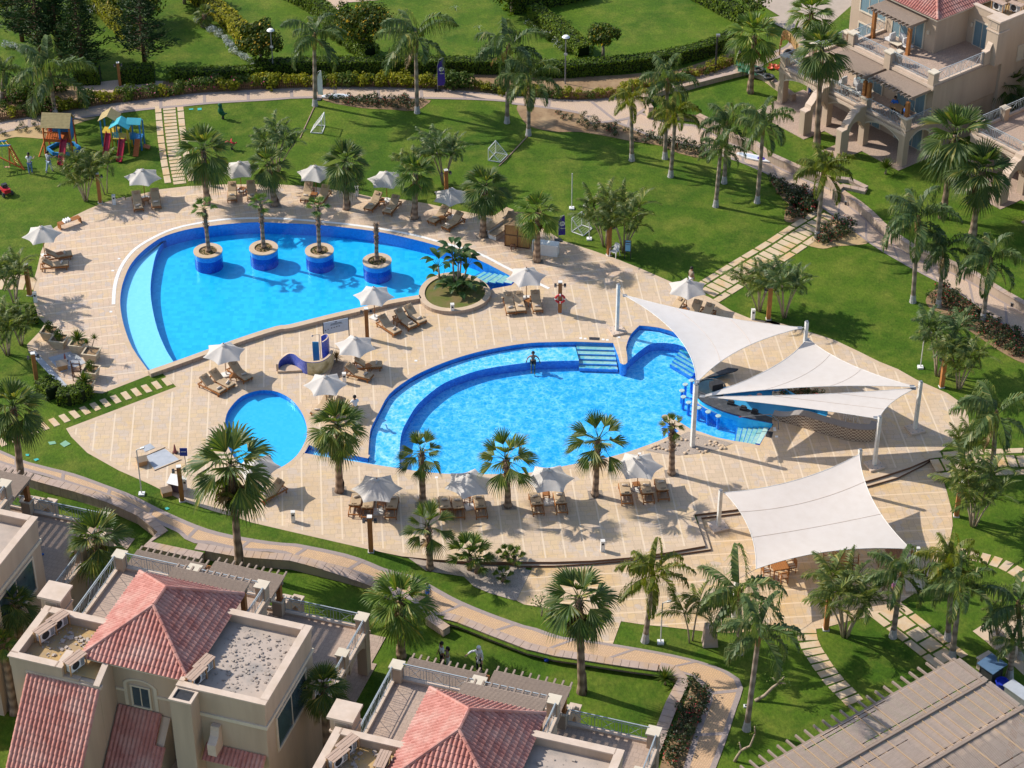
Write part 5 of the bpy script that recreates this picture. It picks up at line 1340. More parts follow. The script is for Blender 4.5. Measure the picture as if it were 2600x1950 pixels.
# tall garden lamps
gl = thing('street_lamp', 'x', 'street lamp'); b = MB(); b.tube([(0, 0, 0), (0, 0, 4.0)], [.06, .045], 8); b.build('pole', m_grey, gl); b = MB(); b.lathe([(.05, 4.0), (.12, 4.12), (.10, 4.2)], 14); b.build('lantern', m_dark, gl)
b = MB(); b.lathe([(.001, 4.36), (.2, 4.32), (.32, 4.2), (.3, 4.17), (.001, 4.18)], 18); b.build('lamp_shade', m_white, gl); MB().box(-.14, -.08, 2.6, .14, -.05, 2.8).build('plate', m_stain, gl); GLP = Proto(gl)
GLP.put(G('A0', 2195, 605), 0, 'grey garden lamp before the yellow flowering tree', 'tall garden lamps', .95); GLP.put(G('A2', 490, 672), 0, 'grey garden lamp at the end of the diagonal hedge', 'tall garden lamps', .98)
pp_ = lambda nm, lab, cat, base, z=None: thing(nm, lab, cat, G(*base, z))
o = pp_('street_lamp', 'dark slim lamp post at the right end of the picket fence', 'street lamp', ('A2', 1695, 570)); MB().tube([(0, 0, 0), (0, 0, 3.1)], .07, 8).build('pole', m_dark, o); MB().cb((.05, -.05, 3.2), (.3, .2, .2), rx=.3).build('lantern', m_grey, o)
o = pp_('street_lamp', 'dark post lamp on the pavement at the top edge', 'street lamp', ('A1', 595, 100)); MB().tube([(0, 0, 0), (0, 0, 4)], .06, 8).build('pole', m_dark, o); MB().lathe([(.1, 4), (.3, 4.1), (.001, 4.3)], 12).build('lamp_shade', m_white, o)
# thin white outdoor shower / flag poles
for bs, h, arm, lab in [(('C0', 1138, 935), 3.35, 1, 'thin white lamp mast with an arm on the grass near the walkway'), (('B2', 542, 158), 2.95, 0, 'plain white pole standing on the lawn'), (('B2', 683, 405), 2.6, -1, 'thin white mast beside the third goal'), (('B3', 1380, 1435), 2.6, 1, 'thin white mast left of the right areca clumps'), (('D2', 1255, 640), 2.9, 1, 'thin mast on a white block on the lower grass')]:
    o = pp_('light_mast', lab, 'mast', bs); MB().tube([(0, 0, 0), (0, 0, h)], .035, 8).build('pole', m_stain, o)
    if arm: b = MB(); b.tube([(0, 0, h), (.25 * arm, 0, h + .12)], .03, 6); b.cb((.36 * arm, 0, h + .14), (.26, .14, .08), ry=-.3 * arm); b.build('lamp_head', m_stain, o)
    MB().cb((0, 0, .06), (.36, .36, .12)).build('base', m_white, o)
# ---------------- shower wall
o = pp_('poolside_shower', 'curvy blue mosaic shower wall with tall half round screen', 'shower', ('B1', 430, 1480), ZD); O = G('B1', 430, 1480, ZD)
wl_ = smooth([tuple(Vector((p[0] - O.x, p[1] - O.y))) for p in PL("B1 215,1462 228,1430 262,1408 300,1405 345,1425 385,1458 430,1484 500,1492 570,1480 630,1440 655,1395", ZD)], 4)
hs = [.78 + .12 * sstep(0, len(wl_) * .3, i) for i in range(len(wl_))]
def curvewall(b, pts, th, hf, m_in, m_out, m_top):
    c = offset(pts, th, False); n = len(pts)
    H_ = [hf(i / (n - 1)) for i in range(n)]
    for L_, m in ((pts, m_out), (c, m_in)):
        b.add([(p[0], p[1], 0) for p in L_] + [(p[0], p[1], H_[i]) for i, p in enumerate(L_)], [(i, i + 1, n + i + 1, n + i) for i in range(n - 1)], m)
    b.add([(p[0], p[1], H_[i]) for i, p in enumerate(pts)] + [(p[0], p[1], H_[i]) for i, p in enumerate(c)], [(i, i + 1, n + i + 1, n + i) for i in range(n - 1)], m_top)
    for k in (0, n - 1): b.add([(pts[k][0], pts[k][1], 0), (c[k][0], c[k][1], 0), (c[k][0], c[k][1], H_[k]), (pts[k][0], pts[k][1], H_[k])], [(0, 1, 2, 3)], m_top)
m_mos = TILE('blue_mosaic', (.05, .08, .38), (.14, .18, .50), .06, .3)
b = MB(); curvewall(b, wl_, .16, lambda t: .55 + .45 * sstep(.1, .45, t), 0, 0, 1); b.build('mosaic_wall', [m_mos, m_coping], o)
# cream outer part with climbing stain
b = MB(); out_ = offset(wl_[int(len(wl_) * .62):], -.012, False); n = len(out_); b.add([(p[0], p[1], 0.01) for p in out_] + [(p[0], p[1], .95) for p in out_], [(i, i + 1, n + i + 1, n + i) for i in range(n - 1)]); b.build('cream_render', M('cream_render', (.62, .55, .36), (.5, .42, .22), 2.5, (.25, .2, .08), 1.6, .85), o)
sc_c = [tuple(Vector((p[0] - O.x, p[1] - O.y))) for p in PL("B1 585,1380", ZD)][0]
arc = [(sc_c[0] - .05 + .40 * math.cos(R(a)), sc_c[1] + .40 * math.sin(R(a))) for a in range(-95, 116, 15)]
b = MB(); curvewall(b, arc, .08, lambda t: 1.75 + .25 * math.sin(math.pi * t), 0, 0, 1); b.build('tall_screen', [m_mos, m_coping], o)
b = MB(); b.cb((sc_c[0] - .52, sc_c[1] - .28, .85), (.42, .06, 1.7)); b.build('panel', M('cyan_panel', (.03, .20, .38), (.04, .24, .44), 3, rough=.4), o)
b = MB(); b.tube([(sc_c[0] - .3, sc_c[1] + .3, 0), (sc_c[0] - .3, sc_c[1] + .3, 1.9), (sc_c[0] - .75, sc_c[1] + .1, 1.95)], .02, 6); b.lathe([(.08, 1.9), (.02, 1.96)], 8, 0, (sc_c[0] - .75, sc_c[1] + .1, 0)); b.build('shower_pipe', m_grey, o)
b = MB(); e_ = [tuple(Vector((p[0] - O.x, p[1] - O.y))) for p in PL("B1 205,1480 225,1445 290,1418 350,1435 408,1470", ZD)]; b.prism(e_, 0, .16); b.build('foot_basin', m_coping, o)
struct(sheet('gravel_bed', gm, PL("B1 660,1330 740,1390 720,1480 690,1530 610,1510 650,1420", ZD), [], ZD + .008))
spiky('dry_plant', ('B1', 680, 1385), .6, .6, 40, 'withered brown plant in the gravel behind the shower wall', ZD, m_fandead, None, 1, .3)
# ---------------- notice boards
def board(lab, base, w_, z0_, h_, rz, face, lines=(), frame=m_dark, tilt=0, zb=ZD, name='notice_board'):
    o = thing(name, lab, 'sign', G(*base, zb), rz)
    for s in (-1, 1): MB().box(s * w_ / 2 - .025, -.025, 0, s * w_ / 2 + .025, .025, z0_ + h_).build('post', frame, o)
    pn = MB().box(-w_ / 2 + .03, -.03, z0_, w_ / 2 - .03, .0, z0_ + h_).build('panel', face, o)
    if lines:
        b = MB()
        for (x0, y0, x1, y1) in lines: b.box(-w_ / 2 + w_ * x0, -.034, z0_ + h_ * y0, -w_ / 2 + w_ * x1, -.031, z0_ + h_ * y1)
        b.build('lettering', m_dark, pn)
    return o
m_pale = M('pale_panel', (.52, .58, .64), (.46, .52, .58), 1.5, rough=.35)
BL = [(.30 + .036 * i, .74, .325 + .036 * i, .80) for i in range(12)] + [(.28 + .03 * i, .66, .30 + .03 * i, .70) for i in range(16)] + [(.46, .86, .54, .92)] + [(.30 + .1 * i + .02 * k, .42 + .012 * i, .313 + .1 * i + .02 * k, .50 + .012 * i) for i in range(4) for k in range(3)] + [(.06, .3, .10, .4), (.17, .36, .2, .44)]
board('large pale rules board on dark legs between the pools', ('B1', 680, 1235), 1.75, .85, .95, R(21), m_pale, BL)
board('blue notice board beside the white plastic chair', ('B2', 990, 560), .42, .65, .85, R(-8), M('cyan_sign', (.12, .34, .52), (.16, .40, .58), 2, rough=.4), [(.1, .8, .9, .9), (.2, .6, .8, .66)], zb=.3)
o = pp_('sign', 'small dark blue sign on a leaning pole near the kids pool', 'sign', ('C0', 1508, 775), ZD); MB().tube([(0, 0, 0), (-.12, 0, 1.8)], .02, 6).build('pole', m_dark, o); s_ = MB().cb((-.12, -.03, 1.75), (.46, .04, .52), rx=-.2).build('panel', M('navy_panel', (.02, .05, .25), (.03, .06, .3), 2, rough=.35), o); MB().cb((-.12, -.055, 1.78), (.3, .01, .04), rx=-.2).build('lettering', m_white, s_)
# ---------------- wooden planters with plants
plx = thing('square_planter', 'x', 'planter'); b = MB()
for i in range(3): b.add([(sx * (.36 + .045 * (i + e)), sy * (.36 + .045 * (i + e)), .22 * (i + e) - .012 * e) for e in (0, 1) for sx, sy in ((-1, -1), (1, -1), (1, 1), (-1, 1))], [(0, 1, 5, 4), (1, 2, 6, 5), (2, 3, 7, 6), (3, 0, 4, 7)])
for sx, sy, w1, w2 in ((0, -1, .53, .05), (0, 1, .53, .05), (-1, 0, .05, .43), (1, 0, .05, .43)): b.cb((sx * .48, sy * .48, .67), (w1 * 2, w2 * 2, .05))
b.build('box', M('cream_planter', (.56, .46, .32), (.48, .38, .26), 4, rough=.8), plx); MB().box(-.42, -.42, .5, .42, .42, .56).build('soil', m_soil, plx); PXP = Proto(plx)
PT = [(('B0', 405, 1195), 's', 'topmost of the row'), (('B0', 482, 1262), 'b', 'second from the top'), (('B0', 635, 1297), 'y', 'with a big spiky yucca'), (('B0', 742, 1367), 't', 'with a bent twin headed dracaena'), (('B0', 735, 1512), 's', 'with a grey green bush'), (('B0', 690, 1635), 'y', 'nearest the clipped hedge')]
for bs, k, lab in PT:
    p = G(*bs, ZD); PXP.put(p, R(-12), 'square cream wooden planter ' + lab, 'square planters by the serving corner', 1.0)
    zt = ZD + .56
    if k == 'y': o = spiky('yucca', bs, 1, .8, 80, 'yucca growing in the planter ' + lab, ZD, m_shrubG, None, 1, .9)
    elif k == 't':
        o = thing('dracaena', 'bent twin headed dracaena in its planter', 'plant', (p.x, p.y, zt)); t = MB(); lf = MB()
        for P in ([(0, 0, 0), (.1, 0, .5), (.3, .05, 1.1)], [(0, 0, 0), (-.15, .05, .4), (-.25, .1, .7)]):
            t.tube(P, .03, 6); c = Vector(P[-1])
            for i in range(40): d = dirv(i * GA, R(85 - 100 * i / 40)); s = d.orthogonal().normalized() * .022; lf.add([c - s, c + s, c + d * .42], [(0, 1, 2)])
        t.build('trunk', m_stem, o); lf.build('leaves', m_shrubG, o)
    else: SHP['G'][1].put((p.x, p.y, zt), 1, 'leafy bush in the planter ' + lab, 'planter bushes', (.5, .5, .75))
# serving corner slabs, hatches
m_slabg = M('grey_hatch', (.42, .44, .47), (.36, .38, .41), 3, (.30, .32, .34), 1, .6, world=True)
for s, lab in (("B0 228,1308 282,1298 570,1608 520,1622", 'x'), ("B0 385,1355 590,1298 690,1395 490,1475", 'x'), ("C0 1170,628 1325,568 1440,655 1240,735", 'x'), ("C0 1130,555 1205,525 1245,560 1165,593", 'x')):
    struct(sheet('floor_hatch', m_slabg, PL(s, ZD), [], ZD + .02))
b = MB(); fr_ = PL("C0 1165,628 1325,558 1442,655 1240,738", ZD); fr_.append(fr_[0]); b.strip(fr_, offset(fr_, .1, False), ZD + .05); b.strip(fr_, fr_, ZD, ZD + .05); struct(b.build('hatch_kerb', m_coping))
for s in ("C0 385,515 440,508 452,528 400,538", "C0 480,530 525,502 567,530 515,557"): struct(sheet('garden_hatch', M('green_hatch', (.20, .38, .24), (.18, .34, .22), 3), PL(s, None), [], .33))
for s in ("A0 1515,875 1550,872 1552,882 1518,885", "A0 1585,870 1618,868 1618,885 1586,888", "C0 205,612 235,612 232,628 208,628", "C0 268,655 300,645 316,655 285,670", "C0 1320,1045 1345,1038 1362,1050 1335,1062"): struct(sheet('valve_cover', M('teal_cover', (.05, .36, .32), (.06, .4, .36), 3), PL(s, None), [], .335))
for s in ("B2 682,1188 768,1192 765,1215 683,1210", "C2 2095,470 2112,425 2160,432 2145,482"): struct(sheet('drain_grate', m_dark, PL(s, ZD), [], ZD + .01))
m_woodl = M('light_timber', (.50, .30, .14), (.42, .24, .11), 4, rough=.7)
def kennel(lab, base, s=1.0, z=ZD, rz=.4):
    o = thing('speaker_box', lab, 'box', G(*base, z), rz); b = MB(); b.box(-.28 * s, -.24 * s, 0, .28 * s, .24 * s, .42 * s)
    b.add([(-.28 * s, -.24 * s, .42 * s), (-.28 * s, .24 * s, .42 * s), (-.28 * s, 0, .6 * s), (.28 * s, -.24 * s, .42 * s), (.28 * s, .24 * s, .42 * s), (.28 * s, 0, .6 * s)], [(0, 1, 2), (3, 5, 4)])
    b.build('body', m_woodl, o)
    b = MB()
    for q in (-1, 1): b.bar((-.33 * s, q * .15 * s, .52 * s), (.33 * s, q * .15 * s, .52 * s), .36 * s, .03)
    b = MB()
    for q in (-1, 1): b.add([(-.33 * s, q * .31 * s, .39 * s), (.33 * s, q * .31 * s, .39 * s), (.33 * s, 0, .63 * s), (-.33 * s, 0, .63 * s), (-.33 * s, q * .31 * s, .36 * s), (.33 * s, q * .31 * s, .36 * s)], [(0, 1, 2, 3), (0, 1, 5, 4)])
    b.build('roof', m_coping, o)
kennel('small wooden house shaped box on the grey slab at the serving corner', ('B0', 500, 1440), 1.1); kennel('small wooden house shaped box beside the grey floor hatch', ('C0', 1140, 690), 1.0); kennel('wooden house shaped box on the grass by the white lid bin', ('C0', 1335, 935), 1.0, .3)
def cone(lab, base):
    o = thing('traffic_cone', lab, 'cone', G(*base, ZD + .02)); MB().box(-.16, -.16, 0, .16, .16, .03).build('foot', m_wooddark, o); MB().lathe([(.12, .03), (.03, .62), (.001, .64)], 14).build('cone', M('faded_red', (.28, .09, .08), (.22, .08, .07), 3), o)
cone('faded traffic cone on the grey slab by the planters', ('B0', 525, 1385)); cone('faded traffic cone behind the grey floor hatch', ('C0', 1405, 598))
o = pp_('directors_chair_pair', 'dark folding chair stack beside the square planters', 'chair', ('B0', 590, 1540), ZD); b = MB()
for x in (0, .55): b.bar((x, 0, 0), (x - .05, .1, 1.5), .05, .05); b.bar((x, .45, 0), (x - .05, .2, 1.2), .05, .05)
for z in (.3, .7, 1.0, 1.3): b.bar((0, .05 * z, z), (.55, .05 * z, z), .04, .05)
for z in (.45, .85): b.bar((-.03, .0, z), (-.03, .45, z), .04, .05); b.bar((.53, .0, z), (.53, .45, z), .04, .05)
b.build('frame', m_wooddark, o); b = MB()
for i in range(6): b.box(.02 + i * .085, 0, .72, .08 + i * .085, .42, .75)
b.build('seat', m_wooddark, o)
# bin box with white lid
o = pp_('serving_cart', 'dark box with white tilted lid beside the post at the near left deck', 'cart', ('C0', 1415, 905), .3); o.rotation_euler = (0, 0, -.35); MB().box(-.36, -.26, .1, .36, .26, .75).build('box', M('purple_box', (.14, .09, .12), (.1, .07, .09), 3), o); MB().cb((0, -.02, .86), (.84, .72, .04), rx=.42).build('lid', m_white, o)
# bench with towels
o = pp_('bench', 'slatted teak bench with towels at the upper left deck edge', 'bench', ('B0', 560, 290), ZD); o.rotation_euler = (0, 0, R(38)); b = MB()
for i in range(5): b.box(-.85, -.24 + i * .1, .40, .85, -.16 + i * .1, .44)
b.build('seat', m_wood, o)
for s in (-1, 1):
    b = MB()
    for i in range(5): b.box(s * .82 - .03, -.24 + i * .1, 0, s * .82 + .03, -.16 + i * .1, .40)
    b.build('leg', m_wood, o)
bp = G('B0', 545, 262, ZD + .44)
m_tw = M('white_towel', (.74, .72, .70), (.66, .64, .62), 8, rough=1)
for i in range(6):
    t = MB(); t.tube([(-.2, 0, 0), (.2, 0, 0)], .065, 8); q = t.build('rolled_towel', m_tw, None, (bp.x + .02 * i - .25 + .12 * (i % 3), bp.y - .12 + .11 * (i % 3), ZD + .505 + .12 * (i // 3)), R(128)); tag(q, 'white rolled towel in the pile on the teak bench', 'towel', 'white towels piled on the bench')
# ---------------- bamboo hut, counter, mattresses, flag
hp = G('B1', 2110, 465, ZD); o = thing('bamboo_hut', 'small bamboo towel hut behind the yellow green fan palm', 'hut', hp, R(-14))
m_bam = M('bamboo', (.40, .22, .08), (.27, .14, .05), 3, rough=.7, stretch=(14, 14, .7))
b = MB(); b.box(-.75, .0, 0, 1.05, 1.5, 1.85); b.build('wall', m_bam, o); b = MB()
for x in (-.77, .15, 1.02): b.box(x, -.035, 0, x + .06, -.003, 1.86)
for z in (.0, .9, 1.75): b.box(-.77, -.03, z, 1.07, -.006, z + .07)
b.build('frame', m_wooddark, o); b = MB(); b.add([(-.9, -.2, 1.85), (1.2, -.2, 1.85), (1.2, 1.65, 1.92), (-.9, 1.65, 1.92), (-.3, .7, 2.2), (.6, .7, 2.2)], [(0, 1, 5, 4), (1, 2, 5), (2, 3, 4, 5), (3, 0, 4)]); b.build('roof', M('thatch', (.33, .22, .12), (.24, .15, .08), 8, rough=1), o)
o = thing('service_counter', 'white L shaped counter beside the bamboo hut', 'counter', G('B2', 365, 540, ZD), R(-14)); MB().box(-.75, 0, 0, .55, .62, .85).build('cabinet', m_white, o); MB().box(-.78, -.03, .85, .58, .65, .9).build('counter_top', m_white, o); MB().box(-1.35, .3, .8, -.79, .65, .86).build('shelf', m_white, o); MB().box(-1.35, .3, 0, -1.3, .65, .8).build('leg', m_white, o)
o = thing('stool', 'small dark stool in front of the bamboo hut', 'stool', G('B1', 2095, 490, ZD), .2); MB().box(-.19, -.17, .36, .19, .17, .41).build('seat', m_wooddark, o)
for sx in (-1, 1):
    for sy in (-1, 1): MB().box(sx * .16 - .02, sy * .14 - .02, 0, sx * .16 + .02, sy * .14 + .02, .36).build('leg', m_wooddark, o)
for i, (bs, n, lab) in enumerate([(('B1', 1935, 330), 6, 'stack of tan lounger mattresses left of the bamboo hut'), (('B1', 1990, 360), 4, 'lower mattress stack touching the hut wall'), (('B1', 2010, 225), 3, 'mattress stack behind the bamboo hut')]):
    p = G(*bs, ZD); o = thing('mattress_stack', lab, 'mattresses', p, R(-36)); b = MB(); w_ = MB()
    for k in range(n): cushion(w_ if k < n - 1 else b, -.34, -.95, .1 * k, .34, .95, .1 * k + .098)
    w_.build('white_edges', m_stain, o); b.build('top_mattress', m_cush, o)
m_purple = M('purple_cloth', (.055, .03, .28), (.045, .025, .22), 3, rough=.7)
def feather_flag(lab, base, h, w_, mat, rz=0, emblem=True, z=None):
    o = thing('feather_flag', lab, 'flag', G(*base, z), rz); b = MB(); b.tube([(0, 0, 0), (0, 0, h * .75), (w_ * .25, 0, h * .95), (w_ * .8, 0, h)], .02, 6); b.build('pole', m_grey, o); b = MB(); MB().cb((0, 0, .04), (.5, .4, .08)).build('base', m_dark, o)
    pts = []
    for i in range(13):
        t = i / 12; z_ = .45 + (h - .5) * t; x0 = .02 + (w_ * .7 * ((t - .72) / .28) ** 1.6 if t > .72 else 0); pts.append((x0, z_, w_ * (1 - .12 * t) if t < .97 else w_ * .86))
    b.add([(p[0], .02 * math.sin(p[1] * 4), p[1]) for p in pts] + [(max(p[2], p[0] + .01), .05 * math.sin(p[1] * 4 + 1), p[1]) for p in pts], [(i, i + 1, 14 + i, 13 + i) for i in range(12)]); f = b.build('banner', mat, o)
    if emblem:
        b = MB(); zc = .45 + (h - .5) * .62; n = 20
        b.add([(w_ * .5 + .2 * math.cos(6.283 * i / n), -.07, zc + .2 * math.sin(6.283 * i / n)) for i in range(n)], [tuple(range(n))])
        for i in range(4): b.box(w_ * .3 + .09 * i, -.075, zc - .42, w_ * .3 + .09 * i + .06, -.07, zc - .36)
        b.build('emblem', m_white, f)
        b = MB()
        for x in (-.1, -.02, .06): b.box(w_ * .5 + x, -.08, zc - .07, w_ * .5 + x + .035, -.073, zc + .07)
        b.build('emblem_mark', m_purple, f)
feather_flag('purple feather flag with a white round emblem on the far walkway', ('A1', 1490, 730), 2.9, .62, m_purple, .15)
feather_flag('purple flag with a white emblem behind the bamboo hut', ('B2', 435, 415), 2.1, .5, m_purple, .1)
feather_flag('white feather flag behind the drooping feather palm', ('A1', 530, 800), 2.6, .45, m_white, -.2, False)
# plastic chair
o = thing('plastic_chair', 'white plastic armchair by the wooden post at the lawn edge', 'chair', G('B2', 885, 540, .3), R(-35)); b = MB(); b.box(-.24, -.22, .42, .24, .22, .45); b.build('seat', m_white, o)
b = MB(); b.add([(-.22, .22, .45), (.22, .22, .45), (.2, .34, .88), (.1, .35, .93), (-.1, .35, .93), (-.2, .34, .88), (-.22, .25, .45), (.22, .25, .45), (.2, .37, .88), (.1, .38, .93), (-.1, .38, .93), (-.2, .37, .88)], [(0, 1, 2, 3, 4, 5), (11, 10, 9, 8, 7, 6), (1, 7, 8, 2), (2, 8, 9, 3), (3, 9, 10, 4), (4, 10, 11, 5), (5, 11, 6, 0)]); b.build('backrest', m_white, o)
for s in (-1, 1):
    b = MB(); b.tube([(s * .26, -.24, .0), (s * .27, -.2, .64), (s * .27, .05, .66), (s * .22, .3, .66)], .022, 6); b.build('arm', m_white, o)
    for y in (-.2, .24): MB().tube([(s * .23, y, .42), (s * .27, y * 1.25, 0)], .025, 6).build('leg', m_white, o)
# ---------------- goals
def goal(lab, pts, z, H_):
    P = [G(*p, z) for p in pts]; o = thing('football_goal', lab, 'goal', P[0]); Q = [p - P[0] for p in P]; T = [Q[1] + Vector((0, 0, H_)), Q[2] + Vector((0, 0, H_))]
    b = MB(); f = .035
    for a, c in ((Q[0], Q[1]), (Q[1], Q[2]), (Q[2], Q[3]), (Q[3], Q[0]), (Q[1], T[0]), (Q[2], T[1]), (T[0], T[1]), (Q[0], T[0]), (Q[3], T[1])): b.tube([a + Vector((0, 0, f)), c + Vector((0, 0, f))], f, 6)
    b.build('frame', m_white, o); n = MB()
    for i in range(1, 9):
        t = i / 9; n.tube([Q[0].lerp(Q[3], t), T[0].lerp(T[1], t)], .006, 3, 0, False); n.tube([Q[0].lerp(T[0], t), Q[3].lerp(T[1], t)], .006, 3, 0, False)
        n.tube([Q[0].lerp(Q[1], t), T[0] * 1 if False else Q[1].lerp(T[0], 1 - t) if False else Q[0].lerp(T[0], t)], .006, 3, 0, False); n.tube([Q[3].lerp(Q[2], t), Q[3].lerp(T[1], t)], .006, 3, 0, False)
    n.build('net', m_stain, o)
goal('white football goal nearest the far palms and rope line', [('A1', 470, 1068), ('A1', 562, 1072), ('A1', 585, 1010), ('A1', 500, 1005)], .3, 1.15)
goal('white football goal lying at the end of the right rope', [('A1', 1990, 1305), ('A1', 1897, 1290), ('A1', 1955, 1225), ('A1', 2050, 1245)], .3, 1.0)
goal('white football goal behind the areca clump with white mast', [('B2', 635, 378), ('B2', 542, 345), ('B2', 622, 290), ('B2', 705, 320)], .3, 1.1)
for s, lab in (("A1 500,860 385,1110", 'striped rope lying on the lawn left of the first goal'), ("A2 195,1088 15,1280 A1 1980,1335", 'striped rope lying on the lawn up to the second goal')):
    l = PL(s); o = MB(); o.tube([(p[0], p[1], .33) for p in l], .04, 6); tag(o.build('rope', M('rope_red', (.45, .30, .24), (.3, .18, .13), 20, world=True)), lab, 'rope')
# boats and boards
def boat(lab, base, L, W_, rz, emblem, z):
    o = thing('paddle_board', lab, 'board', G(*base, z), rz); b = MB(); n = 16; pr = [(L * (i / n - .5), W_ * .5 * (math.sin(math.pi * min(1, .03 + i / n * .97)) ** .55)) for i in range(n + 1)]
    b.prism([(x, -w) for x, w in pr] + [(x, w) for x, w in pr[::-1]], .02, .12); b.build('hull', m_white, o)
    b = MB(); b.prism([(x * .9, -w * .6) for x, w in pr] + [(x * .9, w * .6) for x, w in pr[::-1]], .12, .125); d = b.build('deck_pad', M('pale_blue', (.45, .52, .62), (.5, .56, .66), 2), o)
    if emblem: b = MB(); b.add([(L * .18 + .3 * math.cos(6.283 * i / 18), .26 * math.sin(6.283 * i / 18), .132) for i in range(18)], [tuple(range(18))]); b.build('emblem', m_purple, o)
boat('white rowing boat hull lying on the path edge by the rose bed', ('A1', 680, 778), 2.4, .7, .05, False, .34)
boat('white paddle board with purple oval on the right path', ('A2', 2010, 1270), 2.9, .75, R(-27), True, .34)
# ---------------- shade sails, masts and the swim-up bar
SH = lambda p, q: p
def mast(top, h, z0, lab, base=None, plate=True, th=.2):
    p = G(*top, z0 + h) if base is None else G(*base, z0)
    o = thing('shade_post', lab, 'post', (p.x, p.y, z0), R(20)); b = MB(); b.box(-th / 2, -th / 2, 0, th / 2, th / 2, h); b.build('post', m_stain, o); b = MB(); b.cb((0, 0, h + .03), (th * .8, th * .8, .06)); b.build('cap', m_grey, o)
    if plate: b = MB(); b.cb((0, 0, .07), (1.0, 1.0, .14)); pb = b.build('base_block', m_cap, o); b = MB(); [b.lathe([(.035, .14), (.035, .16), (.001, .165)], 6, 0, (.42 * math.cos(a * .785) * (1.1 if a % 2 else 1), .42 * math.sin(a * .785) * (1.1 if a % 2 else 1), 0)) for a in range(8)]; b.build('bolts', m_grey, pb)
    return Vector((p.x, p.y, z0 + h))
P1 = mast(None, 3.7, ZD, 'white shade sail post left of the first sail by the pool', ('B2', 905, 1142))
P2 = mast(('B3', 470, 1065), 3.9, ZD, 'white shade post whose top shows between the first two sails')
P3 = mast(None, 3.7, ZD, 'white shade post at the right corner of the second sail', ('C3', 1335, 418))
P4 = mast(None, 3.75, ZD, 'white shade post at the front corner of the thin third sail', ('C3', 1010, 708))
P5 = mast(None, 4.68, ZD, 'tallest white shade post standing in the pebble bed', ('C2', 1510, 548), False, .24)
P6 = mast(None, 2.75, 0.02, 'short white shade post left of the big square sail', ('C2', 1718, 1197), True)
P7 = mast(('C3', 900, 575), 3.3, .02, 'white shade post at the top corner of the square sail')
P8 = mast(None, 2.9, .02, 'white shade post hidden behind the dark feather palm', ('D2', 1842, 440), False)
def cable(b, a, c): b.tube([a, c], .014, 5)
def sail_tri(lab, A, B, C, posts, sag=(.09, .09, .09), dip=.25):
    o = thing('shade_sail', lab, 'shade sail', (A + B + C) / 3); c0 = (A + B + C) / 3; n = 22; idx = {}; b = MB(); vs = []
    A, B, C = A - c0, B - c0, C - c0
    def pt(a, bb, c):
        p = A * a + B * bb + C * c
        for (P, Q, Rr, x, y, s) in ((A, B, C, a, bb, sag[0]), (B, C, A, bb, c, sag[1]), (C, A, B, c, a, sag[2])):
            m = (P + Q) / 2; d = (Rr - m); d = d / d.length; p = p + d * (4 * x * y * s * (P - Q).length * 1.0)
        p.z -= dip * 27 * a * bb * c * .5
        return p
    for i in range(n + 1):
        for j in range(n + 1 - i): idx[i, j] = len(vs); vs.append(pt(1 - (i + j) / n, i / n, j / n))
    fs = []
    for i in range(n):
        for j in range(n - i):
            fs.append((idx[i, j], idx[i + 1, j], idx[i, j + 1]))
            if i + j < n - 1: fs.append((idx[i + 1, j], idx[i + 1, j + 1], idx[i, j + 1]))
    b.add(vs, fs); b.build('cloth', m_sail, o, smooth=True); b = MB()
    for e in ([pt(1 - k / n, k / n, 0) for k in range(n + 1)], [pt(0, 1 - k / n, k / n) for k in range(n + 1)], [pt(k / n, 0, 1 - k / n) for k in range(n + 1)]): b.tube(e, .022, 5, 0, False)
    b.build('hem', m_stain, o); b = MB()
    for f in (.3, .6): b.tube([pt((1 - f) * (1 - k / n), f, (1 - f) * k / n) + Vector((0, 0, .006)) for k in range(n + 1)], .010, 4, 0, False)
    b.build('seam', m_cap, o)
    for q in (A, B, C): d = -q.normalized() * .22; MB().cb(q + d, (.3, .3, .03)).build('corner_plate', m_grey, o)
    b = MB()
    for q, s in zip((A, B, C), posts):
        if s is not None: cable(b, q, s - c0)
    b.build('cable', m_grey, o)
sail_tri('first triangular cream sail over the pool edge', G('B2', 950, 845, 3.6), G('B3', 440, 1112, 3.75), G('B2', 1543, 1560, 4.75), (P1 - Vector((0, 0, .3)), P2 - Vector((0, 0, .2)), P5 - Vector((0, 0, .1))), (.05, .085, .10))
sail_tri('second large triangular sail over the swim up bar', G('B3', 475, 1195, 2.75), G('C3', 1345, 71, 3.75), G('C2', 1565, 152, 3.9), (P2 - Vector((0, 0, 1.15)), P3 - Vector((0, 0, .25)), P5 - Vector((0, 0, .9))), (.085, .05, .085))
sail_tri('narrow third sail in front of the second sail', G('C2', 1590, 148, 3.75), G('C3', 1350, 78, 3.6), G('C3', 1050, 328, 3.85), (P5 - Vector((0, 0, 1.0)), P3 - Vector((0, 0, .4)), P4 - Vector((0, 0, .2))), (.03, .09, .035), .1)
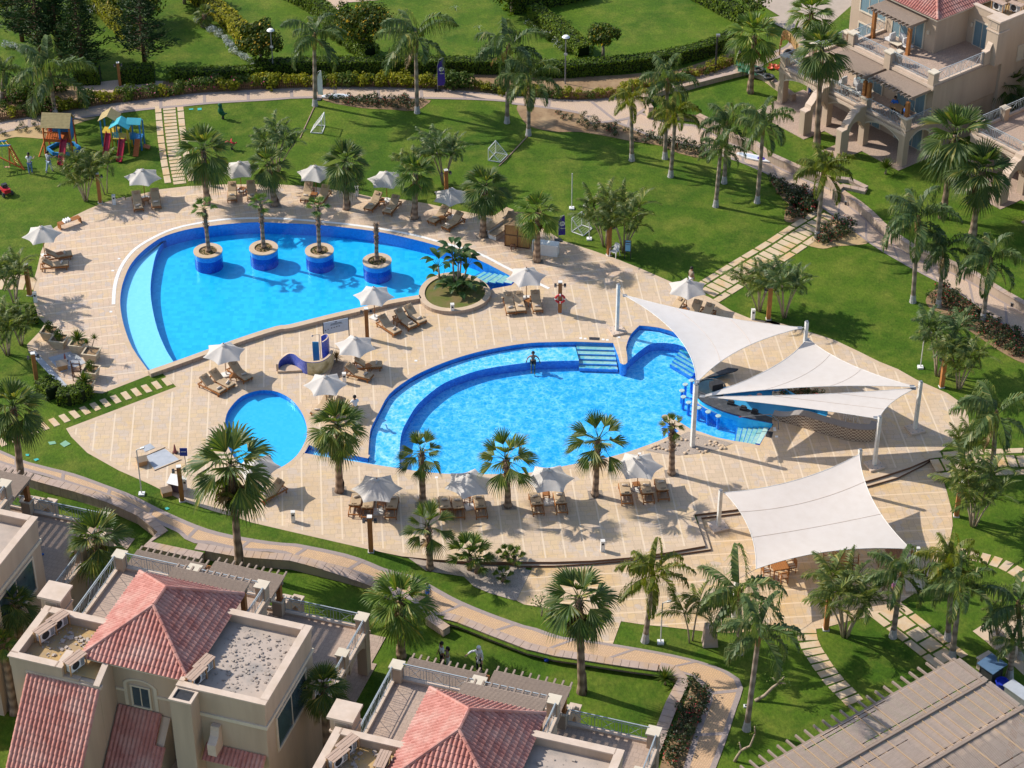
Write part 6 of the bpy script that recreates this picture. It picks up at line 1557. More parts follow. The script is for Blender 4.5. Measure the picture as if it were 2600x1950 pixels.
def sail_quad(lab, Q, posts, s=.075):
    c0 = sum(Q, Vector()) / 4; Q = [q - c0 for q in Q]; o = thing('shade_sail', lab, 'shade sail', c0); n = 24; b = MB(); vs = []
    def pt(u, v):
        p = Q[0] * (1 - u) * (1 - v) + Q[1] * u * (1 - v) + Q[2] * u * v + Q[3] * (1 - u) * v
        cs = -p; 
        for (P, R_, x, y) in ((Q[0], Q[1], u, 1 - v), (Q[1], Q[2], v, u), (Q[2], Q[3], u, v), (Q[3], Q[0], v, 1 - u)):
            m = (P + R_) / 2; d = -m; d.normalize(); p = p + d * (4 * x * (1 - x) * y ** 1.5 * s * (P - R_).length)
        p.z -= .45 * 16 * u * (1 - u) * v * (1 - v) * .6
        return p
    for i in range(n + 1):
        for j in range(n + 1): vs.append(pt(i / n, j / n))
    b.add(vs, [(i * (n + 1) + j, (i + 1) * (n + 1) + j, (i + 1) * (n + 1) + j + 1, i * (n + 1) + j + 1) for i in range(n) for j in range(n)]); b.build('cloth', m_sail, o, smooth=True); b = MB()
    for e in ([pt(k / n, 0) for k in range(n + 1)], [pt(1, k / n) for k in range(n + 1)], [pt(k / n, 1) for k in range(n + 1)], [pt(0, k / n) for k in range(n + 1)]): b.tube(e, .022, 5, 0, False)
    b.build('hem', m_stain, o); b = MB()
    for vv in (.28, .62): b.tube([pt(k / n, vv) + Vector((0, 0, .008)) for k in range(n + 1)], .012, 4, 0, False)
    b.build('seam', m_cap, o); b = MB()
    for q, p in zip(Q, posts):
        if p is not None: cable(b, q, p - c0)
    b.build('cable', m_grey, o)
P9 = mast(None, 2.75, .02, 'shade post at the right front corner of the square sail', None) if False else None
q9 = G('C3', 1310, 1375, 2.75)
mp9 = thing('shade_post', 'white shade post at the right front corner of the square sail', 'post', (q9.x + .35, q9.y - .1, .02)); MB().box(-.1, -.1, 0, .1, .1, 2.95).build('post', m_stain, mp9); MB().cb((0, 0, .07), (1, 1, .14)).build('base_block', m_cap, mp9)
sail_quad('big square cream sail over the lower deck tables', [G('C2', 1768, 918, 2.65), G('C3', 890, 612, 3.15), G('C3', 1305, 1372, 2.75), G('C3', 62, 1532, 2.75)], (P6 - Vector((0, 0, .1)), P7 - Vector((0, 0, .15)), Vector((q9.x + .35, q9.y - .1, 2.9)), P8 - Vector((0, 0, .1))))
# swim-up bar
m_slate = DECK('slate', R(20), [(.045, .05, .058), (.07, .075, .085), (.10, .10, .10), (.06, .06, .07), (.05, .05, .05)], (.05, .05, .058), .1, 60, .4, .3)
m_bluep = M('blue_paint', (.03, .24, .46), (.04, .28, .50), 1.5, rough=.45, world=True)
O = G('C2', 1700, 237, 0); bar = thing('swim_up_bar', 'swim up bar with dark slate counter and blue tiled front under the sails', 'bar', (O.x, O.y, 0)); rel = lambda l: [(p[0] - O.x, p[1] - O.y) for p in l]
ko = smooth(PL("B2 1520,1600 C2 1530,90 1560,160 1700,237 1900,302 2150,352", .78), 4)
ki = smooth(PL("C2 2150,318 2000,262 1870,215 1750,165 1660,128 1590,100 1565,62 1580,30", .78), 4)
ob = smooth(PL("C2 1580,25 1640,-8 1720,-25 B2 1850,1460 1880,1440", .78), 3); oc = smooth(PL("B2 1800,1432 1700,1470 1600,1520 1520,1590", .78), 3)
b = MB(); b.prism(rel(ko + ki + ob + oc), .70, .78, 0, bottom=True); b.build('counter_top', m_slate, bar)
wf = offset(ko, .10, False); b = MB(); b.strip(rel(wf), rel(wf), -.7, .58, 0); b.strip(rel(wf), rel(wf), .58, .70, 1); b.build('tiled_front', [m_plF, m_plD], bar)
wi = offset(ki, .06, False); b = MB(); b.strip(rel(wi), rel(wi), ZD, .70); wi2 = oc; b.strip(rel(oc), rel(oc), ZD - .6, .70); b.build('inner_wall', m_bluep, bar)
cc = G('C2', 1655, 70, .8) - Vector((O.x, O.y, 0)); b = MB(); n = 28
ell = [(cc.x + 1.0 * math.cos(6.283 * i / n) , cc.y + .95 * math.sin(6.283 * i / n)) for i in range(n)]
b.prism(ell, .781, .83, 0, top=False); e2 = [(cc.x + .88 * math.cos(6.283 * i / n), cc.y + .84 * math.sin(6.283 * i / n)) for i in range(n)]; b.strip(ell + ell[:1], e2 + e2[:1], .83); b.build('oval_rim', m_slate, bar)
b = MB(); b.prism(e2, .2, .788, 0); b.build('glass_well', M('dark_glass', (.012, .03, .045), (.02, .05, .07), 2, rough=.08, spec=.6), bar)
b = MB(); b.cb((cc.x + .35, cc.y - .1, 1.0), (.75, .5, .42), rz=.35); b.build('fridge', m_dark, bar)
fl = PL("C2 1600,110 1740,120 2000,60 2212,20 C3 200,110 560,150 640,290 600,330 420,290 300,320 C2 2200,330 2000,270", ZD); b = MB(); b.prism(rel(fl), ZD, ZD + .012, 0); b.build('blue_floor', m_bluep, bar)
bw = PL("C2 1760,150 2212,75 C3 200,108 420,240 630,300", ZD); b = MB(); w2 = offset(rel(bw), .15, False)
for i in range(len(w2) - 1): b.prism([rel(bw)[i], rel(bw)[i + 1], w2[i + 1], w2[i]], ZD + .012, .95, 0)
b.build('back_wall', m_bluep, bar)
for x, y in ((2010, 262), (1820, 190), (1920, 235)):
    b = MB(); p = G('C2', x, y, .95) - Vector((O.x, O.y, 0)); b.cb((p.x, p.y, .87), (.42, .3, .16), rz=-.35); b.cb((p.x, p.y + .02, .995), (.3, .2, .1), rz=-.35); b.build('bar_machine', m_dark, bar)
b = MB()
for x, y in ((1975, 130), (2050, 115), (2030, 155)):
    p = G('C2', x, y, ZD + .5) - Vector((O.x, O.y, 0)); b.lathe([(.16, .0), (.17, .04), (.001, .05)], 16, 0, (p.x, p.y, ZD + .3))
b.build('round_mats', M('pink_mat', (.5, .36, .32), (.4, .1, .12), 6), bar)
# planted strip and mosaic counter
pb = thing('raised_planter', 'stone planter of red flowered plants between the sails', 'planter', G('C3', 420, 150, ZD)); o_ = pb.location.copy(); pl_p = [(p[0] - o_.x, p[1] - o_.y) for p in PL("C3 190,112 330,162 470,165 610,160 640,150 540,92 400,85 300,100", ZD + .4)]
b = MB(); b.prism(pl_p, 0, .42, 0, top=False); l0 = pl_p + pl_p[:1]; b.strip(l0, offset(l0, .14 if area(pl_p) > 0 else -.14, False), .42); b.build('stone_kerb', m_coping, pb); b = MB(); b.prism(offset(pl_p, .13 if area(pl_p) > 0 else -.13), .2, .36, 0); b.build('soil', m_soil, pb)
shrubs_bed("C3 230,115 340,155 460,158 600,152 530,100 400,90", 12, 'DR', .5, 'dark leafy plant in the stone planter between the sails', 'plants in the sail planter', ZD + .36)
m_chk, t_, b_ = newmat('checker_mosaic'); ck = N(t_, 'ShaderNodeTexChecker', Scale=9); t_.links.new(pos(t_), ck.inputs['Vector']); t_.links.new(mixc(t_, ck.outputs['Fac'], (.17, .10, .065), (.50, .41, .30)), b_.inputs['Base Color']); b_.inputs['Roughness'].default_value = .6
m_gran = M('granite', (.30, .27, .25), (.18, .16, .15), 30, rough=.35, world=True)
O = G('C3', 600, 450, ZD); mc = thing('mosaic_bar', 'curved bar with brown checkered mosaic front and granite top', 'bar', O); rel = lambda l: [(p[0] - O.x, p[1] - O.y) for p in l]
fo = smooth(rel(PL("C3 190,335 300,360 400,388 600,450 800,502 960,515 1020,498 1045,460", ZD)), 4); n = len(fo)
hb = lambda t: .35 + .6 * sstep(.05, .35, t)
b = MB(); b.add([(p[0], p[1], 0) for p in fo] + [(p[0], p[1], hb(i / (n - 1))) for i, p in enumerate(fo)], [(i, i + 1, n + i + 1, n + i) for i in range(n - 1)]); b.build('mosaic_front', m_chk, mc)
fi = offset(fo, .55, False); fo2 = offset(fo, -.04, False); b = MB(); H_ = [hb(i / (n - 1)) for i in range(n)]
b.add([(p[0], p[1], H_[i] + .05) for i, p in enumerate(fo2)] + [(p[0], p[1], H_[i] + .05) for i, p in enumerate(fi)] + [(p[0], p[1], H_[i]) for i, p in enumerate(fo2)] + [(p[0], p[1], H_[i]) for i, p in enumerate(fi)], [(i, i + 1, n + i + 1, n + i) for i in range(n - 1)] + [(2 * n + i, 2 * n + i + 1, i + 1, i) for i in range(n - 1)] + [(n + i, n + i + 1, 3 * n + i + 1, 3 * n + i) for i in range(n - 1)]); b.build('granite_top', m_gran, mc)
b = MB(); fi_ = offset(fo, .5, False); b.add([(p[0], p[1], 0) for p in fi_] + [(p[0], p[1], H_[i]) for i, p in enumerate(fi_)], [(i, i + 1, n + i + 1, n + i) for i in range(n - 1)]); b.build('inner_wall', m_cap, mc)
for x, y, lab in ((790, 335, 'left'), (850, 350, 'right')):
    o = thing('bar_stool', 'white legged stool on the ' + lab + ' inside the mosaic bar', 'stool', G('C3', x, y, ZD), .3); MB().box(-.17, -.17, .6, .17, .17, .64).build('seat', m_wooddark, o); [MB().box(sx * .14 - .02, sy * .14 - .02, 0, sx * .14 + .02, sy * .14 + .02, .6).build('leg', m_white, o) for sx in (-1, 1) for sy in (-1, 1)]
# stools in the water
st = thing('pool_stool', 'x', 'stool'); MB().lathe([(.10, -.8), (.10, .10), (.13, .12)], 18).build('pedestal', m_plW, st); b = MB(); b.lathe([(.18, .12), (.19, .15), (.16, .18), (.001, .18)], 18); b.build('seat', M('mosaic_seat', (.5, .58, .5), (.2, .38, .45), 25), st); SP = Proto(st)
for i, (r_, x, y) in enumerate([('C2', 1455, 45), ('C2', 1428, 95), ('C2', 1440, 145), ('C2', 1482, 190), ('C2', 1563, 232), ('C2', 1638, 265), ('C2', 1720, 298), ('B2', 1505, 1530)]):
    SP.put(G(r_, x, y, .42) - Vector((0, 0, .2)), i, ['second', 'third', 'fourth', 'fifth, half behind the tall post,', 'sixth', 'seventh', 'last', 'topmost'][i] + ' blue tiled stool in the pool along the bar curve', 'blue stools in the water')
o = thing('handrail', 'chrome handrail at the pool steps beside the bar', 'handrail', G('C2', 2200, 420, ZD)); b = MB(); q = lambda x, y, z: G('C2', x, y, z) - o.location
b.tube([q(2200, 410, ZD), q(2200, 345, .95), q(2140, 290, 1.2), q(1890, 312, 1.05)], .03, 8); b.build('rail', m_grey, o); b = MB(); b.tube([q(1930, 308, 1.06), q(1885, 313, 1.05)], .033, 8); b.build('red_tip', m_red, o)
# dining sets under the square sail
def dchair(lab, p, rz):
    o = thing('dining_chair', lab, 'chair', p, rz, 'wooden chairs under the square sail'); b = MB(); b.box(-.23, -.22, .40, .23, .22, .44); b.build('seat', m_wood, o); b = MB(); cushion(b, -.21, -.2, .44, .21, .2, .49); b.build('cushion', m_towel, o); b = MB()
    for s in (-1, 1): b.box(s * .21 - .022, .2, .44, s * .21 + .022, .245, .9)
    for k in range(6): b.box(-.19 + k * .07, .21, .5, -.15 + k * .07, .235, .86)
    b.box(-.23, .2, .86, .23, .245, .93); b.build('backrest', m_wood, o)
    for s in (-1, 1):
        b = MB(); b.box(s * .23 - .022, -.2, .62, s * .23 + .022, .2, .65); b.build('arm', m_wood, o)
        for y in (-.2, .2): MB().box(s * .21 - .022, y - .022, 0, s * .21 + .022, y + .022, .62 if y < 0 else .4).build('leg', m_wood, o)
def dset(lab, base, rz, which):
    p = G(*base, .02); o = thing('dining_table', 'slatted teak table ' + lab, 'table', p, rz, 'teak tables under the square sail'); b = MB()
    for i in range(8): b.box(-.5 + i * .126, -.5, .70, -.39 + i * .126, .5, .735)
    b.box(-.46, -.46, .62, .46, -.42, .70); b.box(-.46, .42, .62, .46, .46, .70); b.build('table_top', m_wood, o)
    for sx in (-1, 1):
        for sy in (-1, 1): MB().box(sx * .42 - .03, sy * .42 - .03, 0, sx * .42 + .03, sy * .42 + .03, .62).build('leg', m_wood, o)
    for k in which:
        a = rz + k * math.pi / 2; dchair(['near', 'right', 'far', 'left'][k] + ' teak armchair at the ' + 'table ' + lab, (p.x + math.sin(a) * .78, p.y - math.cos(a) * .78, .02), a + math.pi)
dset('at the left front sail corner', ('C3', 240, 1570), R(14), (0, 1, 2, 3)); dset('in the middle under the sail edge', ('C3', 735, 1520), R(-8), (0, 1, 2, 3)); dset('at the right front sail corner', ('C3', 1170, 1490), R(5), (1, 2, 3))
# ---------------- villas
m_tile, t_, b_ = newmat('roof_tile')
o_ = obc(t_); vo = N(t_, 'ShaderNodeTexVoronoi', Scale=3.2); t_.links.new(o_, vo.inputs['Vector']); sp_ = t_.nodes.new('ShaderNodeSeparateColor'); t_.links.new(vo.outputs['Color'], sp_.inputs[0])
c_ = mixc(t_, sp_.outputs[0], (.37, .140, .108), (.47, .205, .165)); c_ = mixc(t_, ramp(t_, noise(t_, o_, .9, 5), .45, .75), c_, (.50, .295, .24)); c_ = mixc(t_, ramp(t_, noise(t_, o_, 5, 4), .62, .8), c_, (.24, .10, .08))
t_.links.new(c_, b_.inputs['Base Color']); b_.inputs['Roughness'].default_value = .7; b_.inputs['Specular IOR Level'].default_value = .3
m_glass = M('window_glass', (.05, .09, .11), (.03, .05, .07), 2, rough=.12, spec=.7)
m_curt = M('curtain', (.20, .30, .34), (.10, .16, .19), 9, rough=.6, stretch=(4, 4, .05))
m_rail = M('painted_rail', (.34, .38, .40), (.28, .31, .33), 5, rough=.5)
m_flatroof = M('flat_roof', (.46, .375, .31), (.39, .32, .265), 1.1, (.26, .235, .215), .7, .95, .4)
m_sandroof = M('sandy_roof', (.50, .32, .12), (.38, .26, .13), 1.2, (.30, .24, .18), .8, .95, .4)
m_rub = M('rubble', (.47, .395, .33), (.38, .32, .27), 6, rough=.95, rnd=.2)
def tiles(b, P0, ex, eu, tmax, W, m=0, tw=.235, rl=.36, x0=0.0):
    P0, ex, eu = Vector(P0), Vector(ex).normalized(), Vector(eu).normalized(); nn = ex.cross(eu)
    if nn.z < 0: nn = -nn
    nc = max(1, round(W / tw)); K = 6; xs = [W * i / (nc * K) for i in range(nc * K + 1)]; hb = [.085 * abs(math.sin(math.pi * i / K)) if True else 0 for i in range(nc * K + 1)]
    T = max(tmax(x) for x in xs); nr = int(T / rl) + 1
    for r in range(nr):
        t0, t1 = r * rl - .03, (r + 1) * rl
        vs = []
        for x, h in zip(xs, hb):
            tm = max(0, tmax(x)); a, c = min(max(t0, -.03), tm), min(t1, tm)
            vs += [P0 + ex * x + eu * a + nn * (h + .038), P0 + ex * x + eu * c + nn * (h + .0)]
        fs = []
        for i in range(len(xs) - 1):
            xm = (xs[i] + xs[i + 1]) / 2
            if tmax(xm) < t0: continue
            fs.append((2 * i, 2 * i + 2, 2 * i + 3, 2 * i + 1))
        b.add(vs, fs, m)
        # lower lip of each course
        vs = [];
        for x, h in zip(xs, hb):
            tm = max(0, tmax(x)); a = min(max(t0, -.03), tm); vs += [P0 + ex * x + eu * a + nn * (h + .038), P0 + ex * x + eu * a + nn * (h * .2 - .01)]
        b.add(vs, [(2 * i, 2 * i + 1, 2 * i + 3, 2 * i + 2) for i in range(len(xs) - 1) if tmax((xs[i] + xs[i + 1]) / 2) >= t0], m)
def ridge(b, a, c, r=.10):
    a, c = Vector(a), Vector(c); L = (c - a).length; n = max(1, int(L / .38))
    for i in range(n):
        p, q = a.lerp(c, i / n), a.lerp(c, (i + 1.06) / n if i < n - 1 else 1); b.tube([p, q], [r * 1.12, r * .92], 8, 0)
def railing(par, a, c, h=.92, z=0, name='railing'):
    a, c = Vector(a), Vector(c); d = c - a; L = d.length; b = MB(); u = Vector((0, 0, 1))
    b.bar(a + u * h, c + u * h, .06, .045); b.bar(a + u * .12, c + u * .12, .03, .03); b.bar(a + u * (h - .14), c + u * (h - .14), .025, .025)
    n = max(1, round(L / 1.25))
    for i in range(n + 1): p = a + d * (i / n); b.bar(p, p + u * h, .03, .03)
    for i in range(n):
        p, q = a + d * (i / n), a + d * ((i + 1) / n); w_ = d / n
        for k in (.12, .26, .74, .88): b.bar(p + w_ * k + u * .12, p + w_ * k + u * (h - .14), .018, .018)
        for s0, s1 in ((.26, .74), (.74, .26)): b.bar(p + w_ * s0 + u * .12, p + w_ * s1 + u * (h - .14), .018, .018)
    return b.build(name, m_rail, par)
def pillar(par, u, v, z0, z1, s=.52, cap=True):
    b = MB(); b.box(u - s / 2, v - s / 2, z0, u + s / 2, v + s / 2, z1 - .10); p = b.build('pillar', m_stucco, par)
    if cap: b = MB(); b.box(u - s / 2 - .07, v - s / 2 - .07, z1 - .10, u + s / 2 + .07, v + s / 2 + .07, z1); b.build('capital', m_trim, p)
    return p
def pergola(par, u0, u1, v0, v1, z, posts, zp):
    b = MB()
    for u in (u0 + .1, u1 - .1): b.box(u - .07, v0, z - .22, u + .07, v1 + .05, z - .08)
    b.box(u0, v1 - .32, z - .36, u1, v1 - .18, z - .2); r = b.build('pergola', m_woodgrey, par); b = MB(); n = int((u1 - u0) / .40)
    for i in range(n + 1): u = u0 + .04 + (u1 - u0 - .08) * i / n; b.box(u - .045, v0 + .02, z - .075, u + .045, v1 + .42, z + .04)
    b.build('rafters', m_woodgrey, r); b = MB(); v = v0
    while v < v1 - .02: b.box(u0 - .06, v, z + .042, u1 + .06, v + .055, z + .075); v += .082
    b.build('slats', m_woodgrey, r)
    for u, vv in posts: b = MB(); b.box(u - .13, vv - .13, zp, u + .13, vv + .13, z - .365); b.box(u - .17, vv - .17, zp, u + .17, vv + .17, zp + .06); b.build('post', m_woodpost, r)
def window(par, face, a0, a1, z0, z1, d, nm='window', fr=.10, glass=None, arch=False, mull=1):
    """face 'v-' etc: wall plane; a0..a1 along the wall, d the plane position"""
    ax, s = face[0], (1 if face[1] == '+' else -1)
    def bx(b, p0, p1, q0, q1, e0, e1, m=0):
        lo, hi = sorted((d + s * e0, d + s * e1))
        if ax == 'v': b.box(p0, lo, q0, p1, hi, q1, m)
        else: b.box(lo, p0, q0, hi, p1, q1, m)
    b = MB(); bx(b, a0, a1, z0, z1, .004, .03); w_ = b.build(nm, glass or m_glass, par); b = MB()
    bx(b, a0 - fr, a0, z0 - fr, z1 + fr, .002, .07); bx(b, a1, a1 + fr, z0 - fr, z1 + fr, .002, .07); bx(b, a0, a1, z1, z1 + fr, .002, .068); bx(b, a0, a1, z0 - fr, z0, .002, .09)
    for k in range(1, mull + 1): p = a0 + (a1 - a0) * k / (mull + 1); bx(b, p - .025, p + .025, z0, z1, .03, .05)
    b.build('frame', m_trim, w_)
    if arch:
        b = MB(); c = (a0 + a1) / 2; r0, r1 = (a1 - a0) / 2 + .28, (a1 - a0) / 2 + .46
        for i in range(16):
            t0, t1 = math.pi * i / 16, math.pi * (i + 1) / 16; P = []
            for e in (.0, .05):
                for r, t in ((r0, t0), (r1, t0), (r1, t1), (r0, t1)):
                    x, z = c + r * math.cos(t), z1 + .05 + r * .52 * math.sin(t); P.append((x, d + s * e, z) if ax == 'v' else (d + s * e, x, z))
            b.add(P, [(4, 5, 6, 7), (0, 3, 7, 4), (1, 5, 6, 2)])
        for q in (c - r1, c + r0): bx(b, q, q + r1 - r0, z0 - .1, z1 + .05, .0, .05)
        b.build('arched_surround', m_trim, w_)
    return w_
def build_villa():
    vil = thing('villa', 'x', 'villa'); b = MB()
    b.box(-3.0, -.5, -.3, 9.85, 9.6, 2.9); b.box(-3.1, .36, 3.0, 5.45, 9.75, 5.9); b.box(5.45, -.58, 2.9, 9.95, 5.3, 8.6); b.box(-3.35, -1.2, -.31, .35, 2.65, 8.6); b.box(.35, .35, 5.9, 5.35, 6.25, 9.0); b.box(.35, -1.15, 3, 1.4, .35, 8.55)
    # gable wing under the steep roof
    b.add([(-2.38, -5.6, -.3), (1.38, -5.6, -.3), (1.38, -1.15, -.3), (-2.38, -1.15, -.3), (-2.38, -5.6, 3.25), (1.38, -5.6, 3.25), (1.38, -1.15, 8.2), (-2.38, -1.15, 8.2)], [(0, 1, 5, 4), (1, 2, 6, 5), (2, 3, 7, 6), (3, 0, 4, 7), (4, 5, 6, 7)])
    b.add([(1.4, -2.3, -.3), (4.3, -2.3, -.3), (4.3, .3, -.3), (1.4, .3, -.3), (1.4, -2.3, 3.05), (4.3, -2.3, 3.05), (4.3, .3, 5.85), (1.4, .3, 5.85)], [(0, 1, 5, 4), (1, 2, 6, 5), (2, 3, 7, 6), (4, 5, 6, 7)])
    wall = b.build('wall', m_stucco, vil)
    # parapets and caps
    b, c = MB(), MB(); CAP = []
    for (x0, y0, x1, y1) in ((5.40, -.60, 9.98, -.28), (9.66, -.28, 9.98, 5.32), (5.40, 5.0, 9.66, 5.32), (5.40, -.28, 5.62, .33)): b.box(x0, y0, 8.58, x1, y1, 9.14); c.box(x0 - .05, y0 - .05, 9.14, x1 + .05 if x1 > 9.7 else x1, y1 + .05 if y1 > 5.1 else y1, 9.22)
    pr = b.build('parapet', m_stucco, vil); c.build('parapet_cap', m_cap, pr); b, c = MB(), MB()
    for (x0, y0, x1, y1) in ((-3.38, -1.22, -.8, -.9), (-3.38, -.9, -3.06, 2.68), (-3.06, 2.36, .33, 2.68), (-.8, -1.22, -.5, .0)): b.box(x0, y0, 8.56, x1, y1, 9.14); c.box(x0 - .05, y0 - .05, 9.14, x1 + .04, y1 + .04, 9.22)
    pr = b.build('parapet', m_stucco, vil); c.build('parapet_cap', m_cap, pr); b, c = MB(), MB()
    b.add([(1.2, -1.2, 8.2), (1.42, -1.2, 8.2), (1.42, .34, 8.2), (1.2, .34, 8.2), (1.2, -1.2, 8.45), (1.42, -1.2, 8.45), (1.42, .34, 9.1), (1.2, .34, 9.1)], [(0, 1, 5, 4), (1, 2, 6, 5), (2, 3, 7, 6), (3, 0, 4, 7)]); c.add([(1.15, -1.25, 8.452), (1.47, -1.25, 8.452), (1.47, .34, 9.14), (1.15, .34, 9.14), (1.15, -1.25, 8.53), (1.47, -1.25, 8.53), (1.47, .34, 9.22), (1.15, .34, 9.22)], [(0, 1, 5, 4), (1, 2, 6, 5), (3, 0, 4, 7), (4, 5, 6, 7)])
    pr = b.build('parapet', m_stucco, vil); c.build('parapet_cap', m_cap, pr)
    b = MB(); b.box(-3.1, -.9, 8.6, 1.2, 2.4, 8.64); b.build('flat_roof', m_sandroof, vil); b = MB(); b.box(5.5, -.3, 8.6, 9.7, 5.05, 8.64); b.build('flat_roof', m_flatroof, vil)
    # main hip roof
    ze, zr = 9.05, 10.95; x0, x1, y0, y1 = -.08, 5.75, -.08, 6.68; cx = (x0 + x1) / 2; ya, yb = 2.55, 3.95
    rf = MB(); H_ = zr - ze
    def face(P0, P1, A, B):           # eave P0->P1, upper edge A (near P0) -> B
        P0, P1, A, B = map(Vector, (P0, P1, A, B)); ex = (P1 - P0).normalized(); W = (P1 - P0).length
        nn = ex.cross(A - P0).normalized(); eu = nn.cross(ex); eu = eu if eu.z > 0 else -eu
        ax, at = (A - P0).dot(ex), (A - P0).dot(eu); bx_ = (B - P0).dot(ex)
        tiles(rf, P0, ex, eu, lambda x: at * (x / ax if x < ax else (1 if x <= bx_ else max(0, (W - x) / (W - bx_)))) if ax > 1e-6 else at, W)
    A, B = (cx, ya, zr), (cx, yb, zr); c00, c10, c11, c01 = (x0, y0, ze), (x1, y0, ze), (x1, y1, ze), (x0, y1, ze)
    face(c00, c10, A, A); face(c10, c11, A, B); face(c11, c01, B, B); face(c01, c00, B, A)
    rob = rf.build('tiled_roof', m_tile, vil); b = MB()
    for p, q in ((c00, A), (c10, A), (c11, B), (c01, B), (A, B)): ridge(b, Vector(p) + Vector((0, 0, .07)), Vector(q) + Vector((0, 0, .07)))
    b.build('ridge_tiles', m_tile, rob); b = MB(); b.box(x0 + .02, y0 + .02, ze - .13, x1 - .02, y1 - .02, ze - .01); b.build('eaves', m_trim, rob)
    # steep front roof and lower roof, awning
    rf = MB(); P = Vector((-2.5, -5.9, 2.95)); Q = Vector((-2.5, -1.22, 8.32)); tiles(rf, P, (1, 0, 0), Q - P, lambda x: (Q - P).length, 4.0); r2 = rf.build('tiled_roof', m_tile, vil); b = MB(); b.box(-2.55, -1.24, 8.3, 1.55, -1.0, 8.46); b.build('ridge_cap', m_cap, r2)
    rf = MB(); P = Vector((1.45, -2.5, 2.95)); Q = Vector((1.45, .33, 5.98)); tiles(rf, P, (1, 0, 0), Q - P, lambda x: (Q - P).length if x < 2.45 else (Q - P).length * .62, 3.0); rf.build('tiled_roof', m_tile, vil)
    rf = MB(); P = Vector((6.65, -1.25, 5.2)); Q = Vector((6.65, -.6, 5.75)); tiles(rf, P, (1, 0, 0), Q - P, lambda x: (Q - P).length, 3.2); rf.build('tiled_awning', m_tile, vil); 
    # chimneys
    b = MB(); b.box(5.4, -1.5, -.3, 6.5, -.6, 9.0); ch = b.build('chimney', m_stucco, vil); b = MB(); b.box(5.35, -1.55, 9.0, 6.55, -1.4, 9.1); b.box(5.35, -.72, 9.0, 6.55, -.57, 9.1); b.box(5.35, -1.4, 9.0, 5.5, -.72, 9.1); b.box(6.4, -1.4, 9.0, 6.55, -.72, 9.1); b.build('chimney_cap', m_cap, ch); MB().box(5.5, -1.4, 9.0, 6.4, -.72, 9.02).build('flue', m_dark, ch)
    b = MB(); b.box(-3.8, 2.95, 5.9, -2.7, 4.05, 9.45); ch = b.build('chimney', m_stucco, vil); b = MB(); b.box(-3.92, 2.83, 9.45, -2.58, 4.17, 9.58); b.build('chimney_cap', m_cap, ch); b = MB(); b.box(-3.86, 2.89, 8.55, -2.64, 4.11, 8.66); b.build('moulding', m_cap, ch); b = MB()
    for q in ((-3.6, 2.93, -2.9, 2.948), (-3.6, 4.052, -2.9, 4.07)): b.box(q[0], q[1], 8.8, q[2], q[3], 8.86); b.box(q[0], q[1], 9.24, q[2], q[3], 9.3); b.box(q[0], q[1], 8.86, q[0] + .06, q[3], 9.24); b.box(q[2] - .06, q[1], 8.86, q[2], q[3], 9.24)
    b.build('panel_frame', m_cap, ch)
    # cornice band and bracket
    b = MB(); b.box(5.40, -.66, 7.55, 10.03, -.582, 7.75); b.box(9.952, -.582, 7.55, 10.03, 5.36, 7.75); b.build('cornice', m_trim, vil)
    for q in ((1.45, .28, 7.0, 2.0, .348, 7.15), (3.6, .28, 7.0, 5.3, .348, 7.15)): MB().box(*q).build('cornice', m_trim, vil)
    b = MB(); pf = [(-.6, 7.2), (-.85, 7.2), (-.9, 6.95), (-1.0, 6.7), (-1.25, 6.5), (-1.4, 6.45), (-1.4, 5.75), (-.6, 5.75)]; b.add([(7.1, p[0], p[1]) for p in pf] + [(7.55, p[0], p[1]) for p in pf], [tuple(range(8)), tuple(range(15, 7, -1))] + [(i, 8 + i, 8 + (i + 1) % 8, (i + 1) % 8) for i in range(8)]); b.build('scroll_bracket', m_cap, vil)
    # scroll wall at the end of the upper terrace
    pf = [(2.66, 8.3), (3.3, 8.3), (3.35, 8.05), (3.6, 7.9), (3.95, 7.7), (4.15, 7.4), (4.3, 7.05), (4.7, 7.0), (4.7, 5.92), (2.66, 5.92)]; n = len(pf)
    b = MB(); b.add([(-3.36, p[0], p[1]) for p in pf] + [(-3.0, p[0], p[1]) for p in pf], [tuple(range(n)), tuple(range(2 * n - 1, n - 1, -1))] + [(i, n + i, n + (i + 1) % n, (i + 1) % n) for i in range(n)]); sw = b.build('scroll_wall', m_stucco, vil); b = MB()
    for i in range(8): p, q = Vector((-3.18, pf[i][0], pf[i][1] + .05)), Vector((-3.18, pf[i + 1][0], pf[i + 1][1] + .05)); b.bar(p, q, .46, .09)
    b.build('scroll_cap', m_cap, sw)
    # upper terrace
    b = MB(); b.box(-3.37, 2.655, 5.9, .345, 10.15, 6.0); b.box(.345, 6.255, 5.9, 5.52, 10.15, 6.0); tr = b.build('terrace', m_terr, vil)
    b = MB(); b.box(-3.33, 9.85, 5.999, 5.5, 10.12, 6.16); b.box(-3.33, 4.72, 5.999, -3.1, 9.85, 6.16); b.box(5.25, 6.3, 5.999, 5.5, 9.85, 6.16); b.box(-3.4, 10.13, 5.75, 5.55, 10.2, 5.98); b.build('terrace_kerb', m_cap, tr)
    for u, v, q in ((-3.05, 9.9, .55), (1.25, 10.0, .6), (.85, 9.5, .4), (5.2, 9.9, .55)): pillar(vil, u, v, 5.6, 7.05, q)
    railing(vil, (-2.75, 9.98, 6.16), (.95, 9.98, 6.16)); railing(vil, (1.6, 9.98, 6.16), (4.9, 9.98, 6.16)); railing(vil, (-3.22, 4.75, 6.16), (-3.22, 9.6, 6.16)); railing(vil, (5.38, 6.35, 6.16), (5.38, 9.6, 6.16))
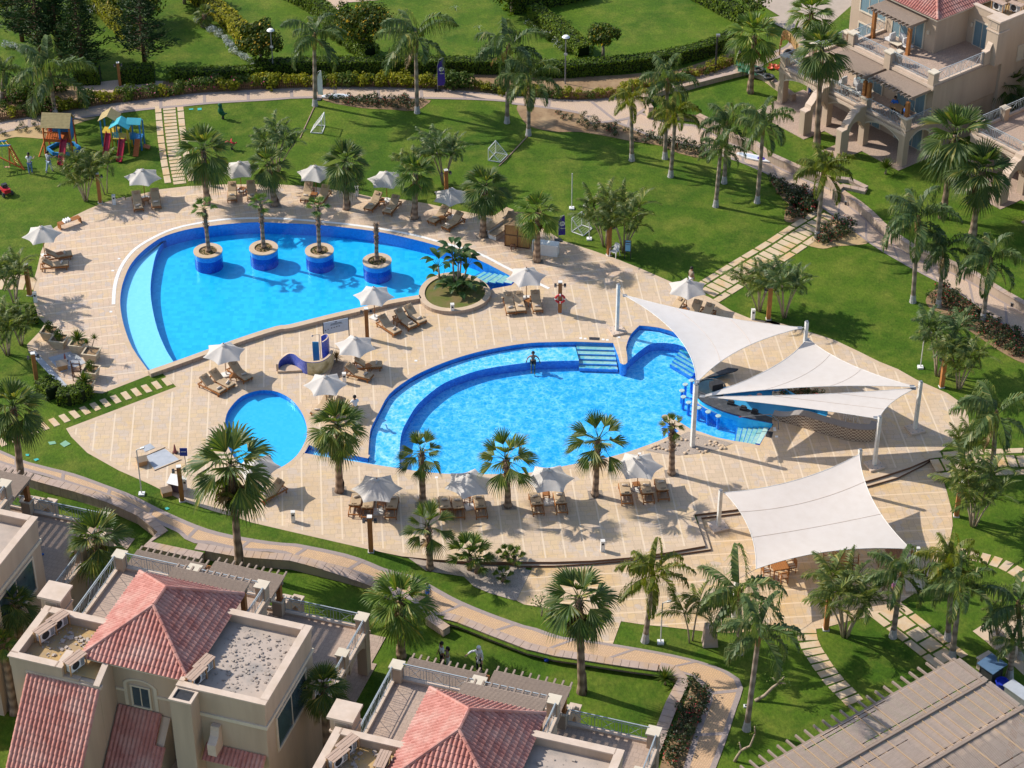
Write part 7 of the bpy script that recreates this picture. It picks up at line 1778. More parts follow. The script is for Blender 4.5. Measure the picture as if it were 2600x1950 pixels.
    pergola(vil, 1.2, 5.35, 6.27, 8.1, 8.55, ((1.45, 7.85), (5.1, 7.85)), 6.0)
    # lower terrace, arcade
    b = MB(); b.box(-3.3, 9.76, 2.9, 10.1, 12.55, 3.0); b.box(5.455, 5.305, 2.9, 10.1, 9.76, 3.0); tr = b.build('terrace', m_terr, vil)
    b = MB(); b.box(-3.3, 12.3, 2.999, 10.1, 12.58, 3.14); b.box(9.86, 5.35, 2.999, 10.12, 12.3, 3.14); b.box(-3.34, 12.56, 2.62, 10.14, 12.62, 2.86); b.build('terrace_kerb', m_cap, tr)
    for u in (-3.0, 1.05, 4.95, 9.8): pillar(vil, u, 12.3, -.3, 4.05, .56)
    for u, v in ((9.85, 9.3), (9.85, 5.6)): pillar(vil, u, v, 2.6, 4.05, .5)
    for p, q in ((-2.72, .75), (1.35, 4.65), (5.25, 9.5)): railing(vil, (p, 12.44, 3.14), (q, 12.44, 3.14))
    railing(vil, (9.98, 9.6, 3.14), (9.98, 12.0, 3.14)); railing(vil, (9.98, 5.9, 3.14), (9.98, 9.0, 3.14)); railing(vil, (-3.18, 9.9, 3.14), (-3.18, 12.0, 3.14))
    def arch(p, q, horiz=True, pos=12.3):
        b = MB(); n = 14; A = []; wd = .22
        for i in range(n + 1): t = i / n; A.append((p + (q - p) * t, 2.0 + .58 * math.sin(math.pi * t) ** .8))
        vs = []
        for e in (pos - wd, pos + wd):
            for x, z in A: vs.append((x, e, z) if horiz else (e, x, z))
            for x, z in A: vs.append((x, e, 2.9) if horiz else (e, x, 2.9))
        m = n + 1; fs = []
        for i in range(n): fs += [(i, i + 1, m + i + 1, m + i), (2 * m + i, 3 * m + i, 3 * m + i + 1, 2 * m + i + 1), (i, 2 * m + i, 2 * m + i + 1, i + 1)]
        b.add(vs, fs); a_ = b.build('arch', m_stucco, vil); c = MB()
        for i in range(n): x0_, z0_ = A[i]; x1_, z1_ = A[i + 1]; c.bar((x0_, pos + wd + .02, z0_ + .04) if horiz else (pos - wd - .02, x0_, z0_ + .04), (x1_, pos + wd + .02, z1_ + .04) if horiz else (pos - wd - .02, x1_, z1_ + .04), .05, .1)
        c.build('arch_trim', m_trim, a_)
    for p, q in ((-2.72, .77), (1.33, 4.67), (5.23, 9.52)): arch(p, q)
    arch(9.8, 12.02, False, -3.0); arch(9.8, 12.02, False, 9.8)
    for u in (1.05, 4.95):
        pf = [(15.0, -.3), (15.0, 2.0), (14.45, 2.05), (14.4, 2.35), (14.15, 2.55), (13.9, 2.85), (13.65, 3.1), (13.3, 3.2), (13.25, 3.45), (12.58, 3.45), (12.58, 1.7), (12.72, 1.7), (12.85, 2.1), (13.1, 2.36), (13.45, 2.45), (13.8, 2.34), (14.05, 2.05), (14.15, 1.6), (14.15, -.3)]; n = len(pf)
        bm = bmesh.new(); me = bpy.data.meshes.new('buttress'); va = [bm.verts.new((u - .26, p[0], p[1])) for p in pf]; vb = [bm.verts.new((u + .26, p[0], p[1])) for p in pf]; f1 = bm.faces.new(va); f2 = bm.faces.new(vb[::-1])
        for i in range(n): bm.faces.new((va[i], vb[i], vb[(i + 1) % n], va[(i + 1) % n]))
        bmesh.ops.triangulate(bm, faces=[f1, f2]); bm.normal_update(); bm.to_mesh(me); bm.free(); me.materials.append(m_stucco); o = bpy.data.objects.new('buttress', me); COL.objects.link(o); o.parent = vil
        c = MB()
        for i in range(1, 9): p, q = pf[i], pf[i + 1]; c.bar((u, p[0], p[1] + .045), (u, q[0], q[1] + .045), .64, .10)
        c.build('buttress_cap', m_cap, o)
    pergola(vil, -3.1, .95, 9.82, 12.0, 5.6, ((-2.95, 12.25), (.9, 12.3)), 4.05); pergola(vil, 1.35, 5.35, 9.82, 12.4, 5.6, ((1.35, 12.3), (5.05, 12.25)), 4.05)
    b = MB(); b.box(-3.5, 9.62, -.3, 10.2, 13.1, .04); b.box(.3, 13.1, -.3, 2.2, 15.5, .04); b.box(4.3, 13.1, -.3, 9.9, 15.3, .04); b.build('patio', m_terr, vil)
    # openings
    window(vil, 'v-', 2.35, 3.25, 6.2, 7.45, .35, arch=True); window(vil, 'u+', .6, 4.2, 5.2, 7.2, 9.95, 'window', .14); window(vil, 'v+', 1.5, 4.6, 6.02, 8.1, 6.25, 'glass_door', .1, m_curt, mull=3); window(vil, 'v+', -2.6, -.4, 6.02, 8.0, 2.65, 'glass_door', .1, m_curt, mull=2)
    window(vil, 'v+', -2.4, .3, 3.02, 5.1, 9.75, 'glass_door', .1, m_curt, mull=2); window(vil, 'v+', 1.9, 4.6, 3.02, 5.1, 9.75, 'glass_door', .1, m_curt, mull=2); window(vil, 'v+', 6.2, 8.9, 6.2, 8.0, 5.3, 'window', .12, m_curt, mull=2); window(vil, 'v+', 6.2, 8.9, 3.02, 5.1, 5.3, 'glass_door', .1, m_curt, mull=2)
    window(vil, 'v+', -2.4, .3, .05, 2.1, 9.6, 'glass_door', .1, m_curt, mull=2); window(vil, 'v+', 1.9, 4.3, .05, 2.1, 9.6, 'glass_door', .1, m_curt, mull=2); window(vil, 'u-', 5.6, 6.3, 6.6, 7.6, -3.1 if False else -3.35, 'window', .1) if False else None
    window(vil, 'u-', .2, .9, 5.3, 6.4, -3.35, 'window', .1, m_trim, mull=0)
    b = MB(); b.box(2.3, -2.36, -.3, 3.5, -2.302, 1.9); b.build('door', m_wooddark, vil)
    for u, v, z in ((1.0, 6.31, 7.4), (5.2, 6.31, 7.4), (-.15, 2.71, 7.4)): MB().box(u - .09, v - .05, z, u + .09, v + .08, z + .32).build('wall_lamp', m_trim, vil)
    return vil
VIL = build_villa()
E1 = Vector((15.25, -8.75, 0)); o1 = Vector((-21.17, 81.32, -.35)); VP_ = Proto(VIL)
VP_.put(o1, R(-17.8), 'left foreground villa with red hip roof and rubble on its flat roofs', 'cream villas of one type'); VP_.put(o1 + E1, R(-17.8), 'middle foreground villa cut by the bottom edge, with sandy flat roof', 'cream villas of one type'); VP_.put(o1 - E1, R(-17.8), 'villa at the left edge showing only pergolas, terrace and wall corner', 'cream villas of one type')
o3 = G('A3', 1235, 1335, .9); ex3 = Vector((math.cos(R(-52)), math.sin(R(-52)), 0)); ey3 = Vector((-ex3.y, ex3.x, 0)); base3 = o3 - ex3 * 3.2 + ey3 * 12.4
E3 = Vector((13.1, -10.45, 0)); VP_.put(base3, R(128), 'villa at the upper right with balconies, arcade and terrace pergolas facing the pools', 'cream villas of one type'); VP_.put(base3 + E3, R(128), 'villa at the right edge behind the fan palms, only terrace and pillar visible', 'cream villas of one type')
def vl_(bs, rz, u, v, z): c, s = math.cos(rz), math.sin(rz); return Vector((bs.x + u * c - v * s, bs.y + u * s + v * c, bs.z + z))
RA, RB3 = R(-17.8), R(128)
# air conditioners
m_slat0 = M('pale_board', (.46, .33, .25), (.38, .26, .19), 4, rough=.85)
ac = thing('air_conditioner', 'x', 'air conditioner'); MB().box(-.45, -.17, .12, .45, .17, .72).build('casing', m_white, ac); b = MB(); b.lathe([(.001, .0), (.24, .0)], 20); f = b.build('fan_grille', m_dark, ac, (-.12, -.173, .42)); f.rotation_euler = (R(90), 0, 0); b = MB(); [b.box(.2, -.178, .18 + i * .06, .42, -.172, .21 + i * .06) for i in range(8)]; b.build('vent', m_dark, ac)
b = MB(); [b.box(-.58, -.3 + i * .145, .745 + .012 * (i % 2), .58, -.17 + i * .145, .775 + .012 * (i % 2)) for i in range(4)]; b.build('wooden_cover', m_slat0, ac); [MB().box(x - .03, y - .03, 0, x + .03, y + .03, .745).build('leg', m_woodl, ac) for x in (-.53, .53) for y in (-.2, .2)]; ACP = Proto(ac)
for bs, ra, lst, vn in ((o1, RA, [(-2.55, 1.0, 1.2, 'outer left'), (-2.3, 1.9, 1.2, 'inner left'), (-.1, -.55, 1.25, 'front roof gap'), (6.05, 1.1, 1.35, 'rear right'), (6.0, .3, 1.35, 'front right')], 'left foreground villa'), (o1 + E1, RA, [(-2.6, .9, 1.2, 'outer left'), (-2.45, 1.75, 1.2, 'inner left'), (-.5, 1.2, 1.6, 'boarded')], 'middle foreground villa'), (base3, RB3, [(6.4, 2.5, 3.2, 'nearest'), (7.5, 1.6, 3.2, 'middle'), (-1.2, 1.2, 3.2, 'chimney side'), (-2.2, .4, 3.3, 'farthest')], 'upper right villa')):
    for u, v, rz, nm in lst: ACP.put(vl_(bs, ra, u, v, 8.64), ra + rz, f'{nm} air conditioner under boards on the {vn} roof', 'air conditioners on the villa roofs')
def rubble(lab, bs, ra, u0, u1, v0, v1, n, smax, seed):
    rnd = random.Random(seed); b = MB()
    for i in range(n):
        u = rnd.uniform(u0, u1); v = rnd.uniform(v0, v1)
        if rnd.random() < .65: cu, cv = u0 + (u1 - u0) * (.3 + .25 * (i % 3)), v0 + (v1 - v0) * (.25 + .2 * (i % 4)); u = cu + rnd.gauss(0, .35); v = cv + rnd.gauss(0, .45)
        u, v = min(max(u, u0), u1), min(max(v, v0), v1); s = smax * rnd.random() ** 2.2 + .025; b.cb((u, v, s * .22), (s * rnd.uniform(.6, 1.4), s, s * .4), rz=rnd.uniform(0, 3), rx=rnd.uniform(-.25, .25), ry=rnd.uniform(-.25, .25))
    o = b.build('rubble', m_rub, None, bs + Vector((0, 0, 8.645)), ra); tag(o, lab, 'rubble', None, 'stuff')
rubble('broken concrete chips on the right flat roof of the left villa', o1, RA, 5.9, 9.4, .0, 4.7, 300, .12, 1); rubble('broken concrete and pipes on the left flat roof of the left villa', o1, RA, -2.9, .2, -.7, 2.2, 200, .15, 2)
rubble('few concrete lumps on the right flat roof of the middle villa', o1 + E1, RA, 5.9, 9.4, .0, 4.7, 70, .2, 3); rubble('stone chips on the sandy roof of the middle villa', o1 + E1, RA, -2.9, .2, -.7, 2.2, 70, .2, 4)
# chairs on the upper right villa terraces
m_wcush = M('white_cushion', (.68, .66, .64), (.6, .58, .56), 5, rough=.95)
def achair(lab, p, rz):
    o = thing('lounge_chair', lab, 'chair', p, rz, 'white cushioned terrace chairs'); b = MB(); cushion(b, -.3, -.3, .32, .3, .3, .48); cushion(b, -.3, .18, .48, .3, .32, 1.0); b.build('cushions', m_wcush, o); b = MB()
    for s in (-1, 1): b.tube([(s * .32, -.3, 0), (s * .32, -.3, .62), (s * .32, .3, .62), (s * .32, .3, 0)], .02, 5)
    b.bar((-.32, -.3, .3), (.32, -.3, .3), .03, .03); b.bar((-.32, .3, .3), (.32, .3, .3), .03, .03); b.build('frame', m_grey, o)
for u, v, z, rz, lab in ((3.6, 7.6, 6, 1.6, 'white cushioned chair left of the upper terrace table'), (1.9, 7.4, 6, -1.6, 'white cushioned chair right of the upper terrace table'), (2.8, 6.8, 6, 0, 'white cushioned chair behind the upper terrace table'), (4.7, 11.3, 3, 1.6, 'white cushioned chair left of the lower balcony table'), (2.7, 11.2, 3, -1.6, 'white cushioned chair right of the lower balcony table'), (3.6, 10.5, 3, 0, 'white cushioned chair behind the lower balcony table')): achair(lab, vl_(base3, RB3, u, v, z), RB3 + rz)
for u, v, z, lab in ((2.8, 7.7, 6, 'low pale table on the upper terrace of the right villa'), (3.7, 11.4, 3, 'low pale table on the balcony of the right villa')):
    o = thing('coffee_table', lab, 'table', vl_(base3, RB3, u, v, z), RB3); MB().box(-.45, -.3, .38, .45, .3, .42).build('table_top', m_trim, o); [MB().box(sx * .38 - .02, sy * .24 - .02, 0, sx * .38 + .02, sy * .24 + .02, .38).build('leg', m_grey, o) for sx in (-1, 1) for sy in (-1, 1)]
o = thing('wooden_table', 'wooden table on the balcony with seated people in blue', 'table', vl_(base3, RB3, -1.2, 11.2, 3), RB3); MB().box(-.6, -.4, .70, .6, .4, .75).build('table_top', m_woodl, o); [MB().box(sx * .52 - .03, sy * .33 - .03, 0, sx * .52 + .03, sy * .33 + .03, .7).build('leg', m_woodl, o) for sx in (-1, 1) for sy in (-1, 1)]
o = thing('ladder', 'rusty ladder fixed to the tall side wall of the right villa', 'ladder', vl_(base3, RB3, -3.5, -.2, 0), RB3); b = MB(); b.bar((-.05, -.2, 3.5), (-.05, -.2, 9.6), .04, .04); b.bar((-.05, .2, 3.5), (-.05, .2, 9.6), .04, .04); [b.bar((-.05, -.2, 3.6 + .32 * i), (-.05, .2, 3.6 + .32 * i), .03, .03) for i in range(19)]; b.build('frame', m_wooddark, o)
# ---------------- slatted pergola at the lower right
a = G('D3', 1640, 760, 3.3); pg = thing('slatted_pergola', 'large weathered slatted pergola roof in the bottom right corner', 'pergola', (a.x, a.y, 0), R(-144)); Z = 3.3; rnd = random.Random(6)
b = MB()
for q, z in ((.12, Z - .12), (2.35, Z + .06), (4.85, Z + .03), (5.0, Z + .2)): b.box(-.05, q - .07, z - .1, 17.5, q + .07, z + .07)
b.box(-.04, .05, Z - .02, .12, 4.9, Z + .06); b.build('beam', m_woodgrey, pg)
b = MB(); n = 28
for i in range(n): x = .1 + i * .615; b.box(x - .05, -.62, Z - .17, x + .05, 4.78, Z - .045); b.box(x - .05, 5.1, Z + .0, x + .05, 10.4, Z + .1)
b.build('rafters', m_woodgrey, pg)
m_slat = M('sunbleached_slat', (.56, .45, .37), (.44, .35, .285), 3, rough=.9, stretch=(.6, 6, 6)); m_batten = M('light_batten', (.46, .31, .18), (.38, .25, .14), 3, rough=.8); b = MB()
for i in range(n):
    x = .4 + i * .615 + rnd.uniform(-.05, .05)
    if rnd.random() < .8: b.box(x - .022, .2, Z + .02, x + .022, 2.27, Z + .052)
    if rnd.random() < .85: b.box(x - .022, 2.43, Z + .02, x + .022, 4.7, Z + .052)
    if i % 3 == 0: b.box(x - .03, 5.1, Z + .17, x + .03, 10.3, Z + .2)
b.build('batten', m_batten, pg)
for q0, q1, z in ((.22, 2.27, Z), (2.43, 4.77, Z), (5.1, 7.6, Z + .15), (7.7, 10.3, Z + .15)):
    b = MB(); q = q0
    while q < q1:
        x = -.3 if q0 < 5 else -.05
        while x < 17.4:
            L = rnd.uniform(4, 7); e = min(17.45, x + L)
            if rnd.random() > .03: b.box(x, q, z - .03, e - .012, q + .026, z + .008)
            x = e
        q += .058 if q0 < 5 else .075
    b.build('slats', m_slat, pg)
for x in (.3, 6.5, 12.5):
    for q in (.15, 4.9): b = MB(); b.box(x - .13, q - .13, 0, x + .13, q + .13, Z - .23); b.build('post', m_woodpost, pg)
tf = [(a.x + x * math.cos(R(-144)) - y * math.sin(R(-144)), a.y + x * math.sin(R(-144)) + y * math.cos(R(-144))) for x, y in ((.5, .4), (18, .4), (18, 11), (.5, 11))]
struct(sheet('terrace_floor', M('terrace_floor', (.40, .29, .2), (.30, .22, .16), .9, (.34, .22, .12), .5, .9, world=True), tf, [], .06))
tf2 = [(a.x + x * math.cos(R(-144)) - y * math.sin(R(-144)), a.y + x * math.sin(R(-144)) + y * math.cos(R(-144))) for x, y in ((-2.2, 2.2), (.5, 2.2), (.5, 11), (-2.2, 11))]
struct(sheet('terrace_floor', m_coping, tf2, [], .05))
loc_ = lambda x, y, z=.05: Vector((a.x + x * math.cos(R(-144)) - y * math.sin(R(-144)), a.y + x * math.sin(R(-144)) + y * math.cos(R(-144)), z))
rl_ = thing('balustrade', 'thin metal balustrade beside the slatted pergola', 'railing', loc_(-1.9, 2.0), R(-144)); railing(rl_, (0, 0, 0), (0, 5.2, 0), 1.0)
o = thing('covered_cart', 'dark service cart with a blue grey canopy beside the pergola', 'cart', G('D3', 1935, 940, .05), R(-52)); MB().box(-.42, -.42, .12, .42, .42, .85).build('cabinet', m_dark, o); b = MB(); b.cb((0, 0, 1.2), (1.15, 1.15, .05), rx=.08); b.build('canopy', M('steel_blue', (.10, .17, .27), (.08, .14, .22), 2, rough=.4), o); [MB().box(sx * .42 - .025, sy * .42 - .025, 0, sx * .42 + .025, sy * .42 + .025, 1.17).build('post', m_dark, o) for sx in (-1, 1) for sy in (-1, 1)]
o = thing('laundry_bin', 'blue plastic bin beside the pergola roof', 'bin', G('D3', 2025, 1020, .05), .3); b = MB(); b.lathe([(.22, 0), (.34, .62), (.37, .64), (.37, .68), (.31, .68), (.29, .6), (.001, .58)], 20); b.build('bin_body', M('royal_blue', (.02, .04, .40), (.015, .03, .32), 3, rough=.4), o)
o = thing('reception_desk', 'grey blue desk panel at the right edge by the blue bin', 'counter', G('D3', 2170, 1120, .05), R(-52)); MB().box(-.9, -.4, .8, .9, .4, .86).build('counter_top', m_slabg, o); MB().box(-.85, -.3, 0, .85, .3, .8).build('cabinet', m_grey, o)
o = thing('square_planter', 'tall stone planter pot with a drooping palm at the right lawn', 'planter', G('D3', 1985, 660, .02), R(30)); b = MB(); b.add([(sx * s, sy * s, z) for s, z in ((.26, 0), (.36, .9), (.30, .9), (.3, .82)) for sx, sy in ((-1, -1), (1, -1), (1, 1), (-1, 1))], [(k * 4 + i, k * 4 + (i + 1) % 4, k * 4 + 4 + (i + 1) % 4, k * 4 + 4 + i) for k in range(3) for i in range(4)] + [(12, 13, 14, 15)]); b.build('pot', m_cap, o)
AP[0].put(G('D3', 1985, 660, .02) + Vector((0, 0, .82)), 1, 'palm growing in the tall stone planter at the right', 'areca clumps', .55)
struct(sheet('path', m_coping, PL("D3 1800,545 1950,450 2212,330 2212,900 2000,700", .02), [], .022))
MB_ = None
o = thing('stone_block', 'square stone pier on the lawn behind the slatted pergola', 'pier', G('D3', 1915, 850, .0), R(36)); MB().box(-.42, -.42, 0, .42, .42, .7).build('pier', m_cap, o); MB().box(-.48, -.48, .7, .48, .48, .78).build('cap', m_cap, o)
o = thing('stone_pedestal', 'leaning grey stone plinth on the grass by the lower deck', 'plinth', G('D2', 1650, 645, .0), R(4)); b = MB(); b.add([(-.42, -.35, 0), (.42, -.35, 0), (.42, .35, 0), (-.42, .35, 0), (-.3, -.1, 1.15), (.3, -.1, 1.15), (.3, .35, 1.25), (-.3, .35, 1.25)], [(0, 1, 5, 4), (1, 2, 6, 5), (2, 3, 7, 6), (3, 0, 4, 7), (4, 5, 6, 7)]); b.build('plinth', m_captop, o)
# flower pot at the wall steps
o = thing('flower_pot', 'terracotta pot in the corner of the garden wall steps', 'pot', G('A3', 762, 1480, .35)); b = MB(); b.lathe([(.14, 0), (.22, .32), (.24, .32), (.24, .38), (.19, .38), (.17, .3), (.001, .3)], 14); b.build('pot', M('terracotta', (.34, .12, .07), (.26, .09, .05), 6), o)
# ---------------- picket fences
def fence(s, lab, h=.66, z=None, mat=None, gap=.16):
    ln = resample(smooth(PL(s, z), 4), gap); p0 = ln[0]; o = thing('picket_fence', lab, 'fence', (p0[0], p0[1], 0)); b = MB(); rnd = random.Random(len(s)); r = MB()
    zz = (lambda x, y: hgt(x, y)) if z is None else (lambda x, y: z)
    for i in range(len(ln) - 1):
        x, y = ln[i][0] - p0[0], ln[i][1] - p0[1]; dx, dy = ln[i + 1][0] - ln[i][0], ln[i + 1][1] - ln[i][1]; a = math.atan2(dy, dx); g = zz(*ln[i]); hh = h * rnd.uniform(.95, 1.05)
        b.cb((x, y, g + hh / 2), (.085, .022, hh), rz=a)
        if i % 14 == 0: b.cb((x + math.sin(a) * .06, y - math.cos(a) * .06, g + h / 2), (.09, .09, h * 1.02), rz=a)
    for k in (.22, .68):
        l = ln[::6] + [ln[-1]]
        for p, q in zip(l, l[1:]): r.bar((p[0] - p0[0], p[1] - p0[1] + .03, zz(*p) + h * k), (q[0] - p0[0], q[1] - p0[1] + .03, zz(*q) + h * k), .03, .07)
    f = b.build('pickets', mat or m_fencew, o); r.build('rails', mat or m_fencew, o)
m_fencew = M('fence_wood', (.26, .14, .07), (.17, .09, .045), 5, rough=.85, world=True)
fence("A0 -40,975 250,928 560,878 850,832 1150,795 1450,757 1750,730 2212,705 A1 300,702 600,694 900,694 1200,700 1440,708", 'long picket fence between the far walkway and the shrubs')
fence("A1 1750,712 1900,730 2020,748 A2 60,760 260,772 500,797 760,797 900,773 1150,703 1450,637 1700,568 1900,490", 'picket fence with yellow shrubs behind the path junction')
fence("A3 245,440 270,330 330,335 400,440", 'short bright wooden picket enclosure by the villa corner', .85, .9, m_woodl, .13)
# ---------------- playground
m_or = M('orange_paint', (.50, .13, .03), (.40, .10, .025), 4, rough=.55); m_bl = M('blue_paint_wood', (.03, .22, .48), (.025, .17, .38), 4, rough=.5); m_cy = M('cyan_paint', (.06, .42, .50), (.05, .34, .42), 3, rough=.55); m_ye = M('yellow_paint', (.55, .38, .03), (.45, .30, .03), 4, rough=.5); m_tan = M('tan_planks', (.44, .34, .16), (.34, .26, .12), 5, rough=.8); m_slide = M('red_slide', (.38, .025, .05), (.30, .02, .04), 2, rough=.35); m_green = M('green_plastic', (.01, .11, .05), (.01, .08, .04), 3, rough=.45)
def planks(b, P0, ex, eu, W, L, n, m=0):
    P0, ex, eu = Vector(P0), Vector(ex).normalized(), Vector(eu).normalized(); nn = ex.cross(eu).normalized()
    for i in range(n):
        a0, a1 = L * i / n + .006, L * (i + 1) / n - .006; v = []
        for h in (0, .035):
            for s_, t in ((0, a0), (W, a0), (W, a1), (0, a1)): v.append(P0 + ex * s_ + eu * t + nn * h)
        b.add(v, [(0, 1, 2, 3), (7, 6, 5, 4), (0, 4, 5, 1), (1, 5, 6, 2), (2, 6, 7, 3), (3, 7, 4, 0)], m)
def slide(par, x, y0, z0, y1, w=.42):
    pts = [(y0, z0), (y0 - .25, z0 - .04), (y0 + (y1 - y0) * .45, z0 * .62), (y0 + (y1 - y0) * .78, z0 * .26), (y1 + .2, .16), (y1, .12)]; pts = smooth(pts, 4); b = MB(); sec = [(-w / 2 - .03, .2), (-w / 2, .2), (-w / 2 + .04, .03), (w / 2 - .04, .03), (w / 2, .2), (w / 2 + .03, .2), (w / 2 + .03, -.03), (-w / 2 - .03, -.03)]
    vs = [(x + a, p[0], p[1] + c) for p in pts for a, c in sec]; n = len(sec); b.add(vs, [(i * n + k, i * n + (k + 1) % n, (i + 1) * n + (k + 1) % n, (i + 1) * n + k) for i in range(len(pts) - 1) for k in range(n)]); return b.build('slide', m_slide, par)
o = thing('play_tower', 'orange and blue play tower with tan plank roof and red slide', 'play tower', G('A0', 492, 1205), R(-4)); W2, D2 = .98, .62
for sx in (-1, 1):
    for sy in (-1, 1): b = MB(); b.bar((sx * (W2 + .08), sy * (D2 + .06), 0), (sx * W2, sy * D2, 2.45), .11, .11); b.build('post', m_or, o)
b = MB(); b.box(-W2, -D2, 1.18, W2, D2, 1.26); b.box(-W2 - .04, -D2 - .05, 1.05, W2 + .04, -D2 + .02, 1.2); b.build('platform', m_or, o)
b = MB(); b.box(-W2 + .03, D2 - .04, 1.27, W2 - .03, D2, 2.42); b.box(W2 - .04, -D2 + .06, 1.0, W2, D2 - .045, 2.42); b.box(.12, -D2, 1.27, .3, -D2 + .04, 2.42); b.build('blue_panel', m_bl, o)
b = MB(); [b.box(-.9 + i * .13, -D2, 1.27, -.85 + i * .13, -D2 + .04, 1.78) for i in range(8)]; b.box(-.95, -D2 - .02, 1.78, .12, -D2 + .05, 1.86); b.build('railing', m_or, o)
b = MB(); planks(b, (-W2 - .14, -D2 - .25, 2.34), (1, 0, 0), (0, 1, .95), 2 * W2 + .28, 1.2, 10); planks(b, (W2 + .14, D2 + .25, 2.34), (-1, 0, 0), (0, -1, .95), 2 * W2 + .28, 1.2, 10); rf = b.build('plank_roof', m_tan, o); b = MB()
for x in (-W2 - .02, W2 + .02): MB().add([(x, -D2 - .1, 2.38), (x, D2 + .1, 2.38), (x, 0, 3.05)], [(0, 1, 2)]).build('gable', m_bl, o)
slide(o, .55, -D2, 1.24, -2.5)
b = MB(); b.bar((-W2, -D2, 1.2), (-W2 - .45, -D2 - .5, 0), .09, .09); b.build('brace', m_or, o)
o = thing('sandbox', 'blue hexagonal timber sandbox frame under the play tower', 'sandbox', G('A0', 515, 1205)); b = MB(); pts = [(1.25 * math.cos(R(60 * i)), .95 * math.sin(R(60 * i))) for i in range(6)]
for i in range(6): p, q = pts[i], pts[(i + 1) % 6]; b.bar((p[0], p[1], .13), (q[0], q[1], .13), .14, .26)
b.build('frame', m_bl, o)
o = thing('play_house', 'cyan roofed double play house with two red slides and an orange ramp', 'play house', G('A0', 985, 1185), R(-5))
def hut(x, y, w, d, fl, ev, rg, roofm, postm, lab):
    for sx in (-1, 1):
        for sy in (-1, 1): MB().box(x + sx * w - .05, y + sy * d - .05, 0, x + sx * w + .05, y + sy * d + .05, ev).build('post', postm, o)
    MB().box(x - w, y - d, fl - .08, x + w, y + d, fl).build('platform', m_ye, o); b = MB(); s = math.hypot(w + .15, rg - ev)
    planks(b, (x - w - .15, y + d + .15, ev), (0, -1, 0), (w + .15, 0, rg - ev), 2 * d + .3, s, 1) if False else None
    for sg in (-1, 1):
        n = 9
        for i in range(n): y0 = y - d - .15 + (2 * d + .3) * i / n; y1 = y0 + (2 * d + .3) / n - .015; b.add([(x, y0, rg), (x, y1, rg), (x + sg * (w + .15), y1, ev - .02), (x + sg * (w + .15), y0, ev - .02), (x, y0, rg + .04), (x, y1, rg + .04), (x + sg * (w + .15), y1, ev + .02), (x + sg * (w + .15), y0, ev + .02)], [(0, 1, 2, 3), (7, 6, 5, 4), (0, 4, 5, 1), (2, 6, 7, 3), (1, 5, 6, 2), (3, 7, 4, 0)])
    b.build('plank_roof', roofm, o)
hut(-.95, .65, .6, .55, 1.15, 2.2, 2.65, m_tan, m_bl, 'l'); hut(.08, -.25, .62, .5, 1.15, 2.05, 2.5, m_cy, m_ye, 'f')
b = MB(); [b.add([(.08 + .1, -.1 + i * .0, 2.45)] * 3, [(0, 1, 2)]) for i in range(0)]; n = 11
for i in range(n): x0 = .55 + .1 * i; b.add([(x0, .15, 2.5), (x0 + .09, .15, 2.5), (x0 + .09, -.3, 2.15), (x0, -.3, 2.15), (x0, .15, 2.54), (x0 + .09, .15, 2.54), (x0 + .09, -.3, 2.19), (x0, -.3, 2.19)], [(0, 1, 2, 3), (7, 6, 5, 4), (2, 6, 7, 3), (1, 5, 6, 2), (3, 7, 4, 0)])
b.build('plank_roof', m_cy, o); 
for x, y in ((1.55, -.28), (1.6, .5), (.75, .55)): MB().box(x - .05, y - .05, 0, x + .05, y + .05, 2.2).build('post', m_bl, o)
b = MB(); b.box(.72, -.3, .9, 1.6, .5, 1.0); [b.box(.74 + i * .1, -.3, 1.0, .8 + i * .1, -.26, 1.5) for i in range(5)]; b.build('blue_balustrade', m_bl, o); b = MB(); [b.box(-.5 + i * .13, -.73, 1.2, -.41 + i * .13, -.7, 1.7) for i in range(4)]; b.build('cyan_balustrade', m_cy, o)
slide(o, -.95, .1, 1.15, -1.6, .4); slide(o, .3, -.75, 1.15, -2.4, .4)
b = MB(); planks(b, (1.1, -1.35, .05), (1, 0, 0), (0, 1.05, .9), .42, 1.4, 9); b.build('ramp', m_or, o); b = MB(); planks(b, (1.65, -.3, .3), (0, 1, 0), (1, 0, -.35) if False else (1, 0, -.3), .55, .5, 5); b.build('side_ramp', m_or, o)
o = thing('climbing_frame', 'climbing frame with blue beams, yellow rungs and orange legs at the left edge', 'climbing frame', G('A0', 40, 1360)); b = MB()
b.bar((-2, -.1, 2.0), (.55, .55, 1.75), .1, .1); b.bar((-1.8, .65, 2.05), (.15, 1.2, 1.9), .1, .1) if False else b.bar((-2, .6, 2.0), (.15, 1.1, 1.8), .1, .1); b.build('blue_beam', m_bl, o); b = MB()
for i in range(8): t = i / 8 + .08; b.tube([(-2 + 2.55 * t, -.1 + .65 * t, 2.0 - .25 * t), (-2 + 2.15 * t, .6 + .5 * t, 2 - .2 * t)], .025, 6)
for i in range(6): t = .15 + i / 8; b.tube([(.5 + .75 * t, .5 - .5 * t, 1.75 * (1 - t)), (.15 + .6 * t, 1.05 - .5 * t, 1.75 * (1 - t))], .022, 6)
b.build('rungs', m_ye, o); b = MB(); b.bar((.5, .5, 1.8), (1.45, -.05, 0), .1, .1); b.bar((.15, 1.05, 1.85), (.75, .6, 0), .09, .09); b.bar((-.6, .55, .85), (1.5, -.1, .06), .09, .09); b.bar((.35, .9, 1.75), (.25, .6, 0), .08, .08); b.build('orange_leg', m_or, o)
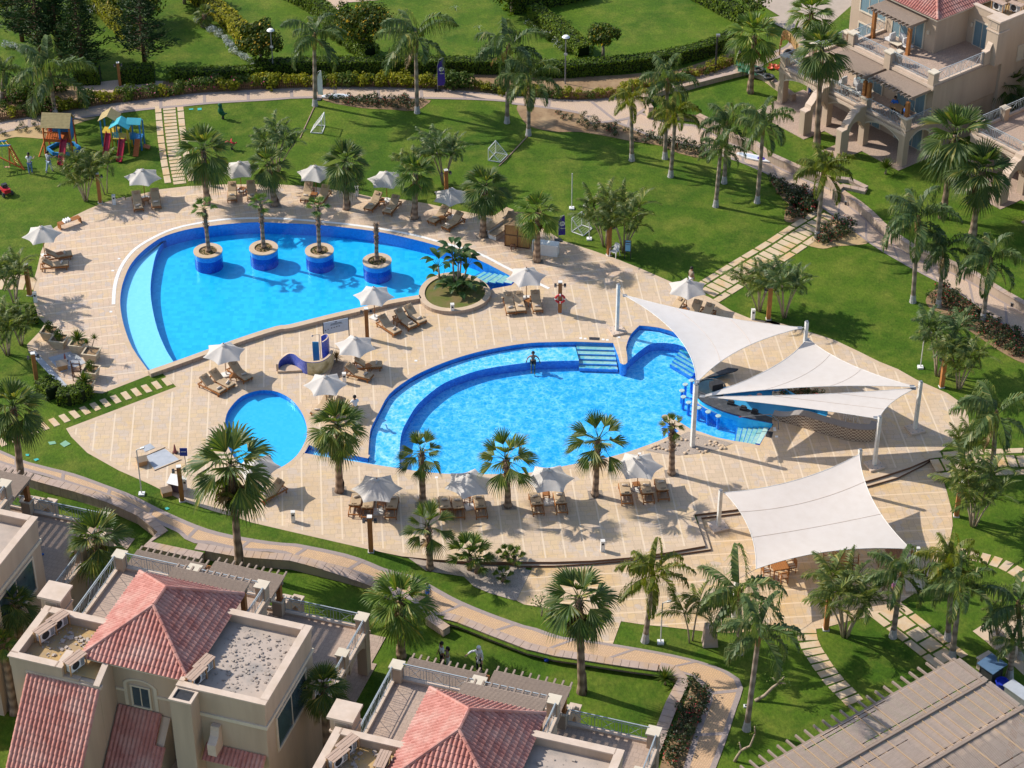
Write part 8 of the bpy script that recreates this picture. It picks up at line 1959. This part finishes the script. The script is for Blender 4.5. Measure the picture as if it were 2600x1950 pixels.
o = thing('swing_seat', 'swing seat hanging at the left edge of the playground', 'swing', G('A0', 60, 1375, .3)); b = MB(); b.box(-.22, -.1, .35, .22, .1, .39); b.build('seat', m_woodl, o); b = MB(); b.tube([(-.2, 0, .38), (-.25, .2, 2.0)], .012, 4); b.tube([(.2, 0, .38), (.2, .2, 2.0)], .012, 4); b.build('chain', m_grey, o)
o = thing('ride_on_mower', 'small red and black mower at the left edge of the playground lawn', 'mower', G('A0', 50, 1560), .6); MB().cb((0, 0, .42), (.5, .8, .3)).build('body', m_red, o); MB().cb((0, .15, .68), (.4, .3, .28)).build('seat', m_dark, o); [fixn(MB().tube([(sx * .26, y, .18), (sx * .4, y, .18)], .18, 14).build('wheel', m_dark, o)) for sx in (-1, 1) for y in (-.3, .3)]; MB().tube([(0, -.3, .55), (0, -.5, .95), (.2, -.5, .97), (-.2, -.5, .97)], .02, 6).build('handle', m_dark, o)
def rider(lab, base, mat, k):
    o = thing('spring_rider', lab, 'spring rider', G(*base)); b = MB(); b.lathe([(.1, 0), (.1, .3), (.08, .32)], 10); b.build('spring', m_dark, o)
    if k: P, r = [(.35, 0, .5), (.1, 0, .45), (-.1, 0, .6), (-.15, 0, .95), (-.12, 0, 1.2), (-.3, 0, 1.22)], [.06, .2, .22, .14, .15, .08]
    else: P, r = [(.4, 0, .62), (.15, 0, .5), (-.2, 0, .5), (-.42, 0, .72)], [.05, .16, .17, .08]
    b = MB(); b.tube(smooth(P, 3), [r[min(i // 3, len(r) - 1)] for i in range(len(smooth(P, 3)))], 10); b.build('body', mat, o, smooth=True); b = MB(); b.cb((-.02, 0, .78), (.1, .5, .05)); b.build('handle', mat, o)
rider('dark green dinosaur shaped rider on the far lawn', ('A0', 1790, 955), m_green, True); rider('red rider toy half behind the leftmost far palm', ('A0', 1862, 1200), m_red, False)
# play things by the villa lawn: tyres, bowls, tarpaulin
ty = MB(); torus(ty, .34, .13, 24, 10); to = ty.build('tyre', m_dark, None, smooth=True); tag(to, 'x', 'tyre'); TY = Proto(to)
for (r_, x, y, z), rx, lab in ((('A3', 312, 475, 1.0), 0, 'upright car tyre beside the bright picket enclosure'), (('A3', 85, 575, 1.5), 90, 'car tyre lying at the tarpaulin end of the stone wall'), (('A3', 165, 632, 1.5), 90, 'car tyre lying lowest on the stone wall'), (('A3', 355, 468, 1.0), 30, 'tilted car tyre half hidden by the tallest palm')):
    q = TY.put(G(r_, x, y, z) + Vector((0, 0, .15 if rx == 90 else .45)), .4, lab, 'car tyres at the villa lawn'); q.rotation_euler = (R(rx), 0, .4)
o = thing('ladder', 'grey toy ladder lying between the tyres on the wall', 'ladder', G('A3', 125, 605, 1.5), R(-45)); b = MB(); b.box(-.7, -.2, .02, .7, -.14, .08); b.box(-.7, .14, .02, .7, .2, .08); [b.box(-.6 + i * .3, -.14, .03, -.5 + i * .3, .14, .07) for i in range(5)]; b.build('frame', m_grey, o)
o = thing('tarpaulin', 'crumpled green tarpaulin over the end of the low stone wall', 'tarpaulin', G('A3', 25, 560, 1.3)); b = MB(); rnd = random.Random(4); n = 9; b.add([((i / (n - 1) - .5) * 2.2 + rnd.uniform(-.08, .08), (j / (n - 1) - .5) * 1.7 - (i / (n - 1) - .5) * .9, .25 + .12 * math.sin(i * 1.3 + j) + rnd.uniform(-.06, .06) - .45 * abs(j / (n - 1) - .5)) for i in range(n) for j in range(n)], [(i * n + j, (i + 1) * n + j, (i + 1) * n + j + 1, i * n + j + 1) for i in range(n - 1) for j in range(n - 1)]); b.build('cover', m_green, o)
bw_ = MB(); bw_.lathe([(.001, .02), (.1, .0), (.2, .07), (.23, .13), (.2, .13), (.1, .05), (.001, .04)], 14); bo_ = bw_.build('bowl', M('toy_orange', (.55, .14, .03), (.5, .03, .03), 5, rough=.4, rnd=.25)); tag(bo_, 'x', 'bowl'); BWP = Proto(bo_); rnd = random.Random(9)
for x, y in ((180, 528), (175, 553), (212, 533), (225, 552), (240, 558), (258, 535), (272, 515), (275, 500), (265, 548), (290, 545), (300, 512), (303, 500), (295, 560), (310, 570), (318, 540), (330, 535), (340, 560), (350, 548), (285, 530), (325, 555)): BWP.put(G('A3', x, y, .92), rnd.uniform(0, 6), 'red and orange bowl scattered on the villa lawn by the tyres', 'bowls on the villa lawn', rnd.uniform(.85, 1.1))
o = thing('game_board', 'white board with blue and red marks leaning at the arcade pillar', 'board', G('A3', 352, 545, .9), .3); pnl = MB().cb((0, 0, .55), (.5, .04, 1.0), rx=-.2).build('panel', m_white, o); b = MB(); [b.cb((-.12 + .24 * (i % 2), -.03 + (i // 2) * -.0, .3 + .22 * (i // 2)), (.14, .02, .1), rx=-.2) for i in range(4)]; b.build('marks', m_bl, pnl)
# small lights along the wall
nl = thing('wall_light', 'x', 'lamp'); MB().box(-.07, -.04, 0, .07, .04, .3).build('body', m_dark, nl); MB().box(-.11, -.06, .3, .11, .06, .33).build('hood', m_grey, nl); WL = Proto(nl)
for (r_, x, y), lab in ((('A3', 357, 1385), 'below the flower pot corner'), (('B3', 780, 130), 'by the slab path junction'), (('B3', 1650, 665), 'behind the mid rose bed palm'), (('B3', 2112, 945), 'farthest right along the wall')): WL.put(G(r_, x, y, .3), R(-30), 'small dark wall light at the garden wall ' + lab, 'wall lights')
for (r_, x, y), z, lab in ((('C0', 1815, 1412), -.35, 'behind the pergola'), (('D2', 1130, 868), -.35, 'under the curved wall'), (('D2', 1945, 1152), 0., 'by the leaning feather palm')): o = thing('garden_spotlight', 'small white ground spotlight ' + lab, 'spotlight', G(r_, x, y, z)); MB().box(-.16, -.1, 0, .16, .1, .1).build('body', m_white, o); MB().box(-.1, -.06, .1, .1, .06, .12).build('lens', m_dark, o)
for (r_, x, y), lab in ((('D1', 1862, 562), 'right of the white clad woman'), (('D2', 340, 790), 'in front of the shaggy palm')): tag(MB().lathe([(.001, .28), (.08, .26), (.14, .14), (.08, .02), (.001, 0)], 12, 0).build('ball', M('blue_ball', (.02, .05, .4), (.02, .04, .3), 3), None, G(r_, x, y, -.35), smooth=True), 'small blue ball on the lawn ' + lab, 'ball')
for (r_, x, y), lab in ((('A1', 1630, 82), 'upper'), (('A1', 1820, 240), 'lower')):
    o = thing('sprinkler', lab + ' lawn sprinkler throwing a low fan of water on the back lawn', 'sprinkler', G(r_, x, y, .3)); MB().lathe([(.03, 0), (.03, .2), (.001, .22)], 8).build('head', m_dark, o); b = MB(); [b.tube([(0, 0, .2), (.2 * math.cos(i), .2 * math.sin(i), .38), (.5 * math.cos(i), .5 * math.sin(i), .15)], .007, 3) for i in range(6)]; b.build('spray', m_flW, o)
o = thing('bucket', 'dark bucket at the walkway steps behind the pergola', 'bucket', G('C0', 1342, 1352, -.2)); b = MB(); b.lathe([(.14, 0), (.2, .3), (.18, .3), (.12, .05), (.001, .05)], 14); b.build('pail', m_dark, o); MB().tube([(-.19, 0, .3), (0, 0, .42), (.19, 0, .3)], .012, 5).build('handle', m_grey, o)
# ---------------- people
m_skin = M('skin', (.36, .18, .11), (.32, .16, .10), 5, rough=.6); m_skinl = M('skin_light', (.50, .30, .21), (.46, .27, .19), 5, rough=.6); m_hair = M('hair', (.015, .011, .009), (.022, .016, .012), 8, rough=.6)
m_shw = M('white_shirt', (.70, .69, .68), (.60, .59, .58), 4, rough=.95); m_jean = M('jeans', (.10, .18, .34), (.14, .23, .40), 5, rough=.95); m_blk = M('black_cloth', (.02, .02, .025), (.03, .03, .035), 4, rough=.95); m_khk = M('khaki_cloth', (.33, .26, .19), (.28, .22, .16), 5, rough=.95); m_blu = M('blue_cloth', (.05, .18, .55), (.04, .14, .45), 4, rough=.95); m_pnk = M('pink_cloth', (.55, .18, .40), (.45, .14, .34), 4, rough=.95); m_pat = M('patterned_shirt', (.60, .58, .56), (.12, .16, .26), 14, rough=.95); m_redc = M('red_cloth', (.45, .03, .04), (.36, .03, .04), 4, rough=.95); m_shoe = M('shoe', (.05, .05, .06), (.4, .4, .4), 4)
def skin(name, chains, mat, par, sub=1):
    """chains of (point, radius); equal points are welded into one skeleton"""
    bm = bmesh.new(); lay = bm.verts.layers.skin.verify(); vm = {}; first = True
    for ch in chains:
        prev = None
        for p, r in ch:
            key = tuple(round(c, 4) for c in p)
            if key not in vm:
                v = bm.verts.new(p); v[lay].radius = (r, r) if not isinstance(r, tuple) else r
                if first: v[lay].use_root = True; first = False
                vm[key] = v
            v = vm[key]
            if prev is not None and prev is not v and bm.edges.get((prev, v)) is None: bm.edges.new((prev, v))
            prev = v
    me = bpy.data.meshes.new(name); bm.to_mesh(me); bm.free(); o = bpy.data.objects.new(name, me); COL.objects.link(o)
    s_ = o.modifiers.new('s', 'SKIN'); s_.use_smooth_shade = True; q = o.modifiers.new('u', 'SUBSURF'); q.levels = sub; q.render_levels = sub
    dg = bpy.context.evaluated_depsgraph_get(); m2 = bpy.data.meshes.new_from_object(o.evaluated_get(dg)); o.modifiers.clear(); o.data = m2
    m2.materials.clear(); m2.materials.append(mat); m2.name = name
    for p in m2.polygons: p.use_smooth = True
    o.parent = par; return o
def person(lab, loc, rz, top, legs_m, hairk='short', pose='stand', s=1.0, sk=None, th=(4, -4), kn=(2, 2), arms=((8, 10, 12), (-6, 10, 12)), lean=2, coat=False, shorts=False, headm=None):
    sk = sk or m_skin; o = thing('person', lab, 'person', loc, rz, 'people'); o.scale = (s, s, s); V = Vector; ra = R
    hip = V((0, 0, .92))
    if pose == 'sit': hip = V((0, 0, .12 + .0))
    t = ra(lean); up = V((0, -math.sin(t), math.cos(t))); sp = hip + up * .22; ch = hip + up * .42; nk = hip + up * .56; hd0 = nk + up * .09 + V((0, -.015, 0)); hd1 = hd0 + up * .09; hd2 = hd1 + up * .08
    L = []; J = {}
    for i, sx in enumerate((-1, 1)):
        a = ra(th[i]); k = ra(th[i] - kn[i]); h = hip + V((sx * .095, 0, -.04)); kn_ = h + V((sx * .01, -math.sin(a), -math.cos(a))) * .43; an = kn_ + V((0, -math.sin(k), -math.cos(k))) * .41; hl = an + V((0, .04, -.05)); toe = an + V((0, -.15, -.055)); J['leg', i] = (h, kn_, an, toe)
        p, ou, el = (ra(x) for x in arms[i]); sh = ch + up * .06 + V((sx * .18, 0, 0)); ew = sh + V((sx * math.sin(ou), -math.sin(p) * math.cos(ou), -math.cos(p) * math.cos(ou))) * .28; d = V((sx * math.sin(ou) * .5, -math.sin(p + el), -math.cos(p + el))).normalized(); wr = ew + d * .25; J['arm', i] = (sh, ew, wr, d)
    body = [[(hip, .115), (sp, .105), (ch, .12), (nk, .055), (hd0, .062), (hd1, .098), (hd2, .075)], [(hd1, .098), (hd1 + V((0, -.10, -.005)), .018)]]
    for i, sx in enumerate((-1, 1)):
        h, k, a, te = J['leg', i]; body.append([(hip, .115), (h, .09), (h.lerp(k, .5), .078), (k, .055), (k.lerp(a, .35), .056), (a, .036), (te, .03)]); sh, ew, wr, d = J['arm', i]; n = d.cross(V((0, 1, 0))); n = n.normalized() if n.length > 1e-3 else V((1, 0, 0)); pm = wr + d * .07
        body.append([(ch, .12), (sh, .056), (ew, .040), (wr, .026), (pm, .034)])
        for f in range(4): b0 = pm + n * (.022 * (f - 1.5)); body.append([(pm, .034), (b0 + d * .035, .010), (b0 + d * .075 + V((0, -.012, 0)), .008), (b0 + d * (.10 - .008 * abs(f - 1.4)) + V((0, -.028, 0)), .007)])
        body.append([(wr + d * .02, .027), (wr + d * .05 + n * -sx * .04 + V((0, -.02, 0)), .010), (wr + d * .085 + n * -sx * .05 + V((0, -.03, 0)), .008)])
        body[-1][0] = (wr, .026)
    skin('body', body, sk, o)
    if top is not None:
        sh_ = [[(hip + up * .0, .135), (sp, .128), (ch, .142), (nk - up * .03, .085)]]
        for i in (0, 1): s0, ew, wr, d = J['arm', i]; sh_.append([(ch, .142), (s0, .076), (s0.lerp(ew, .85), .062)] if not coat else [(ch, .142), (s0, .078), (ew, .062), (ew.lerp(wr, .85), .05)])
        if coat: sh_[0] = [(hip - up * .38, .2), (hip - up * .1, .165)] + sh_[0]
        skin('shirt' if not coat else 'coat', sh_, top, o)
    if legs_m is not None:
        tr = []
        for i in (0, 1): h, k, a, te = J['leg', i]; tr.append([(hip + up * .03, .128), (h, .105), (h.lerp(k, .5), .094)] + ([(h.lerp(k, .8), .09)] if shorts else [(k, .075), (k.lerp(a, .5), .066), (k.lerp(a, .93), .06)]))
        skin('trousers' if not shorts else 'shorts', tr, legs_m, o)
    for i in (0, 1): h, k, a, te = J['leg', i]; skin('shoe', [[(a + V((0, .04, -.045)), .042), (a.lerp(te, .55) + V((0, 0, -.02)), .044), (te, .038)]], m_shoe if not shorts or pose != 'sit' else sk, o, 1)
    c = hd1 + V((0, .012, .02)); b = MB(); hm = headm or m_hair
    rr = .112 if headm is None else .128
    vs, n = [], 14
    b.lathe([(.001, rr * 1.02), (rr * .5, rr * .92), (rr * .85, rr * .6), (rr, rr * .15), (rr * .98, -rr * .25), (rr * .88, -rr * .55)] + ([(rr * 1.0, -rr * 1.2), (rr * 1.5, -rr * 2.0)] if headm else []), n, 0, tuple(c + V((0, .02, 0)))); 
    if hairk == 'pony': b.tube([c + V((0, .10, .02)), c + V((0, .17, -.05)), c + V((0, .15, -.22)), c + V((0, .13, -.34))], [.035, .045, .04, .012], 8)
    if hairk == 'long': b.tube([c + V((0, .06, 0)), c + V((0, .10, -.12)), c + V((0, .10, -.26))], [.1, .11, .05], 9)
    b.build('hair' if headm is None else 'headscarf', hm, o, smooth=True)
    b = MB()
    for sx in (-1, 1): e = hd1 + V((sx * .034, -.093, .012)); b.lathe([(.001, .012), (.012, .0), (.001, -.012)], 6, 0, tuple(e))
    b.cb(tuple(hd1 + V((0, -.094, -.05))), (.045, .012, .010)); b.build('face_features', m_hair, o); b = MB()
    for sx in (-1, 1): b.lathe([(.001, .03), (.02, .01), (.016, -.02), (.001, -.03)], 7, 0, tuple(hd1 + V((sx * .102, .01, 0))))
    b.build('ears', sk, o, smooth=True)
    return o
person('woman with a ponytail, white shirt and blue jeans seen from behind by the climbing frame', G('A0', 248, 1392), R(175), m_shw, m_jean, 'pony', arms=((25, 14, 75), (25, 14, 75)), sk=m_skinl)
person('person in a patterned shirt and pale jeans walking by the play tower', G('A0', 400, 1378), R(150), m_pat, M('pale_jeans', (.30, .38, .50), (.36, .44, .56), 5, rough=.95), 'short', arms=((30, 16, 60), (20, 16, 60)), th=(14, -14), kn=(4, 12))
person('small child in red up in the play tower', G('A0', 492, 1205) + Vector((-.55, -.2, 1.26)), 0, m_redc, m_redc, 'short', s=.55, arms=((40, 15, 30), (35, 15, 30)))
person('man in dark swimming shorts sitting on the underwater ledge of the rippled pool', G('B2', 232, 1392, -.02), 0, None, m_blk, 'short', 'sit', th=(88, 80), kn=(80, 60), arms=((-18, 34, 10), (-14, 36, 12)), lean=14, shorts=True, headm=None, s=1.05)
person('person with bare shoulders standing behind the parasol by the first sail', G('B2', 1495, 800, .32), R(120), m_khk, m_shw, 'short', sk=m_skin)
person('waiter in a white shirt and khaki trousers beside the near pool edge', G('C1', 832, 330, ZD), R(200), m_shw, m_khk, 'short', arms=((30, 14, 60), (30, 14, 60)), s=1.04)
person('child in blue shorts walking on the lower walkway', G('D1', 1410, 295, .02), R(15), m_jean, m_blu, 'short', s=.72, th=(16, -16), kn=(4, 14), shorts=True)
person('man in white shirt and dark trousers standing on the bottom lawn', G('D1', 1527, 835, -.35), R(-70), m_shw, m_blk, 'short', s=1.05)
person('dark haired child beside the man in white on the bottom lawn', G('D1', 1572, 838, -.35), R(-80), m_khk, m_shw, 'long', s=.86, arms=((45, 12, 70), (20, 12, 50)))
person('woman in a long white coat and white headscarf pointing on the bottom lawn', G('D1', 1822, 865, -.35), R(-30), m_shw, m_blk, 'none', coat=True, arms=((62, 55, 8), (5, 12, 10)), headm=m_shw, sk=m_skinl, s=1.02)
sw = G('C0', 232, 1395, 2.66); person('cleaner in khaki clothes sweeping the terrace at the left', sw, R(60), m_khk, m_khk, 'short', lean=24, arms=((48, 5, 25), (30, 5, 40)), th=(12, -10), kn=(10, 4))
o = thing('broom', 'broom with a blue head in the hands of the sweeping cleaner', 'broom', sw + Vector((.30, -.18, 0))); MB().tube([(-.12, .06, 1.3), (.42, -.14, .06)], .014, 6).build('handle', m_woodl, o); MB().cb((.44, -.15, .05), (.34, .1, .08), rz=.6).build('brush', m_blu, o)
person('woman in pink top and black trousers walking behind a feather palm on the lower deck', G('D3', 1150, 298, .02), R(60), m_pnk, m_blk, 'long', th=(18, -18), kn=(4, 20), headm=m_shw)
person('seated person in blue at the left of the balcony table', vl_(base3, RB3, -.5, 10.9, 3.42) + Vector((0, 0, -.1)), R(-20), m_blu, m_blk, 'long', 'sit', th=(85, 85), kn=(85, 85), arms=((40, 12, 40), (35, 12, 45)))
person('seated person in bright blue at the right of the balcony table', vl_(base3, RB3, -1.9, 11.3, 3.42) + Vector((0, 0, -.1)), R(60), m_blu, m_jean, 'short', 'sit', th=(85, 85), kn=(85, 85), arms=((40, 12, 40), (35, 12, 45)))
for u, v, rz, lab in ((-.5, 10.9, -20, 'left'), (-1.9, 11.3, 60, 'right')):
    o = thing('wooden_chair', f'wooden chair under the {lab} seated person on the balcony', 'chair', vl_(base3, RB3, u, v, 3.0), R(rz)); MB().box(-.22, -.2, .38, .22, .22, .43).build('seat', m_woodl, o); MB().box(-.22, .2, .43, .22, .24, .9).build('backrest', m_woodl, o); [MB().box(sx * .19 - .02, sy * .18 - .02, 0, sx * .19 + .02, sy * .18 + .02, .38).build('leg', m_woodl, o) for sx in (-1, 1) for sy in (-1, 1)]
person('child in white and orange in the arcade opening of the upper right villa', G('A3', 490, 752, .95), R(20), m_shw, m_blu, 'short', s=.8)
